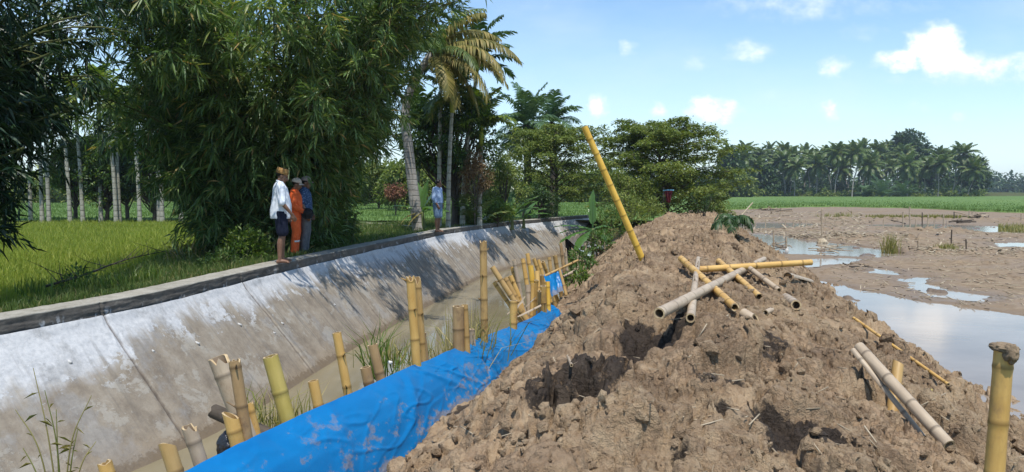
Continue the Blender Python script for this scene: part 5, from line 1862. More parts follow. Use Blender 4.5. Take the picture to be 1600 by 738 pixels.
def bamboo(label, p0, p1, r, mt, name='bamboo_stake', cat='bamboo stake', group=None, node=0.26, top='flat', bottom_open=False, taper=0.06, mud=0.0, bend=0.0, phase=None, nubs=0.35, half=False, jag=0.05, seg=14):
    """A hollow bamboo pole from p0 to p1 as one mesh: nodes, open cut ends, branch nubs, optional broken top."""
    p0, p1 = Vector(p0), Vector(p1)
    L = (p1 - p0).length
    ph = rg.uniform(0, node) if phase is None else phase
    zn = np.arange(ph, L - 0.02, node) + rg.normal(0, node * 0.05, len(np.arange(ph, L - 0.02, node)))
    zs = np.unique(np.concatenate([np.linspace(0, L, max(4, int(L / 0.07))), np.concatenate([z + np.array([-0.022, -0.01, 0, 0.01, 0.022]) for z in zn]) if len(zn) else np.zeros(0)]).clip(0, L))
    band = np.zeros(len(zs))
    rr = r * (1 - taper * zs / L)
    for z in zn:
        band = np.maximum(band, np.exp(-((zs - z - 0.004) / 0.009) ** 2))
        rr = rr + r * (0.06 * np.exp(-((zs - z) / 0.011) ** 2) - 0.02 * np.exp(-((zs - z + 0.03) / 0.02) ** 2))
    a = np.linspace(0, 2 * np.pi, seg, endpoint=False) if not half else np.linspace(-0.1, np.pi + 0.1, seg)
    cx = bend * np.sin(np.pi * zs / L)
    n = len(zs)
    ov = 1 + 0.03 * np.cos(2 * a + rg.uniform(0, 6))
    X = cx[:, None] + rr[:, None] * np.cos(a) * ov
    Y = rr[:, None] * np.sin(a) * ov
    Zv = np.repeat(zs[:, None], seg, 1)
    jv = np.zeros(seg)
    if top == 'jag':
        jv = jag * np.abs(rg.normal(0, 1, seg)).clip(0, 2.2) * rg.choice([0.3, 1.0], seg)
    elif top == 'slant':
        jv = jag * (1 + np.cos(a + rg.uniform(0, 6)))
    elif top == 'split':
        jv = jag * 2.2 * (rg.uniform(0, 1, seg) ** 2.5) * (np.sin(a * 1.0 + 1) > -0.2)
    Zv[-1] -= jv
    Zv[-2] = np.minimum(Zv[-2], Zv[-1] - 0.004)
    for q in range(n - 3, max(0, n - 9), -1):
        Zv[q] = np.minimum(Zv[q], Zv[q + 1] - 0.002)
    mudv = np.clip(1 - zs / max(mud, 1e-3), 0, 1) if mud > 0 else np.zeros(n)
    mb = MB()
    j = np.arange(seg if not half else seg - 1)
    j2 = (j + 1) % seg

    def rings(V, m):
        i = np.arange(m - 1)[:, None] * seg
        return np.stack([i + j, i + j2, i + seg + j2, i + seg + j], -1).reshape(-1, 4)

    V = np.stack([X, Y, Zv], -1)
    mb.add(V.reshape(-1, 3), None, rings(V, n), band=np.repeat(band, seg), mud=np.repeat(mudv, seg))
    w_ = 0.72
    if half:
        Vi = np.stack([cx[:, None] + rr[:, None] * 0.8 * np.cos(a), rr[:, None] * 0.8 * np.sin(a), Zv], -1)
        mb.add(Vi.reshape(-1, 3), None, rings(Vi, n)[:, ::-1], cut=np.repeat(np.full(n, 0.9), seg))
        for e_ in (0, seg - 1):
            E = np.stack([V[:, e_], Vi[:, e_]], 1).reshape(-1, 3)
            q = np.arange(n - 1)[:, None] * 2
            mb.add(E, None, (q + np.array([[0, 2, 3, 1]]) if e_ == 0 else q + np.array([[0, 1, 3, 2]])), cut=np.ones(len(E)))
    else:
        for end in ((1, 0) if bottom_open else (1,)):
            e0 = V[-1] if end else V[0]
            c0 = np.array([cx[-1 if end else 0], 0, 0])
            deep = min(0.14, L * 0.3) * (1 if end else -1)
            inn = (e0 - c0) * np.array([w_, w_, 1]) + c0
            dn_ = inn - np.array([0, 0, deep])
            R3 = np.concatenate([e0, inn])
            q = rings(R3, 2)
            mb.add(R3, None, q if end else q[:, ::-1], cut=np.ones(2 * seg))
            R4 = np.concatenate([inn, dn_, dn_.mean(0)[None]])
            q = rings(R4, 2)
            f = np.array([(seg + i, seg + (i + 1) % seg, 2 * seg) for i in range(seg)])
            mb.add(R4, f if end else f[:, ::-1], q if end else q[:, ::-1], hollow=np.concatenate([np.full(seg, 0.5), np.ones(seg + 1)]))
        for z in zn:
            if rg.uniform() < nubs:
                az = rg.uniform(0, 6.28)
                d_ = np.array([math.cos(az), math.sin(az), 0.7])
                b = np.array([math.cos(az) * r * 0.9, math.sin(az) * r * 0.9, z])
                Vt, Tt, Qt = tube([b, b + d_ * 0.02, b + d_ * rg.uniform(0.025, 0.06)], [r * 0.22, r * 0.17, r * 0.1], 6)
                mb.add(Vt, Tt, Qt, band=np.full(len(Vt), 0.7))
    o = mb.build(name, M[mt], None, p0)
    o.rotation_mode = 'QUATERNION'
    o.rotation_quaternion = (p1 - p0).to_track_quat('Z', 'Y')
    return tag(o, label, cat, group)


def stake(label, tx, ty, bx, by, Y, wpx, mt, dlean=0.0, top='flat', zend=-3.15, **kw):
    a, b = at_y(tx, ty, Y + dlean), at_y(bx, by, Y)
    d_ = (b - a).normalized()
    if d_.z < -0.2:
        b = b + d_ * max(0.0, (b.z - zend) / -d_.z)
    return bamboo(label, b, a, wpx * 0.5 / F * Y, mt, top=top, group='bamboo stakes driven into the canal behind the blue sheets', **kw)


st = stake
st('broken ochre bamboo stake at the near end of the long blue sheet', 259, 689, 276, 742, 4.05, 25, 'bam_ochre', top='slant', jag=0.03)
st('short cut bamboo stub at the foot of the canal wall near the reed stems', 163, 721, 170, 745, 4.6, 23, 'bam_yellow', top='jag', jag=0.015)
st('grey-brown bamboo stake with a split rim, beside the broken ochre one', 294, 664, 316, 730, 4.2, 24, 'bam_grey', top='jag', jag=0.03)
st('shredded flaring grey bamboo stake leaning on the brown stained one', 340, 558, 378, 660, 4.72, 26, 'bam_grey', top='split', jag=0.05, taper=-0.18)
st('brown stained bamboo stake with dark nodes in front of the shredded one', 366, 562, 388, 700, 4.5, 19, 'bam_brown', top='jag', jag=0.02, nubs=0.8)
st('short pale yellow bamboo stake with a bitten top, left of the brown stained one', 358, 642, 374, 705, 4.45, 24, 'bam_yellow', top='slant', jag=0.03)
st('short pale yellow bamboo stake right of the brown stained one', 388, 628, 404, 690, 4.75, 14, 'bam_yellow', top='jag', jag=0.03)
st('thick greenish bamboo stake with a notched rim', 422, 556, 452, 665, 4.9, 25, 'bam_green', top='jag', jag=0.012)
st('short yellow bamboo stake with a knobbly top beside the thick greenish one', 489, 595, 500, 645, 5.35, 17, 'bam_yellow', top='flat', phase=0.05)
st('yellow bamboo stake with a dark twig at its top node', 526, 520, 545, 622, 5.7, 15, 'bam_yellow', nubs=0.9)
st('brown weathered bamboo stake left of the white jug', 582, 538, 597, 600, 6.15, 17, 'bam_brown', top='jag', jag=0.015)
st('stubby brown bamboo stake below the brown weathered one', 571, 574, 579, 612, 6.0, 18, 'bam_brown', top='flat')
st('tall yellow bamboo stake with a torn top, the front one of a pair', 641, 431, 652, 580, 6.55, 14.5, 'bam_yellow', top='jag', jag=0.025, nubs=0.9)
st('tall darker bamboo stake right behind the torn yellow one', 652, 433, 662, 575, 6.75, 12, 'bam_ochre', top='split', jag=0.06)
st('low bamboo stake wedged behind the tall torn pair', 660, 520, 665, 566, 6.9, 12, 'bam_brown', top='jag', jag=0.02)
st('thick dark weathered bamboo stake with a flat top', 716, 478, 717, 560, 7.4, 19, 'bam_brown', top='jag', jag=0.01)
st('thin ochre bamboo stake pressed against the thick dark one', 726, 476, 730, 550, 7.45, 10.5, 'bam_ochre', top='flat')
st('low pale bamboo stub right of the thick dark stake', 737, 513, 739, 540, 7.7, 10, 'bam_grey', top='jag', jag=0.02)
st('tallest bamboo stake standing alone, brown nodes and a torn top', 755, 376, 757, 535, 8.0, 12, 'bam_ochre', top='jag', jag=0.02, nubs=0.9)
st('smooth yellow bamboo stake at the bend of the blue sheet', 803, 470, 802, 525, 9.0, 13, 'bam_yellow', top='flat')
lean = [(769, 417, 803, 470, 10.2, 9, 'bam_ochre', 'longest of the bamboo stakes slanting left over the water'), (772, 441, 792, 470, 10.3, 7.5, 'bam_yellow', 'shortest slanting stake, lowest over the water'),
        (789, 434, 812, 478, 10.4, 9, 'bam_ochre', 'slanting bamboo stake lying beside the longest one'), (797, 431, 815, 474, 10.6, 9, 'bam_yellow', 'yellow slanting bamboo stake in the middle of the leaning bunch'),
        (800, 417, 812, 470, 10.8, 6.5, 'bam_yellow', 'thin slanting bamboo stake against the grey-brown stick')]
for (a_, b_, c_, d_, Y, w_, mt, lb) in lean:
    st(lb, a_, b_, c_, d_, Y, w_, mt)
st('grey-brown upright stick between the slanting and the upright stakes', 803, 406, 815, 470, 10.7, 6.5, 'bam_grey', top='jag', jag=0.02)
up = [(817, 404, 825, 455, 11.4, 7.5, 'bam_yellow', 'double-banded yellow stake at the left of the upright bunch'), (824, 396, 833, 450, 11.6, 7, 'bam_yellow', 'highest yellow stake of the upright bunch behind the blue sheets'),
      (829, 415, 834, 455, 11.2, 9, 'bam_bright', 'bright thick yellow stake in front of the highest one'), (834, 404, 850, 450, 12.2, 6, 'bam_yellow', 'first of three parallel slanting yellow stakes'), (841, 406, 854, 450, 12.4, 6, 'bam_yellow', 'second of three parallel slanting yellow stakes'),
      (848, 409, 860, 440, 12.6, 6.5, 'bam_yellow', 'third of three parallel slanting yellow stakes, nearest the small blue sheet'), (858, 402, 862, 432, 13.2, 6, 'bam_ochre', 'yellow stake just above the rail of the small blue sheet'), (867, 399, 872, 430, 13.4, 7, 'bam_ochre', 'brownish stake beyond the rail of the small blue sheet'),
      (839, 424, 842, 470, 11.0, 8, 'bam_yellow', 'short yellow stake left of the small blue sheet'), (847, 430, 848, 470, 11.3, 7, 'bam_ochre', 'short ochre stake touching the small blue sheet'), (838, 438, 835, 480, 10.6, 8, 'bam_yellow', 'short yellow stake in the second row of the bunch'),
      (849, 447, 850, 500, 10.35, 10, 'bam_yellow', 'thick yellow stake tied at the far end of the long blue sheet'), (856, 440, 858, 498, 10.5, 7, 'bam_bright', 'orange-yellow stake at the very end of the long blue sheet'), (843, 455, 842, 495, 10.3, 6, 'bam_ochre', 'slim ochre stake next to the thick tied one'),
      (825, 445, 827, 480, 10.5, 9, 'bam_grey', 'pale cut stake low in the bunch'), (833, 443, 831, 488, 10.4, 7, 'bam_yellow', 'yellow stake between the pale cut one and the tied one')]
for (a_, b_, c_, d_, Y, w_, mt, lb) in up:
    st(lb, a_, b_, c_, d_, Y, w_, mt, dlean=rg.normal(0, 0.1))
st('tall thin brown stake behind the end of the rail', 876, 379, 883, 440, 13.6, 5.5, 'bam_brown', top='jag', jag=0.03)
st('thin pale stake with a pointed tip behind the end of the rail', 883, 388, 888, 440, 13.8, 5, 'bam_grey', top='slant', jag=0.04)
bamboo('thin bamboo rail carrying the small blue sheet', at_y(846, 434, 11.9), at_y(903, 407, 12.5), 0.024, 'bam_ochre', 'bamboo_rail', 'bamboo rail', taper=0.2)
bamboo('slanting bamboo prop under the end of the rail', at_y(885, 462, 12.0), at_y(874, 421, 12.15), 0.028, 'bam_ochre', 'bamboo_prop', 'bamboo prop')
bamboo('short crosswise bamboo stick beside the small blue sheet', at_y(880, 433, 12.4), at_y(897, 424, 12.6), 0.024, 'bam_grey', 'bamboo_stick', 'bamboo stick')
for (a_, b_, c_, d_, Y, w_, lb) in ((935, 372, 941, 402, 17.6, 5, 'thick dead grey stake under the banana plant'), (931, 385, 933, 402, 17.4, 4, 'short dead stake under the banana plant, left of the thick one'), (943, 361, 946, 398, 18, 4, 'long dead stake under the banana plant, right of the thick one'), (914, 380, 917, 408, 16.8, 4, 'dark dead stake at the water below the banana leaves')):
    bamboo(lb, at_y(c_, d_ + 6, Y), at_y(a_, b_, Y), w_ * 0.5 / F * Y, 'bam_grey', 'dead_stake', 'stake', 'dead stakes under the banana plant', top='jag', jag=0.03, seg=8)
bamboo('dead log lying at the water under the banana plant', at_y(908, 388, 17.2), at_y(942, 392, 17.4), 0.05, 'bam_brown', 'fallen_log', 'log', seg=9)
for (a_, b_, c_, d_, Y, r_, lb) in ((792, 492, 818, 472, 9.5, 0.014, 'pale split bamboo sliver lying across the end of the blue sheet'), (806, 498, 846, 478, 9.4, 0.02, 'longer split bamboo sliver on the rim of the blue sheet'), (812, 455, 822, 490, 10.0, 0.016, 'pale sliver standing among the cut stakes'), (822, 462, 806, 486, 9.9, 0.018, 'pale sliver slanting down from the cut stakes'), (840, 462, 822, 480, 9.9, 0.012, 'thin pale sliver crossing the cut stakes')):
    bamboo(lb, at_y(c_, d_, Y), at_y(a_, b_, Y), r_, 'bam_grey', 'bamboo_sliver', 'bamboo sliver', 'split slivers by the cut stakes', half=True, top='jag', jag=0.04, seg=7)

# ------------------------------------------------------------------ blue plastic sheets
m, k = mat('blue_tarpaulin')
co = k.coord('Object')
n1 = k.noise(k.mapping(co, (1.6, 1.6, 4)), 1.0, 6.0, 0.65)
n2 = k.noise(k.mapping(co, (7, 7, 12)), 1.0, 6.0, 0.7)
n3 = k.noise(k.mapping(co, (45, 45, 45)), 1.0, 3.0, 0.6)
c = k.ramp(n1, [(0.3, (0.0, 0.155, 0.42)), (0.7, (0.003, 0.225, 0.56))])
low = k.attr('low')
dirt = k.step(k.math('ADD', k.math('ADD', k.math('MULTIPLY', n2, 0.55), k.math('MULTIPLY', n1, 0.45)), k.math('MULTIPLY', low, 0.17)), 0.60, 0.66)
dirt = k.math('MULTIPLY', dirt, k.math('ADD', 0.35, k.math('MULTIPLY', low, 0.65)))
c = k.mix(k.math('MULTIPLY', dirt, 0.85), c, k.ramp(n3, [(0.3, (0.2, 0.15, 0.11)), (0.7, (0.36, 0.29, 0.22))]))
p = k.pbsdf(c, k.math('ADD', 0.36, k.math('MULTIPLY', dirt, 0.4)), 0.5, k.bump(k.math('ADD', n2, k.math('MULTIPLY', n3, 0.2)), 0.25, 0.012))
tr = k.new('ShaderNodeBsdfTranslucent')
k.put(tr.inputs[0], (0.0, 0.32, 0.85))
mx = k.new('ShaderNodeMixShader')
mx.inputs[0].default_value = 0.28
k.l.new(p, mx.inputs[1])
k.l.new(tr.outputs[0], mx.inputs[2])
k.out(mx.outputs[0])
M['tarp'] = m


def line_hit(px, py, off):
    r = ray(px, py)
    t_ = (1.75 - off + 0.34 * 3.94) / (0.34 * r.y - r.x)
    return r * t_


top_px = [(215, 772), (290, 735), (350, 704), (420, 671), (500, 634), (560, 607), (640, 573), (700, 548), (750, 527), (790, 513), (830, 496), (861, 476)]
bot_px = [(470, 850), (545, 772), (593, 737), (631, 709), (693, 663), (740, 616), (783, 580), (812, 572), (840, 543), (862, 518)]
tp = np.array([line_hit(*p, 0.0) for p in top_px])
bp = np.array([line_hit(*p, 0.43) for p in bot_px])
tp = tp[np.argsort(tp[:, 1])]
bp = bp[np.argsort(bp[:, 1])]
y_end = tp[-1, 1]
ns, nt = 520, 80
sv = np.linspace(2.4, y_end, ns)
zt = np.interp(sv, tp[:, 1], tp[:, 2])
zb = np.interp(sv, bp[:, 1], bp[:, 2]) - 0.16
tv = np.linspace(-0.12, 1, nt)
S_, T_ = np.meshgrid(sv, tv, indexing='ij')
tc = np.clip(T_, 0, 1)
xo = 0.43 * np.interp(tc, [0, 0.16, 0.3, 0.42, 1], [0, 0.22, 0.42, 0.55, 1.0]) * np.interp(S_, [9.3, 10.5], [1, 0.55])
zz = zt[:, None] + (zb - zt)[:, None] * np.interp(tc, [0, 0.16, 0.3, 0.42, 1], [0, 0.12, 0.24, 0.37, 1.0])
back = np.clip(-T_, 0, 1) / 0.12
zz = zz - back * 0.09
xo = xo - back * 0.03
# folds: long creases that radiate from the stakes, sagging between them
fold = 0
for (c0, amp, wd, sl) in [(rg.uniform(2.6, y_end), rg.uniform(0.008, 0.022) * rg.choice([-1, 1]), rg.uniform(0.03, 0.1), rg.uniform(-0.9, 0.9)) for _ in range(26)]:
    dd = (S_ - c0 - sl * tc) / (wd * (0.4 + 1.2 * tc))
    fold = fold + amp * np.exp(-dd * dd) * np.sin(np.pi * np.clip(tc * 1.15, 0, 1)) ** 0.6
fold = fold + 0.012 * fbm(S_ * 1.1 - tc * 1.5, tc * 3 + S_ * 0.5, o=2, seed=180) + 0.009 * sstep(0.90, 1.0, 1 - np.abs(fbm(S_ * 1.5 - tc * 2.2, tc * 2.2 + S_ * 0.7, o=2, seed=181))) * sstep(0.02, 0.3, tc) + 0.006 * sstep(0.88, 1.0, 1 - np.abs(fbm(S_ * 3 + tc * 3.5, tc * 3.0, o=2, seed=186)))
fold = fold + 0.012 * np.abs(np.sin(S_ * 9 + 4 * fbm(S_ * 1.0, tc * 2, o=2, seed=183))) * np.exp(-((tc - 0.14) / 0.12) ** 2)
# the sharp inner fold where the sheet turns at the far bend
fold = fold + 0.05 * sstep(9.0, 9.35, S_) * sstep(9.85, 9.45, S_) * tc
X_ = -1.75 + 0.34 * (S_ - 3.94) + xo + fold * 0.95
Y_ = S_ - fold * 0.3
V = np.stack([X_, Y_, zz + 0.25 * fold * sstep(0, 0.2, tc) + 0.010 * fbm(S_ * 2.5, S_ * 0, o=3, seed=182) * (1 - tc)], -1)
t = thing('blue_tarpaulin', 'long bright blue plastic sheet stretched along the canal side of the mud embankment', 'tarpaulin', (0, 6, -2))
o_ = np.array([0, 6, -2.0])
MB().add((V - o_).reshape(-1, 3), Q=grid(V, ns, nt), low=tc.ravel()).build('sheet', M['tarp'], t)
# the far end folded back round the last stakes
n2_, m2_ = 60, 30
u = np.linspace(0, 1, n2_)
pa = curve3([V[-1, 12], V[-1, 12] + np.array([-0.05, 0.16, 0.0]), np.array([0.2, 10.62, -1.86]), np.array([-0.12, 10.3, -1.98])], 20)[:n2_]
vv = np.linspace(0, 1, m2_)
E = pa[:, None] + np.array([0.05, 0, -0.55])[None, None] * vv[None, :, None] * (1 - 0.3 * u[:, None, None]) + 0.02 * fbm(u[:, None] * 6 + 0 * vv[None], vv[None] * 3 + 0 * u[:, None], o=3, seed=184)[..., None]
MB().add((E - o_).reshape(-1, 3), Q=grid(E, n2_, m2_), low=np.tile(vv, n2_)).build('folded_end', M['tarp'], t)

c4 = [at_y(848, 430, 11.95), at_y(877, 419, 12.25), at_y(884, 450, 12.1), at_y(862, 464, 11.75)]
c4 = [np.array(c) for c in c4]
u, vv = np.meshgrid(np.linspace(0, 1, 50), np.linspace(0, 1, 40), indexing='ij')
Pq = (c4[0] * (1 - u[..., None]) + c4[1] * u[..., None]) * (1 - vv[..., None]) + (c4[3] * (1 - u[..., None]) + c4[2] * u[..., None]) * vv[..., None]
Pq = Pq + np.array([0.35, -0.9, 0.1]) * (0.035 * fbm(u * 5, vv * 2, o=3, seed=185) + 0.03 * np.sin(u * 17 + vv * 2) * vv)[..., None] + np.array([0, -0.03, 0])
tag(MB().add(Pq.reshape(-1, 3), Q=grid(Pq, 50, 40), low=(vv * 0.8).ravel()).build('blue_tarpaulin', M['tarp']), 'small muddy blue plastic sheet hung over the thin bamboo rail', 'tarpaulin')

# ------------------------------------------------------------------ things in the canal
m, k = mat('white_plastic')
k.out(k.pbsdf(k.mix(k.step(k.noise(k.coord('Object'), 30.0, 4.0), 0.5, 0.7), (0.72, 0.7, 0.64), (0.5, 0.45, 0.36)), 0.4, 0.4))
M['white_plastic'] = m
m, k = mat('black_plastic')
k.out(k.pbsdf((0.018, 0.019, 0.024), 0.3, 0.5, k.bump(k.noise(k.coord('Object'), 25.0, 5.0), 0.6, 0.02)))
M['black_plastic'] = m
q = at_y(603, 590, 6.45)
t = thing('plastic_jug', 'white plastic jug wedged behind the blue sheet', 'jug', (q.x, q.y, q.z - 0.02))
prof = [(0.0, 0.0), (0.045, 0.0), (0.052, 0.012), (0.052, 0.095), (0.046, 0.122), (0.024, 0.142), (0.018, 0.148)]
V, T, Q = tube([(0, 0, z) for _, z in prof], [max(r_, 0.001) for r_, _ in prof], 16, True, 0.75)
MB().add(V, T, Q).build('body', M['white_plastic'], t)
V, T, Q = tube([(0, 0, 0.148), (0, 0, 0.152), (0, 0, 0.168), (0, 0, 0.17)], [0.019, 0.021, 0.021, 0.018], 14)
MB().add(V, T, Q).build('cap', M['white_plastic'], t)
t.rotation_euler = (0.1, 0.22, 0.5)


def lump(seed, sub=4, amp=0.5, fr=2.2):
    bm = bmesh.new()
    bmesh.ops.create_icosphere(bm, subdivisions=sub, radius=1.0)
    V = np.array([v.co[:] for v in bm.verts])
    T = np.array([[v.index for v in f.verts] for f in bm.faces])
    bm.free()
    d_ = 1 + amp * (0.5 - np.abs(fbm(V[:, 0] * fr + seed, V[:, 1] * fr, V[:, 2] * fr, o=4, seed=seed)))
    return V * d_[:, None], T


q = at_y(360, 697, 4.5)
V, T = lump(5)
tag(MB().add(V * np.array([0.07, 0.06, 0.085]), T).build('plastic_bag', M['black_plastic'], None, tuple(q)), 'crumpled black plastic bag behind the brown stained stake', 'plastic bag')
bamboo('dark hollow log floating in the canal behind the shredded stake', at_y(440, 690, 4.95), at_y(333, 642, 5.15), 0.055, 'bam_brown', 'floating_log', 'log', top='jag', jag=0.03)
bpy.data.objects['floating_log'].data.materials[0] = M['bark_dark']

q = at_y(765, 522, 8.5)
weed_patch('leafy green plant growing between the tallest stake and the blue sheet', (q.x, q.y, -2.6), 0.36, 0.32, 0.95, 750, 0.085, 0.04, 'weed_leaf', rg, 'water plant', 'water_plant')
for (px, py, Y, rx, h, n, lb) in ((690, 560, 7.6, 0.42, 0.62, 190, 'yellowish wild grass in the water behind the thick dark stake'), (735, 520, 8.0, 0.3, 0.65, 150, 'yellowish wild grass left of the tallest stake'), (458, 650, 5.6, 0.2, 0.4, 90, 'drooping dry grass caught right of the thick greenish stake'),
                                  (400, 640, 5.2, 0.16, 0.42, 45, 'dry grass caught behind the brown stained stake'), (610, 545, 7.4, 0.3, 0.35, 90, 'floating straw and grass near the white jug'), (590, 545, 6.6, 0.14, 0.6, 60, 'green grass blades over the brown weathered stake')):
    q = at_y(px, py, Y)
    P = rg.normal(0, rx * 0.5, (n, 3)) * np.array([1, 1, 0.1])
    o = MB().add(*blades(P, h * rg.uniform(0.4, 1.15, n), 0.012, 0.75, rg)).build('wild_grass', M['straw_grass' if 'dry' in lb or 'straw' in lb or 'yellowish' in lb else 'bright_leaf'], None, (q.x, q.y, max(-2.93, q.z - h * 0.45)))
    tag(o, lb, 'grass')

# ------------------------------------------------------------------ bamboo lying and leaning on the embankment
LG = 'bamboo poles lying crosswise on the embankment'


def lying(label, ax, ay, bx, by, r, mt, za=0.0, zb=0.0, name='bamboo_pole', cat='bamboo pole', group=LG, **kw):
    """Pole lying on the mud between two photo pixels (a = near/first end)."""
    a, b = on_mound(ax, ay), on_mound(bx, by)
    # keep the picture position while lifting the end: move it towards the viewer along its ray
    def lift(px, py, p, h):
        r_ = ray(px, py)
        y = p.y - np.arange(80) * 0.02
        x, z = r_.x / r_.y * y, r_.z / r_.y * y
        up = z - mound_z(x, y)[0] >= h
        i = int(np.argmax(up)) if up.any() else 0
        return r_ * float(y[i] / r_.y)
    a, b = lift(ax, ay, a, za + r * 0.8), lift(bx, by, b, zb + r * 0.8)
    if (b - a).length > 0.6:
        for _ in range(12):
            u = np.linspace(0.08, 0.92, 40)
            L_ = np.array(a)[None] * (1 - u[:, None]) + np.array(b)[None] * u[:, None]
            over = mound_z(L_[:, 0], L_[:, 1])[0] - L_[:, 2] + r * 0.15
            if np.mean(over > 0) < 0.12:
                break
            wa = float(np.mean((over > 0) & (u < 0.6)) > 0.05)
            wb = float(np.mean((over > 0) & (u > 0.4)) > 0.05)
            a, b = a * (1 - 0.010 * wa), b * (1 - 0.010 * wb)
    return bamboo(label, a, b, r, mt, name, cat, group, bottom_open=True, **kw)


lying('grey bamboo pole with open end crossing the pile from bottom left to top right', 1030, 490, 1194, 405, 0.047, 'bam_grey', 0.04, 0.30, nubs=0.1, node=0.34, taper=0.22)
ya = on_mound(1081, 424).y - 0.25
bamboo('long smooth yellow pole lying level across the top of the pile', at_y(1079, 422, ya), at_y(1268, 410, ya + 0.25), 0.039, 'bam_yellow', 'bamboo_pole', 'bamboo pole', LG, bottom_open=True, nubs=0.2, node=0.33, taper=0.05)
lying('grey pole pointing at the viewer with a dark open end', 1079, 497, 1091, 404, 0.040, 'bam_grey', 0.02, 0.06, nubs=0.8, taper=0.3)
lying('yellow pole broken off at its lower end, under the grey crossing pole', 1064, 404, 1149, 481, 0.039, 'bam_yellow', 0.05, 0.02, top='jag', jag=0.05, nubs=0.2)
lying('shorter yellow pole with a notched broken end, right of the grey crossing pole', 1123, 408, 1187, 464, 0.037, 'bam_yellow', 0.0, 0.0, top='jag', jag=0.05, nubs=0.2)
lying('dull grey-brown pole sloping down right under the level yellow one', 1172, 420, 1217, 454, 0.034, 'bam_grey', 0.0, 0.0, nubs=0.2)
lying('short bamboo offcut with a dark gaping end below the pile', 1161, 490, 1186, 504, 0.052, 'bam_grey', 0.0, 0.01, name='bamboo_offcut', cat='bamboo offcut', top='slant', jag=0.04)
lying('short round bamboo offcut with its hollow end facing the viewer', 1228, 466, 1244, 477, 0.055, 'bam_grey', 0.0, 0.0, name='bamboo_offcut', cat='bamboo offcut')
lying('tiny bamboo chip between the two offcuts', 1196, 489, 1206, 484, 0.028, 'bam_grey', 0.0, 0.0, name='bamboo_offcut', cat='bamboo offcut', top='jag', jag=0.02)
lying('pale split half bamboo with a toothed edge on the right rim', 1231, 432, 1267, 441, 0.05, 'bam_grey', 0.05, 0.03, name='split_bamboo', cat='split bamboo', half=True, top='jag', jag=0.05)
lying('small pale stick poking out of the mud near the bend of the blue sheet', 893, 571, 887, 556, 0.011, 'bam_grey', 0.0, 0.05, name='stick', cat='stick', group=None)

b0 = on_mound(1003, 404)
Yb = b0.y
tpt = at_y(913, 198, Yb - 0.15)
b0 = b0 - (tpt - b0).normalized() * 0.25
bamboo('tall bright yellow bamboo pole stuck slanting into the embankment', b0, tpt, 5.2 / F * Yb, 'bam_bright', 'bamboo_pole', 'bamboo pole', node=0.235, nubs=0.1, taper=0.08, bend=0.012)

lying('thick grey bamboo pole lying down the right slope', 1342, 542, 1483, 696, 0.044, 'bam_grey', 0.20, 0.03, group=None, nubs=0.6, node=0.3)
lying('thin pale split bamboo lying left along the thick grey pole', 1332, 547, 1443, 684, 0.024, 'bam_grey', 0.17, 0.03, group=None, name='split_bamboo', cat='split bamboo', half=True, nubs=0)
lying('thin yellow bamboo stick lying along the right edge of the embankment', 1334, 497, 1482, 601, 0.016, 'bam_yellow', 0.03, 0.02, group=None, name='bamboo_stick', cat='bamboo stick')
for (tx_, ty_, bx, by, w_, lb) in ((1404, 563, 1389, 650, 19, 'half buried yellow bamboo stake behind the grey pole on the right slope'), (1450, 608, 1442, 652, 18, 'short greenish bamboo stub right of the grey pole on the right slope')):
    p = on_mound(bx, by)
    p = p * ((p.y + 0.4) / p.y)
    bamboo(lb, p - Vector((0, 0, 0.25)), at_y(tx_, ty_, p.y + 0.35), w_ * 0.5 / F * p.y, 'bam_green' if tx_ > 1420 else 'bam_ochre', mud=0.35, top='slant', jag=0.02)
fp = bamboo('tall yellow bamboo stake in the near corner, mud clod on its tip', at_y(1549, 800, 3.0), at_y(1569, 545, 3.0), 15.0 / F * 3.0, 'bam_yellow', node=0.22, nubs=0.0, mud=0.1, taper=0.04)
Lf = (at_y(1569, 545, 3.0) - at_y(1549, 800, 3.0)).length
V, T = lump(9, 4, 0.8, 1.8)
mb = MB().add(V * np.array([0.043, 0.042, 0.016]) + np.array([0, 0, Lf + 0.004]), T, wet=np.zeros(len(V)))
V, T = lump(12, 4, 0.8, 1.8)
mb.add(V * np.array([0.022, 0.022, 0.034]) + np.array([-0.042, 0.0, Lf - 0.012]), T)
mb.build('mud_clod', M['paddy'], fp)

# ------------------------------------------------------------------ stakes, sticks and litter on the mud flat
FG = 'thin stakes standing on the mud flat'
flat_st = [  # px, top, bottom, dark?, label
    (1284, 327, 378, 0, 'tallest pale stake on the mud flat, a pale clod at its foot'), (1209, 358, 388, 0, 'pale stake standing in the pool right of the cut palm frond'), (1229, 371, 393, 0, 'pale stake above the small white bottle'),
    (1411, 331, 354, 0, 'pale stake at the left of the spaced row in the middle of the flat'), (1422, 323, 352, 0, 'tall thin pale stake second in the spaced row'), (1449, 336, 356, 0, 'pale stake in the middle of the spaced row'), (1475, 335, 352, 0, 'pale stake near the right of the spaced row'),
    (1441, 332, 353, 1, 'dark thin stick within the spaced row of pale stakes'), (1491, 331, 343, 1, 'dark stick at the end of the grassy bund'), (1514, 329, 339, 0, 'left one of two stakes at the driftwood pile'), (1519, 330, 339, 0, 'right one of two stakes at the driftwood pile'),
    (1486, 359, 388, 1, 'tall dark stick rising from the near mud ridge'), (1510, 374, 391, 1, 'dark forked stick on the near mud ridge'), (1420, 384, 393, 1, 'short dark peg at the left end of the near mud ridge'), (1436, 376, 389, 0, 'short pale peg near the left end of the near mud ridge'),
    (1596, 334, 345, 0, 'pale stake at the far right of the flat'), (1340, 346, 354, 0, 'short thick whitish stake on the far flat')]
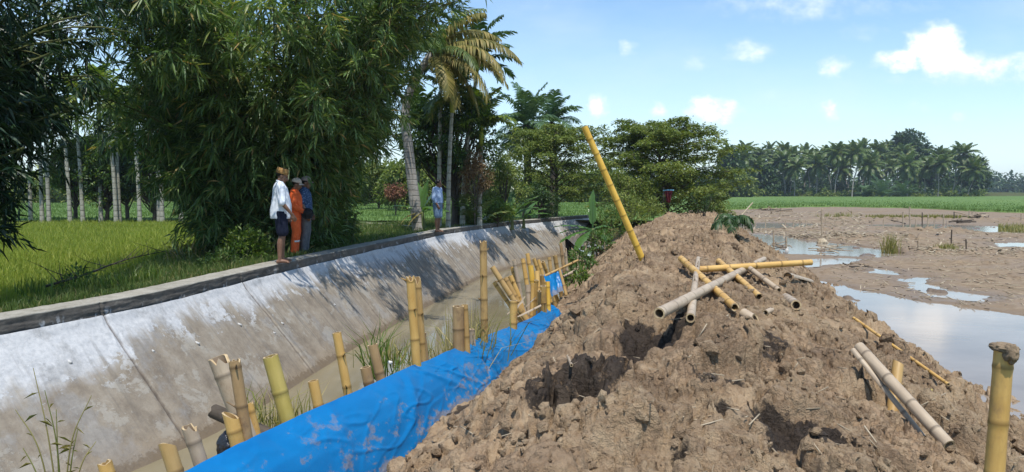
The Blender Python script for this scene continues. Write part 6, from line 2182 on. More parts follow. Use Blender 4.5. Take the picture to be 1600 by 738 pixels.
for (px, tpy, bpy_, dk, lb) in flat_st:
    q = at_z(px, bpy_, ZP + 0.03)
    a = at_y(px + rg.normal(0, 1), tpy, q.y)
    o = bamboo(lb, q - Vector((0, 0, 0.1)), a, (0.02 if dk else 0.026) * (0.6 + q.y / 40), 'bam_brown' if dk else 'bam_grey', 'thin_stake', 'stake', FG, top='jag', jag=0.02, seg=7, node=0.4, nubs=0.1)
    if dk:
        o.data.materials[0] = M['bark_dark']
lb = 'thin short stake standing on the far mud flat'
for px, tpy, bpy_ in ((1227, 345, 354), (1239, 344, 354), (1250, 344, 354), (1260, 344, 352), (1301, 354, 360), (1305, 345, 353), (1431, 343, 352), (1460, 344, 353), (1480, 345, 352), (1180, 346, 354), (1196, 345, 353), (1290, 343, 352), (1318, 346, 353), (1497, 336, 343), (1362, 344, 352), (1380, 343, 352)):
    q = at_z(px, bpy_, ZP + 0.03)
    bamboo(lb, q - Vector((0, 0, 0.1)), at_y(px + rg.normal(0, 0.6), tpy, q.y), 0.028, 'bam_grey', 'thin_stake', 'stake', FG, seg=6, node=0.5, nubs=0)
q = at_z(1228, 397, ZP + 0.04)
t = thing('plastic_bottle', 'small white bottle lying at the pool edge below a pale stake', 'bottle', tuple(q))
V, T, Q = tube([(0, 0, 0), (0, 0, 0.01), (0, 0, 0.16), (0, 0, 0.2), (0, 0, 0.21)], [0.05, 0.056, 0.056, 0.03, 0.022], 12)
MB().add(V, T, Q).build('body', M['white_plastic'], t)
V, T, Q = tube([(0, 0, 0.21), (0, 0, 0.215), (0, 0, 0.24)], [0.022, 0.026, 0.025], 10)
MB().add(V, T, Q).build('cap', M['white_plastic'], t)
t.rotation_euler = (0.3, 0.15, 0)
q = at_z(1285, 380, ZP)
V, T = lump(21, 4, 0.9, 2.0)
tag(MB().add(V * np.array([0.17, 0.15, 0.15]), T).build('straw_clod', M['straw'], None, tuple(q)), 'pale straw clod at the foot of the tallest pale stake', 'clod')


def stick_heap(label, pts, n, ln, r_, mt, name='driftwood_pile', cat='driftwood', zmax=0.2):
    C = np.array([at_z(*p, ZP + 0.03) for p in pts])
    c0 = C.mean(0)
    t = thing(name, label, cat, tuple(c0))
    for i in range(n):
        u = rg.uniform(0, len(C) - 1)
        i0 = min(int(u), len(C) - 2)
        c = C[i0] + (C[i0 + 1] - C[i0]) * (u - i0) - c0 + rg.normal(0, 0.15, 3) * np.array([1, 1, 0])
        a = rg.uniform(0, 6.28)
        l_ = ln * rg.uniform(0.4, 1.1)
        d_ = np.array([math.cos(a), math.sin(a) * 0.6, rg.normal(0.03, 0.1)]) * l_ / 2
        c[2] = abs(d_[2]) + rg.uniform(0, zmax)
        MB().add(*tube(curve3([c - d_, c + rg.normal(0, 0.03, 3), c + d_], 3), np.linspace(r_, r_ * 0.5, 7), 5)).build('stick', M[mt[i % len(mt)]], t)
    return t


stick_heap('brushwood heap at the pool edge below the cut palm frond', [(1185, 392), (1212, 389), (1225, 394)], 34, 0.6, 0.016, ['bark_dark', 'dry_wood', 'dry_wood'])
stick_heap('pale splayed sticks on the pool bank left of the clod tuft', [(1275, 397), (1300, 393), (1312, 396)], 16, 0.9, 0.02, ['straw', 'dry_wood'])
stick_heap('driftwood pile far across the flat beside two stakes', [(1500, 342), (1520, 340), (1545, 343)], 22, 1.8, 0.045, ['bark_dark', 'dry_wood', 'straw'])
stick_heap('dark driftwood on the far left of the flat', [(1180, 330), (1205, 329), (1225, 332)], 18, 2.4, 0.06, ['bark_dark', 'dry_wood'])
stick_heap('dark snag lying on the flat below the driftwood pile', [(1500, 350), (1512, 348)], 6, 1.6, 0.05, ['bark_dark'])
stick_heap('dark broken branch in the middle of the flat', [(1394, 345), (1404, 350)], 6, 1.3, 0.04, ['bark_dark', 'dry_wood'])
stick_heap('twigs on the mud left of the small winding pool', [(1325, 420), (1350, 424)], 9, 0.7, 0.018, ['bark_dark', 'dry_wood'])

mb, mbd = MB(), MB()
box = np.array([(x, y, z) for x in (-0.5, 0.5) for y in (-0.5, 0.5) for z in (-0.5, 0.5)], float)
boxq = np.array([(0, 1, 3, 2), (4, 6, 7, 5), (0, 4, 5, 1), (2, 3, 7, 6), (0, 2, 6, 4), (1, 5, 7, 3)])


def litter(mbx, n, pfun, lr, wr):
    px, py = pfun(n)
    P = np.array([at_z(a, b, ZP) for a, b in zip(px, py)])
    z, wt = paddy_z(P[:, 0], P[:, 1])
    ok = wt < 0.6
    P, z = P[ok], z[ok]
    P[:, 2] = z + 0.008
    n = len(P)
    k_ = 0.6 + P[:, 1] / 30
    sc = np.stack([np.exp(rg.uniform(math.log(lr[0]), math.log(lr[1]), n)) * k_, rg.uniform(*wr, n) * k_, rg.uniform(0.004, 0.014, n) * k_], 1)
    tl = rg.normal(0, 0.18, n)
    Rz = rot_z(rg.uniform(0, 6.28, n))
    c, s = np.cos(tl), np.sin(tl)
    zr = np.zeros(n)
    Ry = np.stack([np.stack([c, zr, s], -1), np.stack([zr, zr + 1, zr], -1), np.stack([-s, zr, c], -1)], -2)
    scatter(mbx, (box, boxq), P, Rz @ Ry, sc)


litter(mb, 900, lambda n: (rg.uniform(1080, 1420, n), 372 + rg.normal(0, 2.5, n)), (0.08, 0.5), (0.012, 0.05))
litter(mb, 900, lambda n: (rg.uniform(1080, 1350, n), rg.uniform(332, 372, n)), (0.1, 0.6), (0.015, 0.06))
litter(mb, 700, lambda n: (rg.uniform(1250, 1660, n), rg.uniform(355, 400, n)), (0.04, 0.28), (0.012, 0.06))
litter(mb, 700, lambda n: (rg.uniform(1430, 1680, n), 396 + rg.normal(0, 3, n)), (0.06, 0.3), (0.012, 0.05))
litter(mb, 500, lambda n: (rg.uniform(1300, 1660, n), rg.uniform(400, 480, n)), (0.05, 0.35), (0.006, 0.02))
tag(mb.build('straw_litter', M['straw']), 'pale straw and chips strewn over the mud flat', 'litter', kind='stuff')
litter(mbd, 300, lambda n: (rg.uniform(1080, 1680, n), rg.uniform(338, 400, n)), (0.06, 0.3), (0.008, 0.03))
litter(mbd, 170, lambda n: (rg.uniform(1230, 1680, n), rg.uniform(400, 500, n)), (0.04, 0.25), (0.004, 0.014))
tag(mbd.build('dark_litter', M['bark_dark']), 'dark twigs strewn over the mud flat', 'litter', kind='stuff')
# pale and dark twigs on the embankment
mb = MB()
n = 420
y = np.exp(rg.uniform(math.log(3.6), math.log(24), n))
x0, x1 = np.interp(y, ML_Y, ML_X) + 0.2, np.interp(y, MR_Y, MR_X) - 0.4
x = x0 + (x1 - x0) * rg.uniform(0, 1, n)
z = mound_z(x, y)[0] + 0.008
P = np.stack([x, y, z], 1)
tl = rg.normal(0, 0.35, n)
c, s, zr = np.cos(tl), np.sin(tl), np.zeros(n)
Ry = np.stack([np.stack([c, zr, s], -1), np.stack([zr, zr + 1, zr], -1), np.stack([-s, zr, c], -1)], -2)
scatter(mb, (box, boxq), P, rot_z(rg.uniform(0, 6.28, n)) @ Ry, np.stack([np.exp(rg.uniform(-3.4, -1.3, n)), rg.uniform(0.003, 0.01, n), rg.uniform(0.003, 0.008, n)], 1))
tag(mb.build('twig_litter', M['straw']), 'dry twigs and straw scattered over the embankment', 'litter', kind='stuff')

bamboo('pale bamboo rail lying at the edge of the green field beside the banana plant', at_z(572, 349, -1.6), at_z(652, 354, -1.45), 0.03, 'bam_grey', 'bamboo_rail', 'bamboo rail')
# cloth on a post under the spreading tree
m, k = mat('red_cloth')
n = k.noise(k.coord('Object'), 9.0, 4.0)
k.out(k.pbsdf(k.ramp(n, [(0.3, (0.07, 0.012, 0.018)), (0.7, (0.13, 0.025, 0.03))]), 0.9, 0.1))
M['red_cloth'] = m
m, k = mat('pale_blue_cloth')
k.out(k.pbsdf((0.2, 0.45, 0.6), 0.8, 0.2))
M['pale_blue'] = m
q = at_y(1043, 318, 30.5)
t = thing('hung_cloth', 'dark red cloth with a pale blue rim hung on a post under the spreading tree', 'cloth', (q.x, q.y, q.z - 0.15))
u, vv = np.meshgrid(np.linspace(0, 1, 24), np.linspace(0, 1, 24), indexing='ij')
P_ = np.stack([(u - 0.5) * (0.36 - 0.2 * vv) + 0.03, 0.05 * np.sin(u * 14) * (0.3 + vv) - 0.06, 0.68 - 0.5 * vv + 0.02 * np.sin(u * 9)], -1)
MB().add(P_.reshape(-1, 3), Q=grid(P_, 24, 24)).build('cloth', M['red_cloth'], t)
MB().add(*tube([(-0.2, -0.06, 0.68), (0.0, -0.06, 0.7), (0.24, -0.06, 0.69)], [0.022] * 3, 6)).build('rim', M['pale_blue'], t)
MB().add(*tube([(-0.17, 0, -0.2), (-0.17, 0, 0.4), (-0.17, 0, 0.82)], [0.03] * 3, 7)).build('post', M['bark_dark'], t)
# ================================================================== PEOPLE
def remesh(mb, name, m, parent, voxel=0.008, smooth=5, wrinkle=0.0, seed=1, wscale=9.0, stretch=(1, 1, 0.5)):
    """Fuse overlapping closed pieces into one continuous skin."""
    me = mb.mesh(name)
    o = bpy.data.objects.new(name, me)
    col.objects.link(o)
    r_ = o.modifiers.new('r', 'REMESH')
    r_.mode = 'VOXEL'
    r_.voxel_size = voxel
    s_ = o.modifiers.new('s', 'SMOOTH')
    s_.iterations = smooth
    s_.factor = 0.5
    dg = bpy.context.evaluated_depsgraph_get()
    new = bpy.data.meshes.new_from_object(o.evaluated_get(dg))
    bpy.data.objects.remove(o)
    bpy.data.meshes.remove(me)
    new.name = name
    nv = len(new.vertices)
    co_ = np.zeros(nv * 3, np.float32)
    new.vertices.foreach_get('co', co_)
    co_ = co_.reshape(-1, 3).astype(float)
    if wrinkle:
        no = np.zeros(nv * 3, np.float32)
        new.vertex_normals.foreach_get('vector', no)
        no = no.reshape(-1, 3)
        w_ = 1 - 2 * np.abs(fbm(co_[:, 0] * wscale * stretch[0], co_[:, 1] * wscale * stretch[1], co_[:, 2] * wscale * stretch[2], o=3, seed=seed))
        co_ = co_ + no * (wrinkle * w_)[:, None]
        new.vertices.foreach_set('co', co_.astype(np.float32).ravel())
    new.polygons.foreach_set('use_smooth', np.ones(len(new.polygons), bool))
    new.materials.clear()
    new.materials.append(m)
    new.update()
    return obj(name, new, parent)


def loft(rings, seg=20):
    """Closed body from elliptical rings (x, y, z, rx, ry)."""
    a = np.linspace(0, 2 * np.pi, seg, endpoint=False)
    V = np.concatenate([np.stack([x + rx * np.cos(a), y + ry * np.sin(a), np.full(seg, z)], 1) for x, y, z, rx, ry in rings] + [np.array([[rings[0][0], rings[0][1], rings[0][2]], [rings[-1][0], rings[-1][1], rings[-1][2]]])])
    n = len(rings)
    i, j = np.arange(n - 1)[:, None] * seg, np.arange(seg)[None]
    j2 = (j + 1) % seg
    Q = np.stack([i + j, i + j2, i + seg + j2, i + seg + j], -1).reshape(-1, 4)
    T = [(n * seg, q2, q) for q, q2 in zip(range(seg), [(q + 1) % seg for q in range(seg)])] + [(n * seg + 1, (n - 1) * seg + q, (n - 1) * seg + (q + 1) % seg) for q in range(seg)]
    return V, np.array(T), Q


def caps(pts, rad, seg=12):
    """Tapered limb with round ends."""
    P = curve3(pts, 6) if len(pts) > 2 else np.array([np.array(pts[0]) + (np.array(pts[1]) - np.array(pts[0])) * t_ for t_ in np.linspace(0, 1, 7)])
    r_ = np.interp(np.linspace(0, 1, len(P)), np.linspace(0, 1, len(rad)), rad)
    d0, d1 = unit(P[0] - P[1]), unit(P[-1] - P[-2])
    f = np.array([1.0, 0.75, 0.4])
    cs = np.sqrt(1 - f ** 2 * 0.98)
    P = np.concatenate([P[0] + d0 * (r_[0] * f)[:, None], P, P[-1] + d1 * (r_[-1] * f[::-1])[:, None]])
    r_ = np.concatenate([r_[0] * cs, r_, r_[-1] * cs[::-1]])
    return tube(P, r_, seg)


def ell(c, r_, sub=3):
    bm = bmesh.new()
    bmesh.ops.create_icosphere(bm, subdivisions=sub, radius=1.0)
    V = np.array([v.co[:] for v in bm.verts]) * np.array(r_) + np.array(c)
    T = np.array([[v.index for v in f_.verts] for f_ in bm.faces])
    bm.free()
    return V, T


def cloth_mat(name, stops, scale=14, rough=0.85, checks=None):
    m, k = mat(name)
    co = k.coord('Object')
    n = k.noise(k.mapping(co, (scale, scale, scale)), 1.0, 4.0, 0.6)
    c = k.ramp(n, stops)
    if checks:
        v_ = k.voro(k.mapping(co, (checks[0],) * 3), 1.0, 'F1')
        c = k.mix(k.step(v_, 0.36, 0.28), c, checks[1])
    fb = k.noise(k.mapping(co, (180, 180, 180)), 1.0, 2.0, 0.5)
    k.out(k.pbsdf(c, rough, 0.15, k.bump(k.math('ADD', n, k.math('MULTIPLY', fb, 0.3)), 0.3, 0.006)))
    return m


def skin_mat(name, c1, c2):
    m, k = mat(name)
    n = k.noise(k.mapping(k.coord('Object'), (10, 10, 10)), 1.0, 4.0, 0.6)
    k.out(k.pbsdf(k.ramp(n, [(0.3, c1), (0.7, c2)]), 0.5, 0.35))
    return m


SKIN = skin_mat('skin', (0.16, 0.082, 0.05), (0.225, 0.12, 0.075))
m, k = mat('hair')
k.out(k.pbsdf((0.012, 0.01, 0.009), 0.5, 0.3))
HAIR = m
m, k = mat('eye')
k.out(k.pbsdf((0.03, 0.02, 0.015), 0.2, 0.5))
EYE = m


def person(label, loc, rz, H, spec):
    """Standing man facing local +X. spec: arms (list of [shoulder->elbow->wrist] per side), shirt, trousers, hat, belly."""
    k_ = H / 1.68
    t = thing('person', label, 'person', loc, None, rz)
    t.scale = (k_, k_, k_)
    B = spec.get('belly', 1.0)
    body = MB()
    feet = spec.get('feet', {1: (0.02, 0.10), -1: (-0.03, -0.10)})
    knees, hips, ank = {}, {}, {}
    for s in (1, -1):
        fx, fyy = feet[s]
        hips[s] = np.array([0.0, 0.095 * s, 0.90])
        ank[s] = np.array([fx - 0.02, fyy, 0.085])
        knees[s] = (hips[s] + ank[s]) / 2 + np.array([0.03, 0.0, 0.02])
        body.add(*caps([hips[s], (hips[s] + knees[s]) / 2 + (0.012, 0, 0), knees[s]], [0.085, 0.078, 0.055]))
        body.add(*caps([knees[s], knees[s] * 0.62 + ank[s] * 0.38 - (0.018, 0, 0), ank[s]], [0.052, 0.057, 0.034]))
        f0 = ank[s] * np.array([1, 1, 0]) + np.array([-0.035, 0, 0.035])
        body.add(*caps([f0, f0 + (0.09, 0.008 * s, 0.006), f0 + (0.165, 0.022 * s, -0.008)], [0.034, 0.036, 0.026], 10))
        body.add(*caps([ank[s], f0 + (0.03, 0, 0.01)], [0.034, 0.036], 10))
        for q in range(5):
            b_ = f0 + np.array([0.165, 0.022 * s + (q - 2) * 0.0155, -0.014])
            body.add(*caps([b_, b_ + (0.034 - 0.003 * abs(q - (0 if s < 0 else 4)), 0, -0.004)], [0.0105, 0.009], 8))
    body.add(*loft([(0, 0, 0.84, 0.09, 0.14), (0, 0, 0.93, 0.115 * B, 0.16), (0.01, 0, 1.05, 0.11 * B, 0.15), (0.01, 0, 1.2, 0.115, 0.165), (0, 0, 1.33, 0.105, 0.18), (-0.01, 0, 1.41, 0.075, 0.13), (-0.01, 0, 1.45, 0.05, 0.06)]))
    hy = R(spec.get('head_yaw', 0))
    hp = R(spec.get('head_pitch', 8))
    hd = MB()
    hd.add(*ell((-0.008, 0, 0.055), (0.095, 0.074, 0.098)))          # skull
    hd.add(*ell((0.035, 0, -0.025), (0.058, 0.058, 0.075)))           # face
    hd.add(*ell((0.05, 0, -0.085), (0.032, 0.034, 0.026)))            # chin
    hd.add(*caps([(0.088, 0, 0.022), (0.104, 0, -0.008), (0.112, 0, -0.026)], [0.010, 0.013, 0.016], 8))   # nose
    hd.add(*caps([(0.078, 0.012, -0.028), (0.098, 0.017, -0.028)], [0.01, 0.008], 8))
    hd.add(*caps([(0.078, -0.012, -0.028), (0.098, -0.017, -0.028)], [0.01, 0.008], 8))
    hd.add(*caps([(0.078, 0.045, 0.036), (0.094, 0.02, 0.036), (0.094, -0.02, 0.036), (0.078, -0.045, 0.036)], [0.011] * 4, 8))   # brow
    hd.add(*caps([(0.082, 0.024, -0.056), (0.092, 0, -0.054), (0.082, -0.024, -0.056)], [0.008, 0.011, 0.008], 8))                # lips
    for s in (1, -1):
        hd.add(*ell((-0.002, 0.077 * s, 0.002), (0.022, 0.011, 0.033)))
        hd.add(*ell((0.05, 0.042 * s, -0.005), (0.028, 0.022, 0.022)))
    HM = Matrix.Translation((0.035, 0, 1.545)) @ Matrix.Rotation(hy, 4, 'Z') @ Matrix.Rotation(hp, 4, 'Y')
    body.merge(hd, HM)
    body.add(*caps([(-0.012, 0, 1.40), (0.012, 0, 1.50)], [0.058, 0.052]))
    wr = {}
    for s in (1, -1):
        sh, el_, wst, hand_dir = spec['arms'][s]
        sh = np.array([-0.01, 0.185 * s, 1.375]) if sh is None else np.array(sh)
        el_, wst, hdv = np.array(el_), np.array(wst), unit(np.array(hand_dir))
        body.add(*caps([np.array([-0.01, 0.12 * s, 1.37]), sh, (sh + el_) / 2, el_], [0.06, 0.056, 0.046, 0.038]))
        body.add(*caps([el_, el_ * 0.6 + wst * 0.4, wst], [0.039, 0.036, 0.025]))
        across = unit(np.cross(hdv, spec.get('palm', {1: (0, -1, 0), -1: (0, 1, 0)})[s]))
        nrm = np.cross(across, hdv)
        pc = wst + hdv * 0.045
        for w_ in (-0.024, -0.008, 0.008, 0.024):
            body.add(*caps([wst + across * w_ * 0.6, wst + hdv * 0.085 + across * w_], [0.017, 0.0145], 8))
        for q, (w_, l_) in enumerate(((-0.028, 0.062), (-0.0095, 0.074), (0.0095, 0.07), (0.028, 0.055))):
            b_ = wst + hdv * 0.085 + across * w_
            m_ = b_ + hdv * l_ * 0.5 + across * w_ * 0.12 + nrm * 0.006
            e_ = m_ + unit(hdv * 0.75 + nrm * 0.65) * l_ * 0.5
            body.add(*caps([b_, m_, e_], [0.0095, 0.009, 0.0075], 8))
        tb = wst + hdv * 0.025 - across * 0.026
        body.add(*caps([tb, tb + hdv * 0.03 - across * 0.024 + nrm * 0.008, tb + hdv * 0.06 - across * 0.026 + nrm * 0.02], [0.014, 0.012, 0.009], 8))
        wr[s] = pc
    remesh(body, 'body', SKIN, t, 0.0075, 3)
    for s in (1, -1):
        e_ = HM @ Vector((0.083, 0.031 * s, 0.012))
        MB().add(*ell(tuple(e_), (0.008, 0.012, 0.006), 2)).build('eye', EYE, t)
    # hair: a cap over the skull
    hm = MB()
    hm.add(*ell((-0.018, 0, 0.065), (0.095, 0.081, 0.098), 4))
    V, T, Q, _ = hm.arrays()
    keep = (V[:, 0] * 0.9 + (V[:, 2] - 0.045) * -1.35 < 0.03)
    V[:, 0] = np.where(keep, V[:, 0], np.minimum(V[:, 0], 0.03 + 0 * V[:, 0]))
    V[:, 2] = np.where(V[:, 2] < -0.0, np.maximum(V[:, 2], -0.012), V[:, 2])
    V[:, 1] = np.where(V[:, 2] < 0.01, V[:, 1] * 0.96, V[:, 1])
    MB().merge(MB().add(V, T), HM).build('hair', HAIR, t)
    # trousers
    tr_ = spec['trousers']
    g = MB()
    zt_ = tr_.get('waist', 0.97)
    g.add(*loft([(0, 0, 0.80, 0.105, 0.165), (0, 0, 0.9, 0.122 * B, 0.172), (0.008, 0, zt_, 0.112 * B, 0.15)]))
    for s in (1, -1):
        full = tr_['len'] == 'long'
        if full:
            e_ = ank[s] + np.array([0.0, 0, 0.0])
            g.add(*caps([hips[s] + (0, 0.003 * s, -0.02), (hips[s] + knees[s]) / 2, knees[s], (knees[s] + ank[s]) / 2 - (0.008, 0, 0), e_], [0.108, 0.098, 0.08, 0.074, 0.066], 16))
        else:
            e_ = knees[s] + (ank[s] - knees[s]) * tr_.get('below', 0.0) + (0, 0, 0.05)
            g.add(*caps([hips[s] + (0, 0.003 * s, -0.02), (hips[s] + knees[s]) / 2, e_], [0.112, 0.106, 0.1], 16))
    remesh(g, tr_['name'], tr_['mat'], t, 0.009, 4, 0.008, 5, 8, (1, 1, 0.6))
    # shirt
    sh_ = spec['shirt']
    g = MB()
    hem = sh_.get('hem', 0.83)
    fl = sh_.get('flare', 1.0)
    g.add(*loft([(0.005, 0, hem, 0.145 * B * fl, 0.195 * fl), (0.005, 0, 0.93, 0.148 * B * fl, 0.192), (0.012, 0, 1.06, 0.142 * B, 0.18), (0.008, 0, 1.22, 0.138, 0.188), (0, 0, 1.33, 0.122, 0.196), (-0.01, 0, 1.405, 0.085, 0.14), (-0.008, 0, 1.438, 0.066, 0.08), (-0.006, 0, 1.455, 0.064, 0.072)]))
    for s in (1, -1):
        sh, el_, wst, _ = spec['arms'][s]
        sh = np.array([-0.01, 0.185 * s, 1.375]) if sh is None else np.array(sh)
        el_, wst = np.array(el_), np.array(wst)
        f = sh_['sleeve']         # 1 = elbow, 2 = wrist
        if f <= 1:
            e_ = sh + (el_ - sh) * f
            g.add(*caps([np.array([-0.01, 0.11 * s, 1.375]), sh, (sh + e_) / 2, e_], [0.075, 0.072, 0.067, 0.064], 14))
        else:
            e_ = el_ + (wst - el_) * (f - 1)
            g.add(*caps([np.array([-0.01, 0.11 * s, 1.375]), sh, (sh + el_) / 2, el_], [0.075, 0.072, 0.066, 0.058], 14))
            g.add(*caps([el_, (el_ + e_) / 2, e_], [0.058, 0.056, 0.052], 14))
    shirt = remesh(g, sh_['name'], sh_['mat'], t, 0.009, 3, 0.010, 8, 7.5, (1, 1, 0.7))
    # collar
    cl = MB()
    cl.add(*tube([(0.05 * math.cos(a_) - 0.004, 0.066 * math.sin(a_), 1.452 - 0.022 * math.cos(a_)) for a_ in np.linspace(0.45, 2 * math.pi - 0.45, 18)], [0.017] * 18, 8))
    cl.build('collar', sh_['mat'], shirt)
    for bz in spec.get('bands', ()):        # reflective bands etc.
        pass
    if 'belt' in spec:
        V, T, Q = loft([(0.006, 0, zt_ - 0.035, 0.13 * B, 0.172), (0.006, 0, zt_ - 0.03, 0.134 * B, 0.176), (0.006, 0, zt_, 0.134 * B, 0.174), (0.006, 0, zt_ + 0.004, 0.13 * B, 0.17)])
        MB().add(V, T, Q).build('belt', spec['belt'], t)
    hat = spec.get('hat')
    if hat and hat[0] == 'cap':
        V, T = ell((-0.012, 0, 0.078), (0.11, 0.092, 0.088), 4)
        V[:, 2] = np.maximum(V[:, 2], 0.062)
        h_ = MB().merge(MB().add(V, T), HM).build('cap', hat[1], t)
        a_ = np.linspace(-1, 1, 17)
        r_ = np.linspace(0, 1, 6)
        A_, R_ = np.meshgrid(a_, r_, indexing='ij')
        bx_ = 0.07 + (0.035 + 0.085 * R_) * np.cos(A_ * 1.25) - 0.02
        by_ = (0.07 + 0.018 * R_) * np.sin(A_ * 1.35)
        bz_ = 0.064 - 0.02 * R_ - 0.022 * A_ ** 2
        Vb = np.stack([bx_, by_, bz_], -1).reshape(-1, 3)
        V2 = np.concatenate([Vb, Vb - (0, 0, 0.006)])
        Qa = grid(Vb, 17, 6)
        mbb = MB().add(V2, None, np.concatenate([Qa, Qa[:, ::-1] + len(Vb)]))
        MB().merge(mbb, HM).build('visor', hat[2], h_)
        V, T = ell((-0.012, 0, 0.167), (0.009, 0.009, 0.006), 2)
        MB().merge(MB().add(V, T), HM).build('button', hat[2], h_)
    elif hat and hat[0] == 'songkok':
        V, T, Q = loft([(-0.012, 0, 0.05, 0.106, 0.09), (-0.012, 0, 0.055, 0.109, 0.093), (-0.012, 0, 0.09, 0.107, 0.091), (-0.014, 0, 0.145, 0.1, 0.084), (-0.014, 0, 0.152, 0.094, 0.078), (-0.014, 0, 0.149, 0.06, 0.05)], 28)
        MB().merge(MB().add(V, T, Q), HM).build('fez', hat[1], t)
    return t, wr, HM


white_c = cloth_mat('white_cotton', [(0.3, (0.62, 0.66, 0.72)), (0.7, (0.75, 0.78, 0.82))], 20)
navy_c = cloth_mat('navy_cloth', [(0.3, (0.008, 0.01, 0.022)), (0.7, (0.02, 0.024, 0.045))])
orange_c = cloth_mat('orange_coverall', [(0.3, (0.62, 0.085, 0.02)), (0.7, (0.78, 0.15, 0.045))])
batik_c = cloth_mat('blue_batik', [(0.3, (0.022, 0.045, 0.10)), (0.7, (0.045, 0.085, 0.17))], 30, 0.85, (26, (0.13, 0.19, 0.30)))
grey_c = cloth_mat('grey_trousers', [(0.3, (0.085, 0.088, 0.095)), (0.7, (0.15, 0.152, 0.16))])
jeans_c = cloth_mat('denim', [(0.3, (0.09, 0.15, 0.24)), (0.7, (0.2, 0.28, 0.38))], 24)
lblue_c = cloth_mat('light_blue_shirt', [(0.3, (0.22, 0.31, 0.48)), (0.7, (0.36, 0.46, 0.62))])
beige_c = cloth_mat('beige_cap', [(0.3, (0.5, 0.4, 0.33)), (0.7, (0.66, 0.55, 0.47))])
pinkgrey_c = cloth_mat('faded_cap', [(0.3, (0.26, 0.2, 0.18)), (0.7, (0.38, 0.3, 0.27))])
fez_c = cloth_mat('woven_fez', [(0.3, (0.2, 0.1, 0.03)), (0.7, (0.42, 0.25, 0.09))], 40, 0.7, (60, (0.12, 0.05, 0.02)))
black_c = cloth_mat('black_fabric', [(0.3, (0.012, 0.012, 0.013)), (0.7, (0.03, 0.03, 0.032))])
belt_c = cloth_mat('belt_leather', [(0.3, (0.015, 0.012, 0.01)), (0.7, (0.035, 0.028, 0.022))])


def foot(px, py, Y):
    return at_y(px, py, Y)


q = foot(440, 411, 13.35)
person('barefoot man in white shirt, navy knee shorts and brown woven fez on the coping', (q.x, q.y, ZW + 0.005), R(22), 1.70, dict(
    belly=1.2, head_pitch=16, head_yaw=-14, feet={1: (0.05, 0.14), -1: (-0.02, -0.13)},
    arms={1: (None, (0.02, 0.25, 1.10), (0.14, 0.24, 0.86), (0.35, 0, -1)), -1: (None, (0.0, -0.27, 1.09), (0.17, -0.235, 0.88), (0.5, 0.1, -0.9))},
    shirt=dict(name='shirt', mat=white_c, sleeve=1.02, hem=0.80, flare=1.02), trousers=dict(name='shorts', mat=navy_c, len='short', below=-0.02), hat=('songkok', fez_c)))
q = foot(463, 403, 15.6)
_, wr2, _ = person('man in an orange coverall and pale cap behind the white-shirted man', (q.x, q.y, float(left_z(np.array([q.x]), np.array([q.y]))[0])), R(10), 1.60, dict(
    head_pitch=12, head_yaw=-8, feet={1: (0.0, 0.10), -1: (-0.02, -0.10)},
    arms={1: (None, (0.0, 0.25, 1.10), (0.2, 0.10, 0.98), (0.8, -0.5, -0.3)), -1: (None, (-0.02, -0.26, 1.10), (0.2, -0.14, 0.95), (0.8, 0.35, -0.4))},
    shirt=dict(name='coverall_top', mat=orange_c, sleeve=1.9, hem=0.88), trousers=dict(name='coverall_legs', mat=orange_c, len='long'), hat=('cap', beige_c, beige_c)))
p2 = bpy.data.objects['person.001']
# reflective bands on the coverall
m, k = mat('reflective_band')
k.out(k.pbsdf((0.6, 0.6, 0.56), 0.4, 0.4))
for s_ in (1, -1):
    V, T, Q = tube([(0.0, 0.1 * s_, 0.285), (0.0, 0.1 * s_, 0.29), (0.0, 0.1 * s_, 0.32), (0.0, 0.1 * s_, 0.325)], [0.07, 0.079, 0.079, 0.07], 16)
    MB().add(V, T, Q).build('leg_band', m, [c for c in p2.children if c.name.startswith('coverall_legs')][0])
bx = bmesh.new()
# round black hat held in front of the waist
mw = p2.matrix_world if False else Matrix.LocRotScale(p2.location, p2.rotation_euler, p2.scale)
hp_ = mw @ Vector((0.27, -0.16, 0.92))
t = thing('black_hat', 'round black hat held at the waist by the man in the orange coverall', 'hat', tuple(hp_))
V, T, Q = loft([(0, 0, 0, 0.115, 0.115), (0, 0, 0.008, 0.117, 0.117), (0, 0, 0.014, 0.09, 0.09), (0, 0, 0.05, 0.085, 0.085), (0, 0, 0.08, 0.07, 0.07), (0, 0, 0.092, 0.04, 0.04)], 26)
MB().add(V[:, :3], T, Q).build('crown', black_c, t)
V, T, Q = tube([(0.117 * math.cos(a_), 0.117 * math.sin(a_), 0.002) for a_ in np.linspace(0, 2 * math.pi, 40)], 0.012, 7, False)
MB().add(V, T, Q).build('brim', black_c, t)
t.rotation_euler = (R(62), R(18), R(10))
q = foot(478, 400, 15.9)
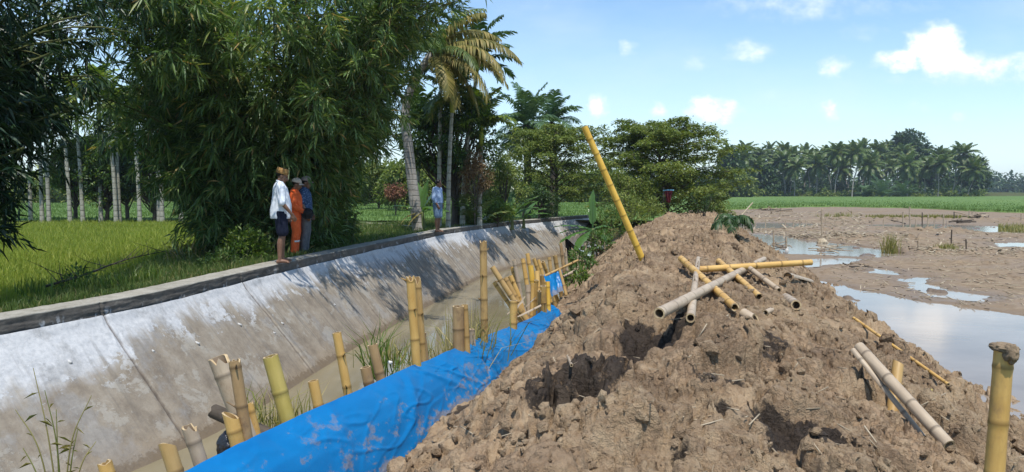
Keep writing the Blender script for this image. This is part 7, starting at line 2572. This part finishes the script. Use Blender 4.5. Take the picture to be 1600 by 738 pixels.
person('man in a dark blue patterned shirt, grey trousers and faded cap, farthest of the three', (q.x, q.y, float(left_z(np.array([q.x]), np.array([q.y]))[0])), R(4), 1.64, dict(
    head_pitch=6, head_yaw=-6, feet={1: (0.0, 0.10), -1: (-0.02, -0.09)},
    arms={1: (None, (0.0, 0.25, 1.10), (0.1, 0.22, 0.87), (0.3, 0, -1)), -1: (None, (-0.01, -0.26, 1.10), (0.09, -0.24, 0.86), (0.3, 0.1, -1))},
    shirt=dict(name='shirt', mat=batik_c, sleeve=0.85, hem=0.84), trousers=dict(name='trousers', mat=grey_c, len='long'), hat=('cap', pinkgrey_c, pinkgrey_c)))
p3_ = bpy.data.objects['person.002']
for s_ in (1, -1):
    V, T, Q = caps([(-0.055, 0.1 * s_, 0.04), (0.05, 0.105 * s_, 0.04), (0.16, 0.115 * s_, 0.03)], [0.043, 0.045, 0.036], 12)
    MB().add(V * np.array([1, 1, 0.95]), T, Q).build('shoe', black_c, p3_)
q = foot(684, 360, 23.6)
person('bareheaded man in a light blue shirt and jeans shorts standing beside the banana plant', (q.x, q.y, ZW - 0.02), R(-22), 1.66, dict(
    belly=1.1, head_pitch=4, head_yaw=10, feet={1: (0.0, 0.09), -1: (0.02, -0.09)},
    arms={1: (None, (-0.03, 0.25, 1.11), (0.06, 0.2, 0.9), (0.3, -0.2, -1)), -1: (None, (-0.02, -0.26, 1.10), (0.1, -0.2, 0.88), (0.4, 0.2, -1))},
    shirt=dict(name='shirt', mat=lblue_c, sleeve=1.5, hem=0.95), trousers=dict(name='shorts', mat=jeans_c, len='short', below=0.05), belt=belt_c))

# ------------------------------------------------------------------ humid air
m, k = mat('haze_air')
pv = k.new('ShaderNodeVolumePrincipled')
pv.inputs['Color'].default_value = (0.80, 0.89, 1.0, 1)
pv.inputs['Density'].default_value = 0.00034
pv.inputs['Anisotropy'].default_value = 0.3
k.out(None, pv.outputs[0])
V = np.array([(x, y, z) for x in (-900, 900) for y in (-70, 2600) for z in (-4.6, 24.0)], float)
o = MB().add(V, None, boxq).build('haze', m, smooth=False)
tag(o, 'thin humid haze over the fields', 'haze', kind='stuff')
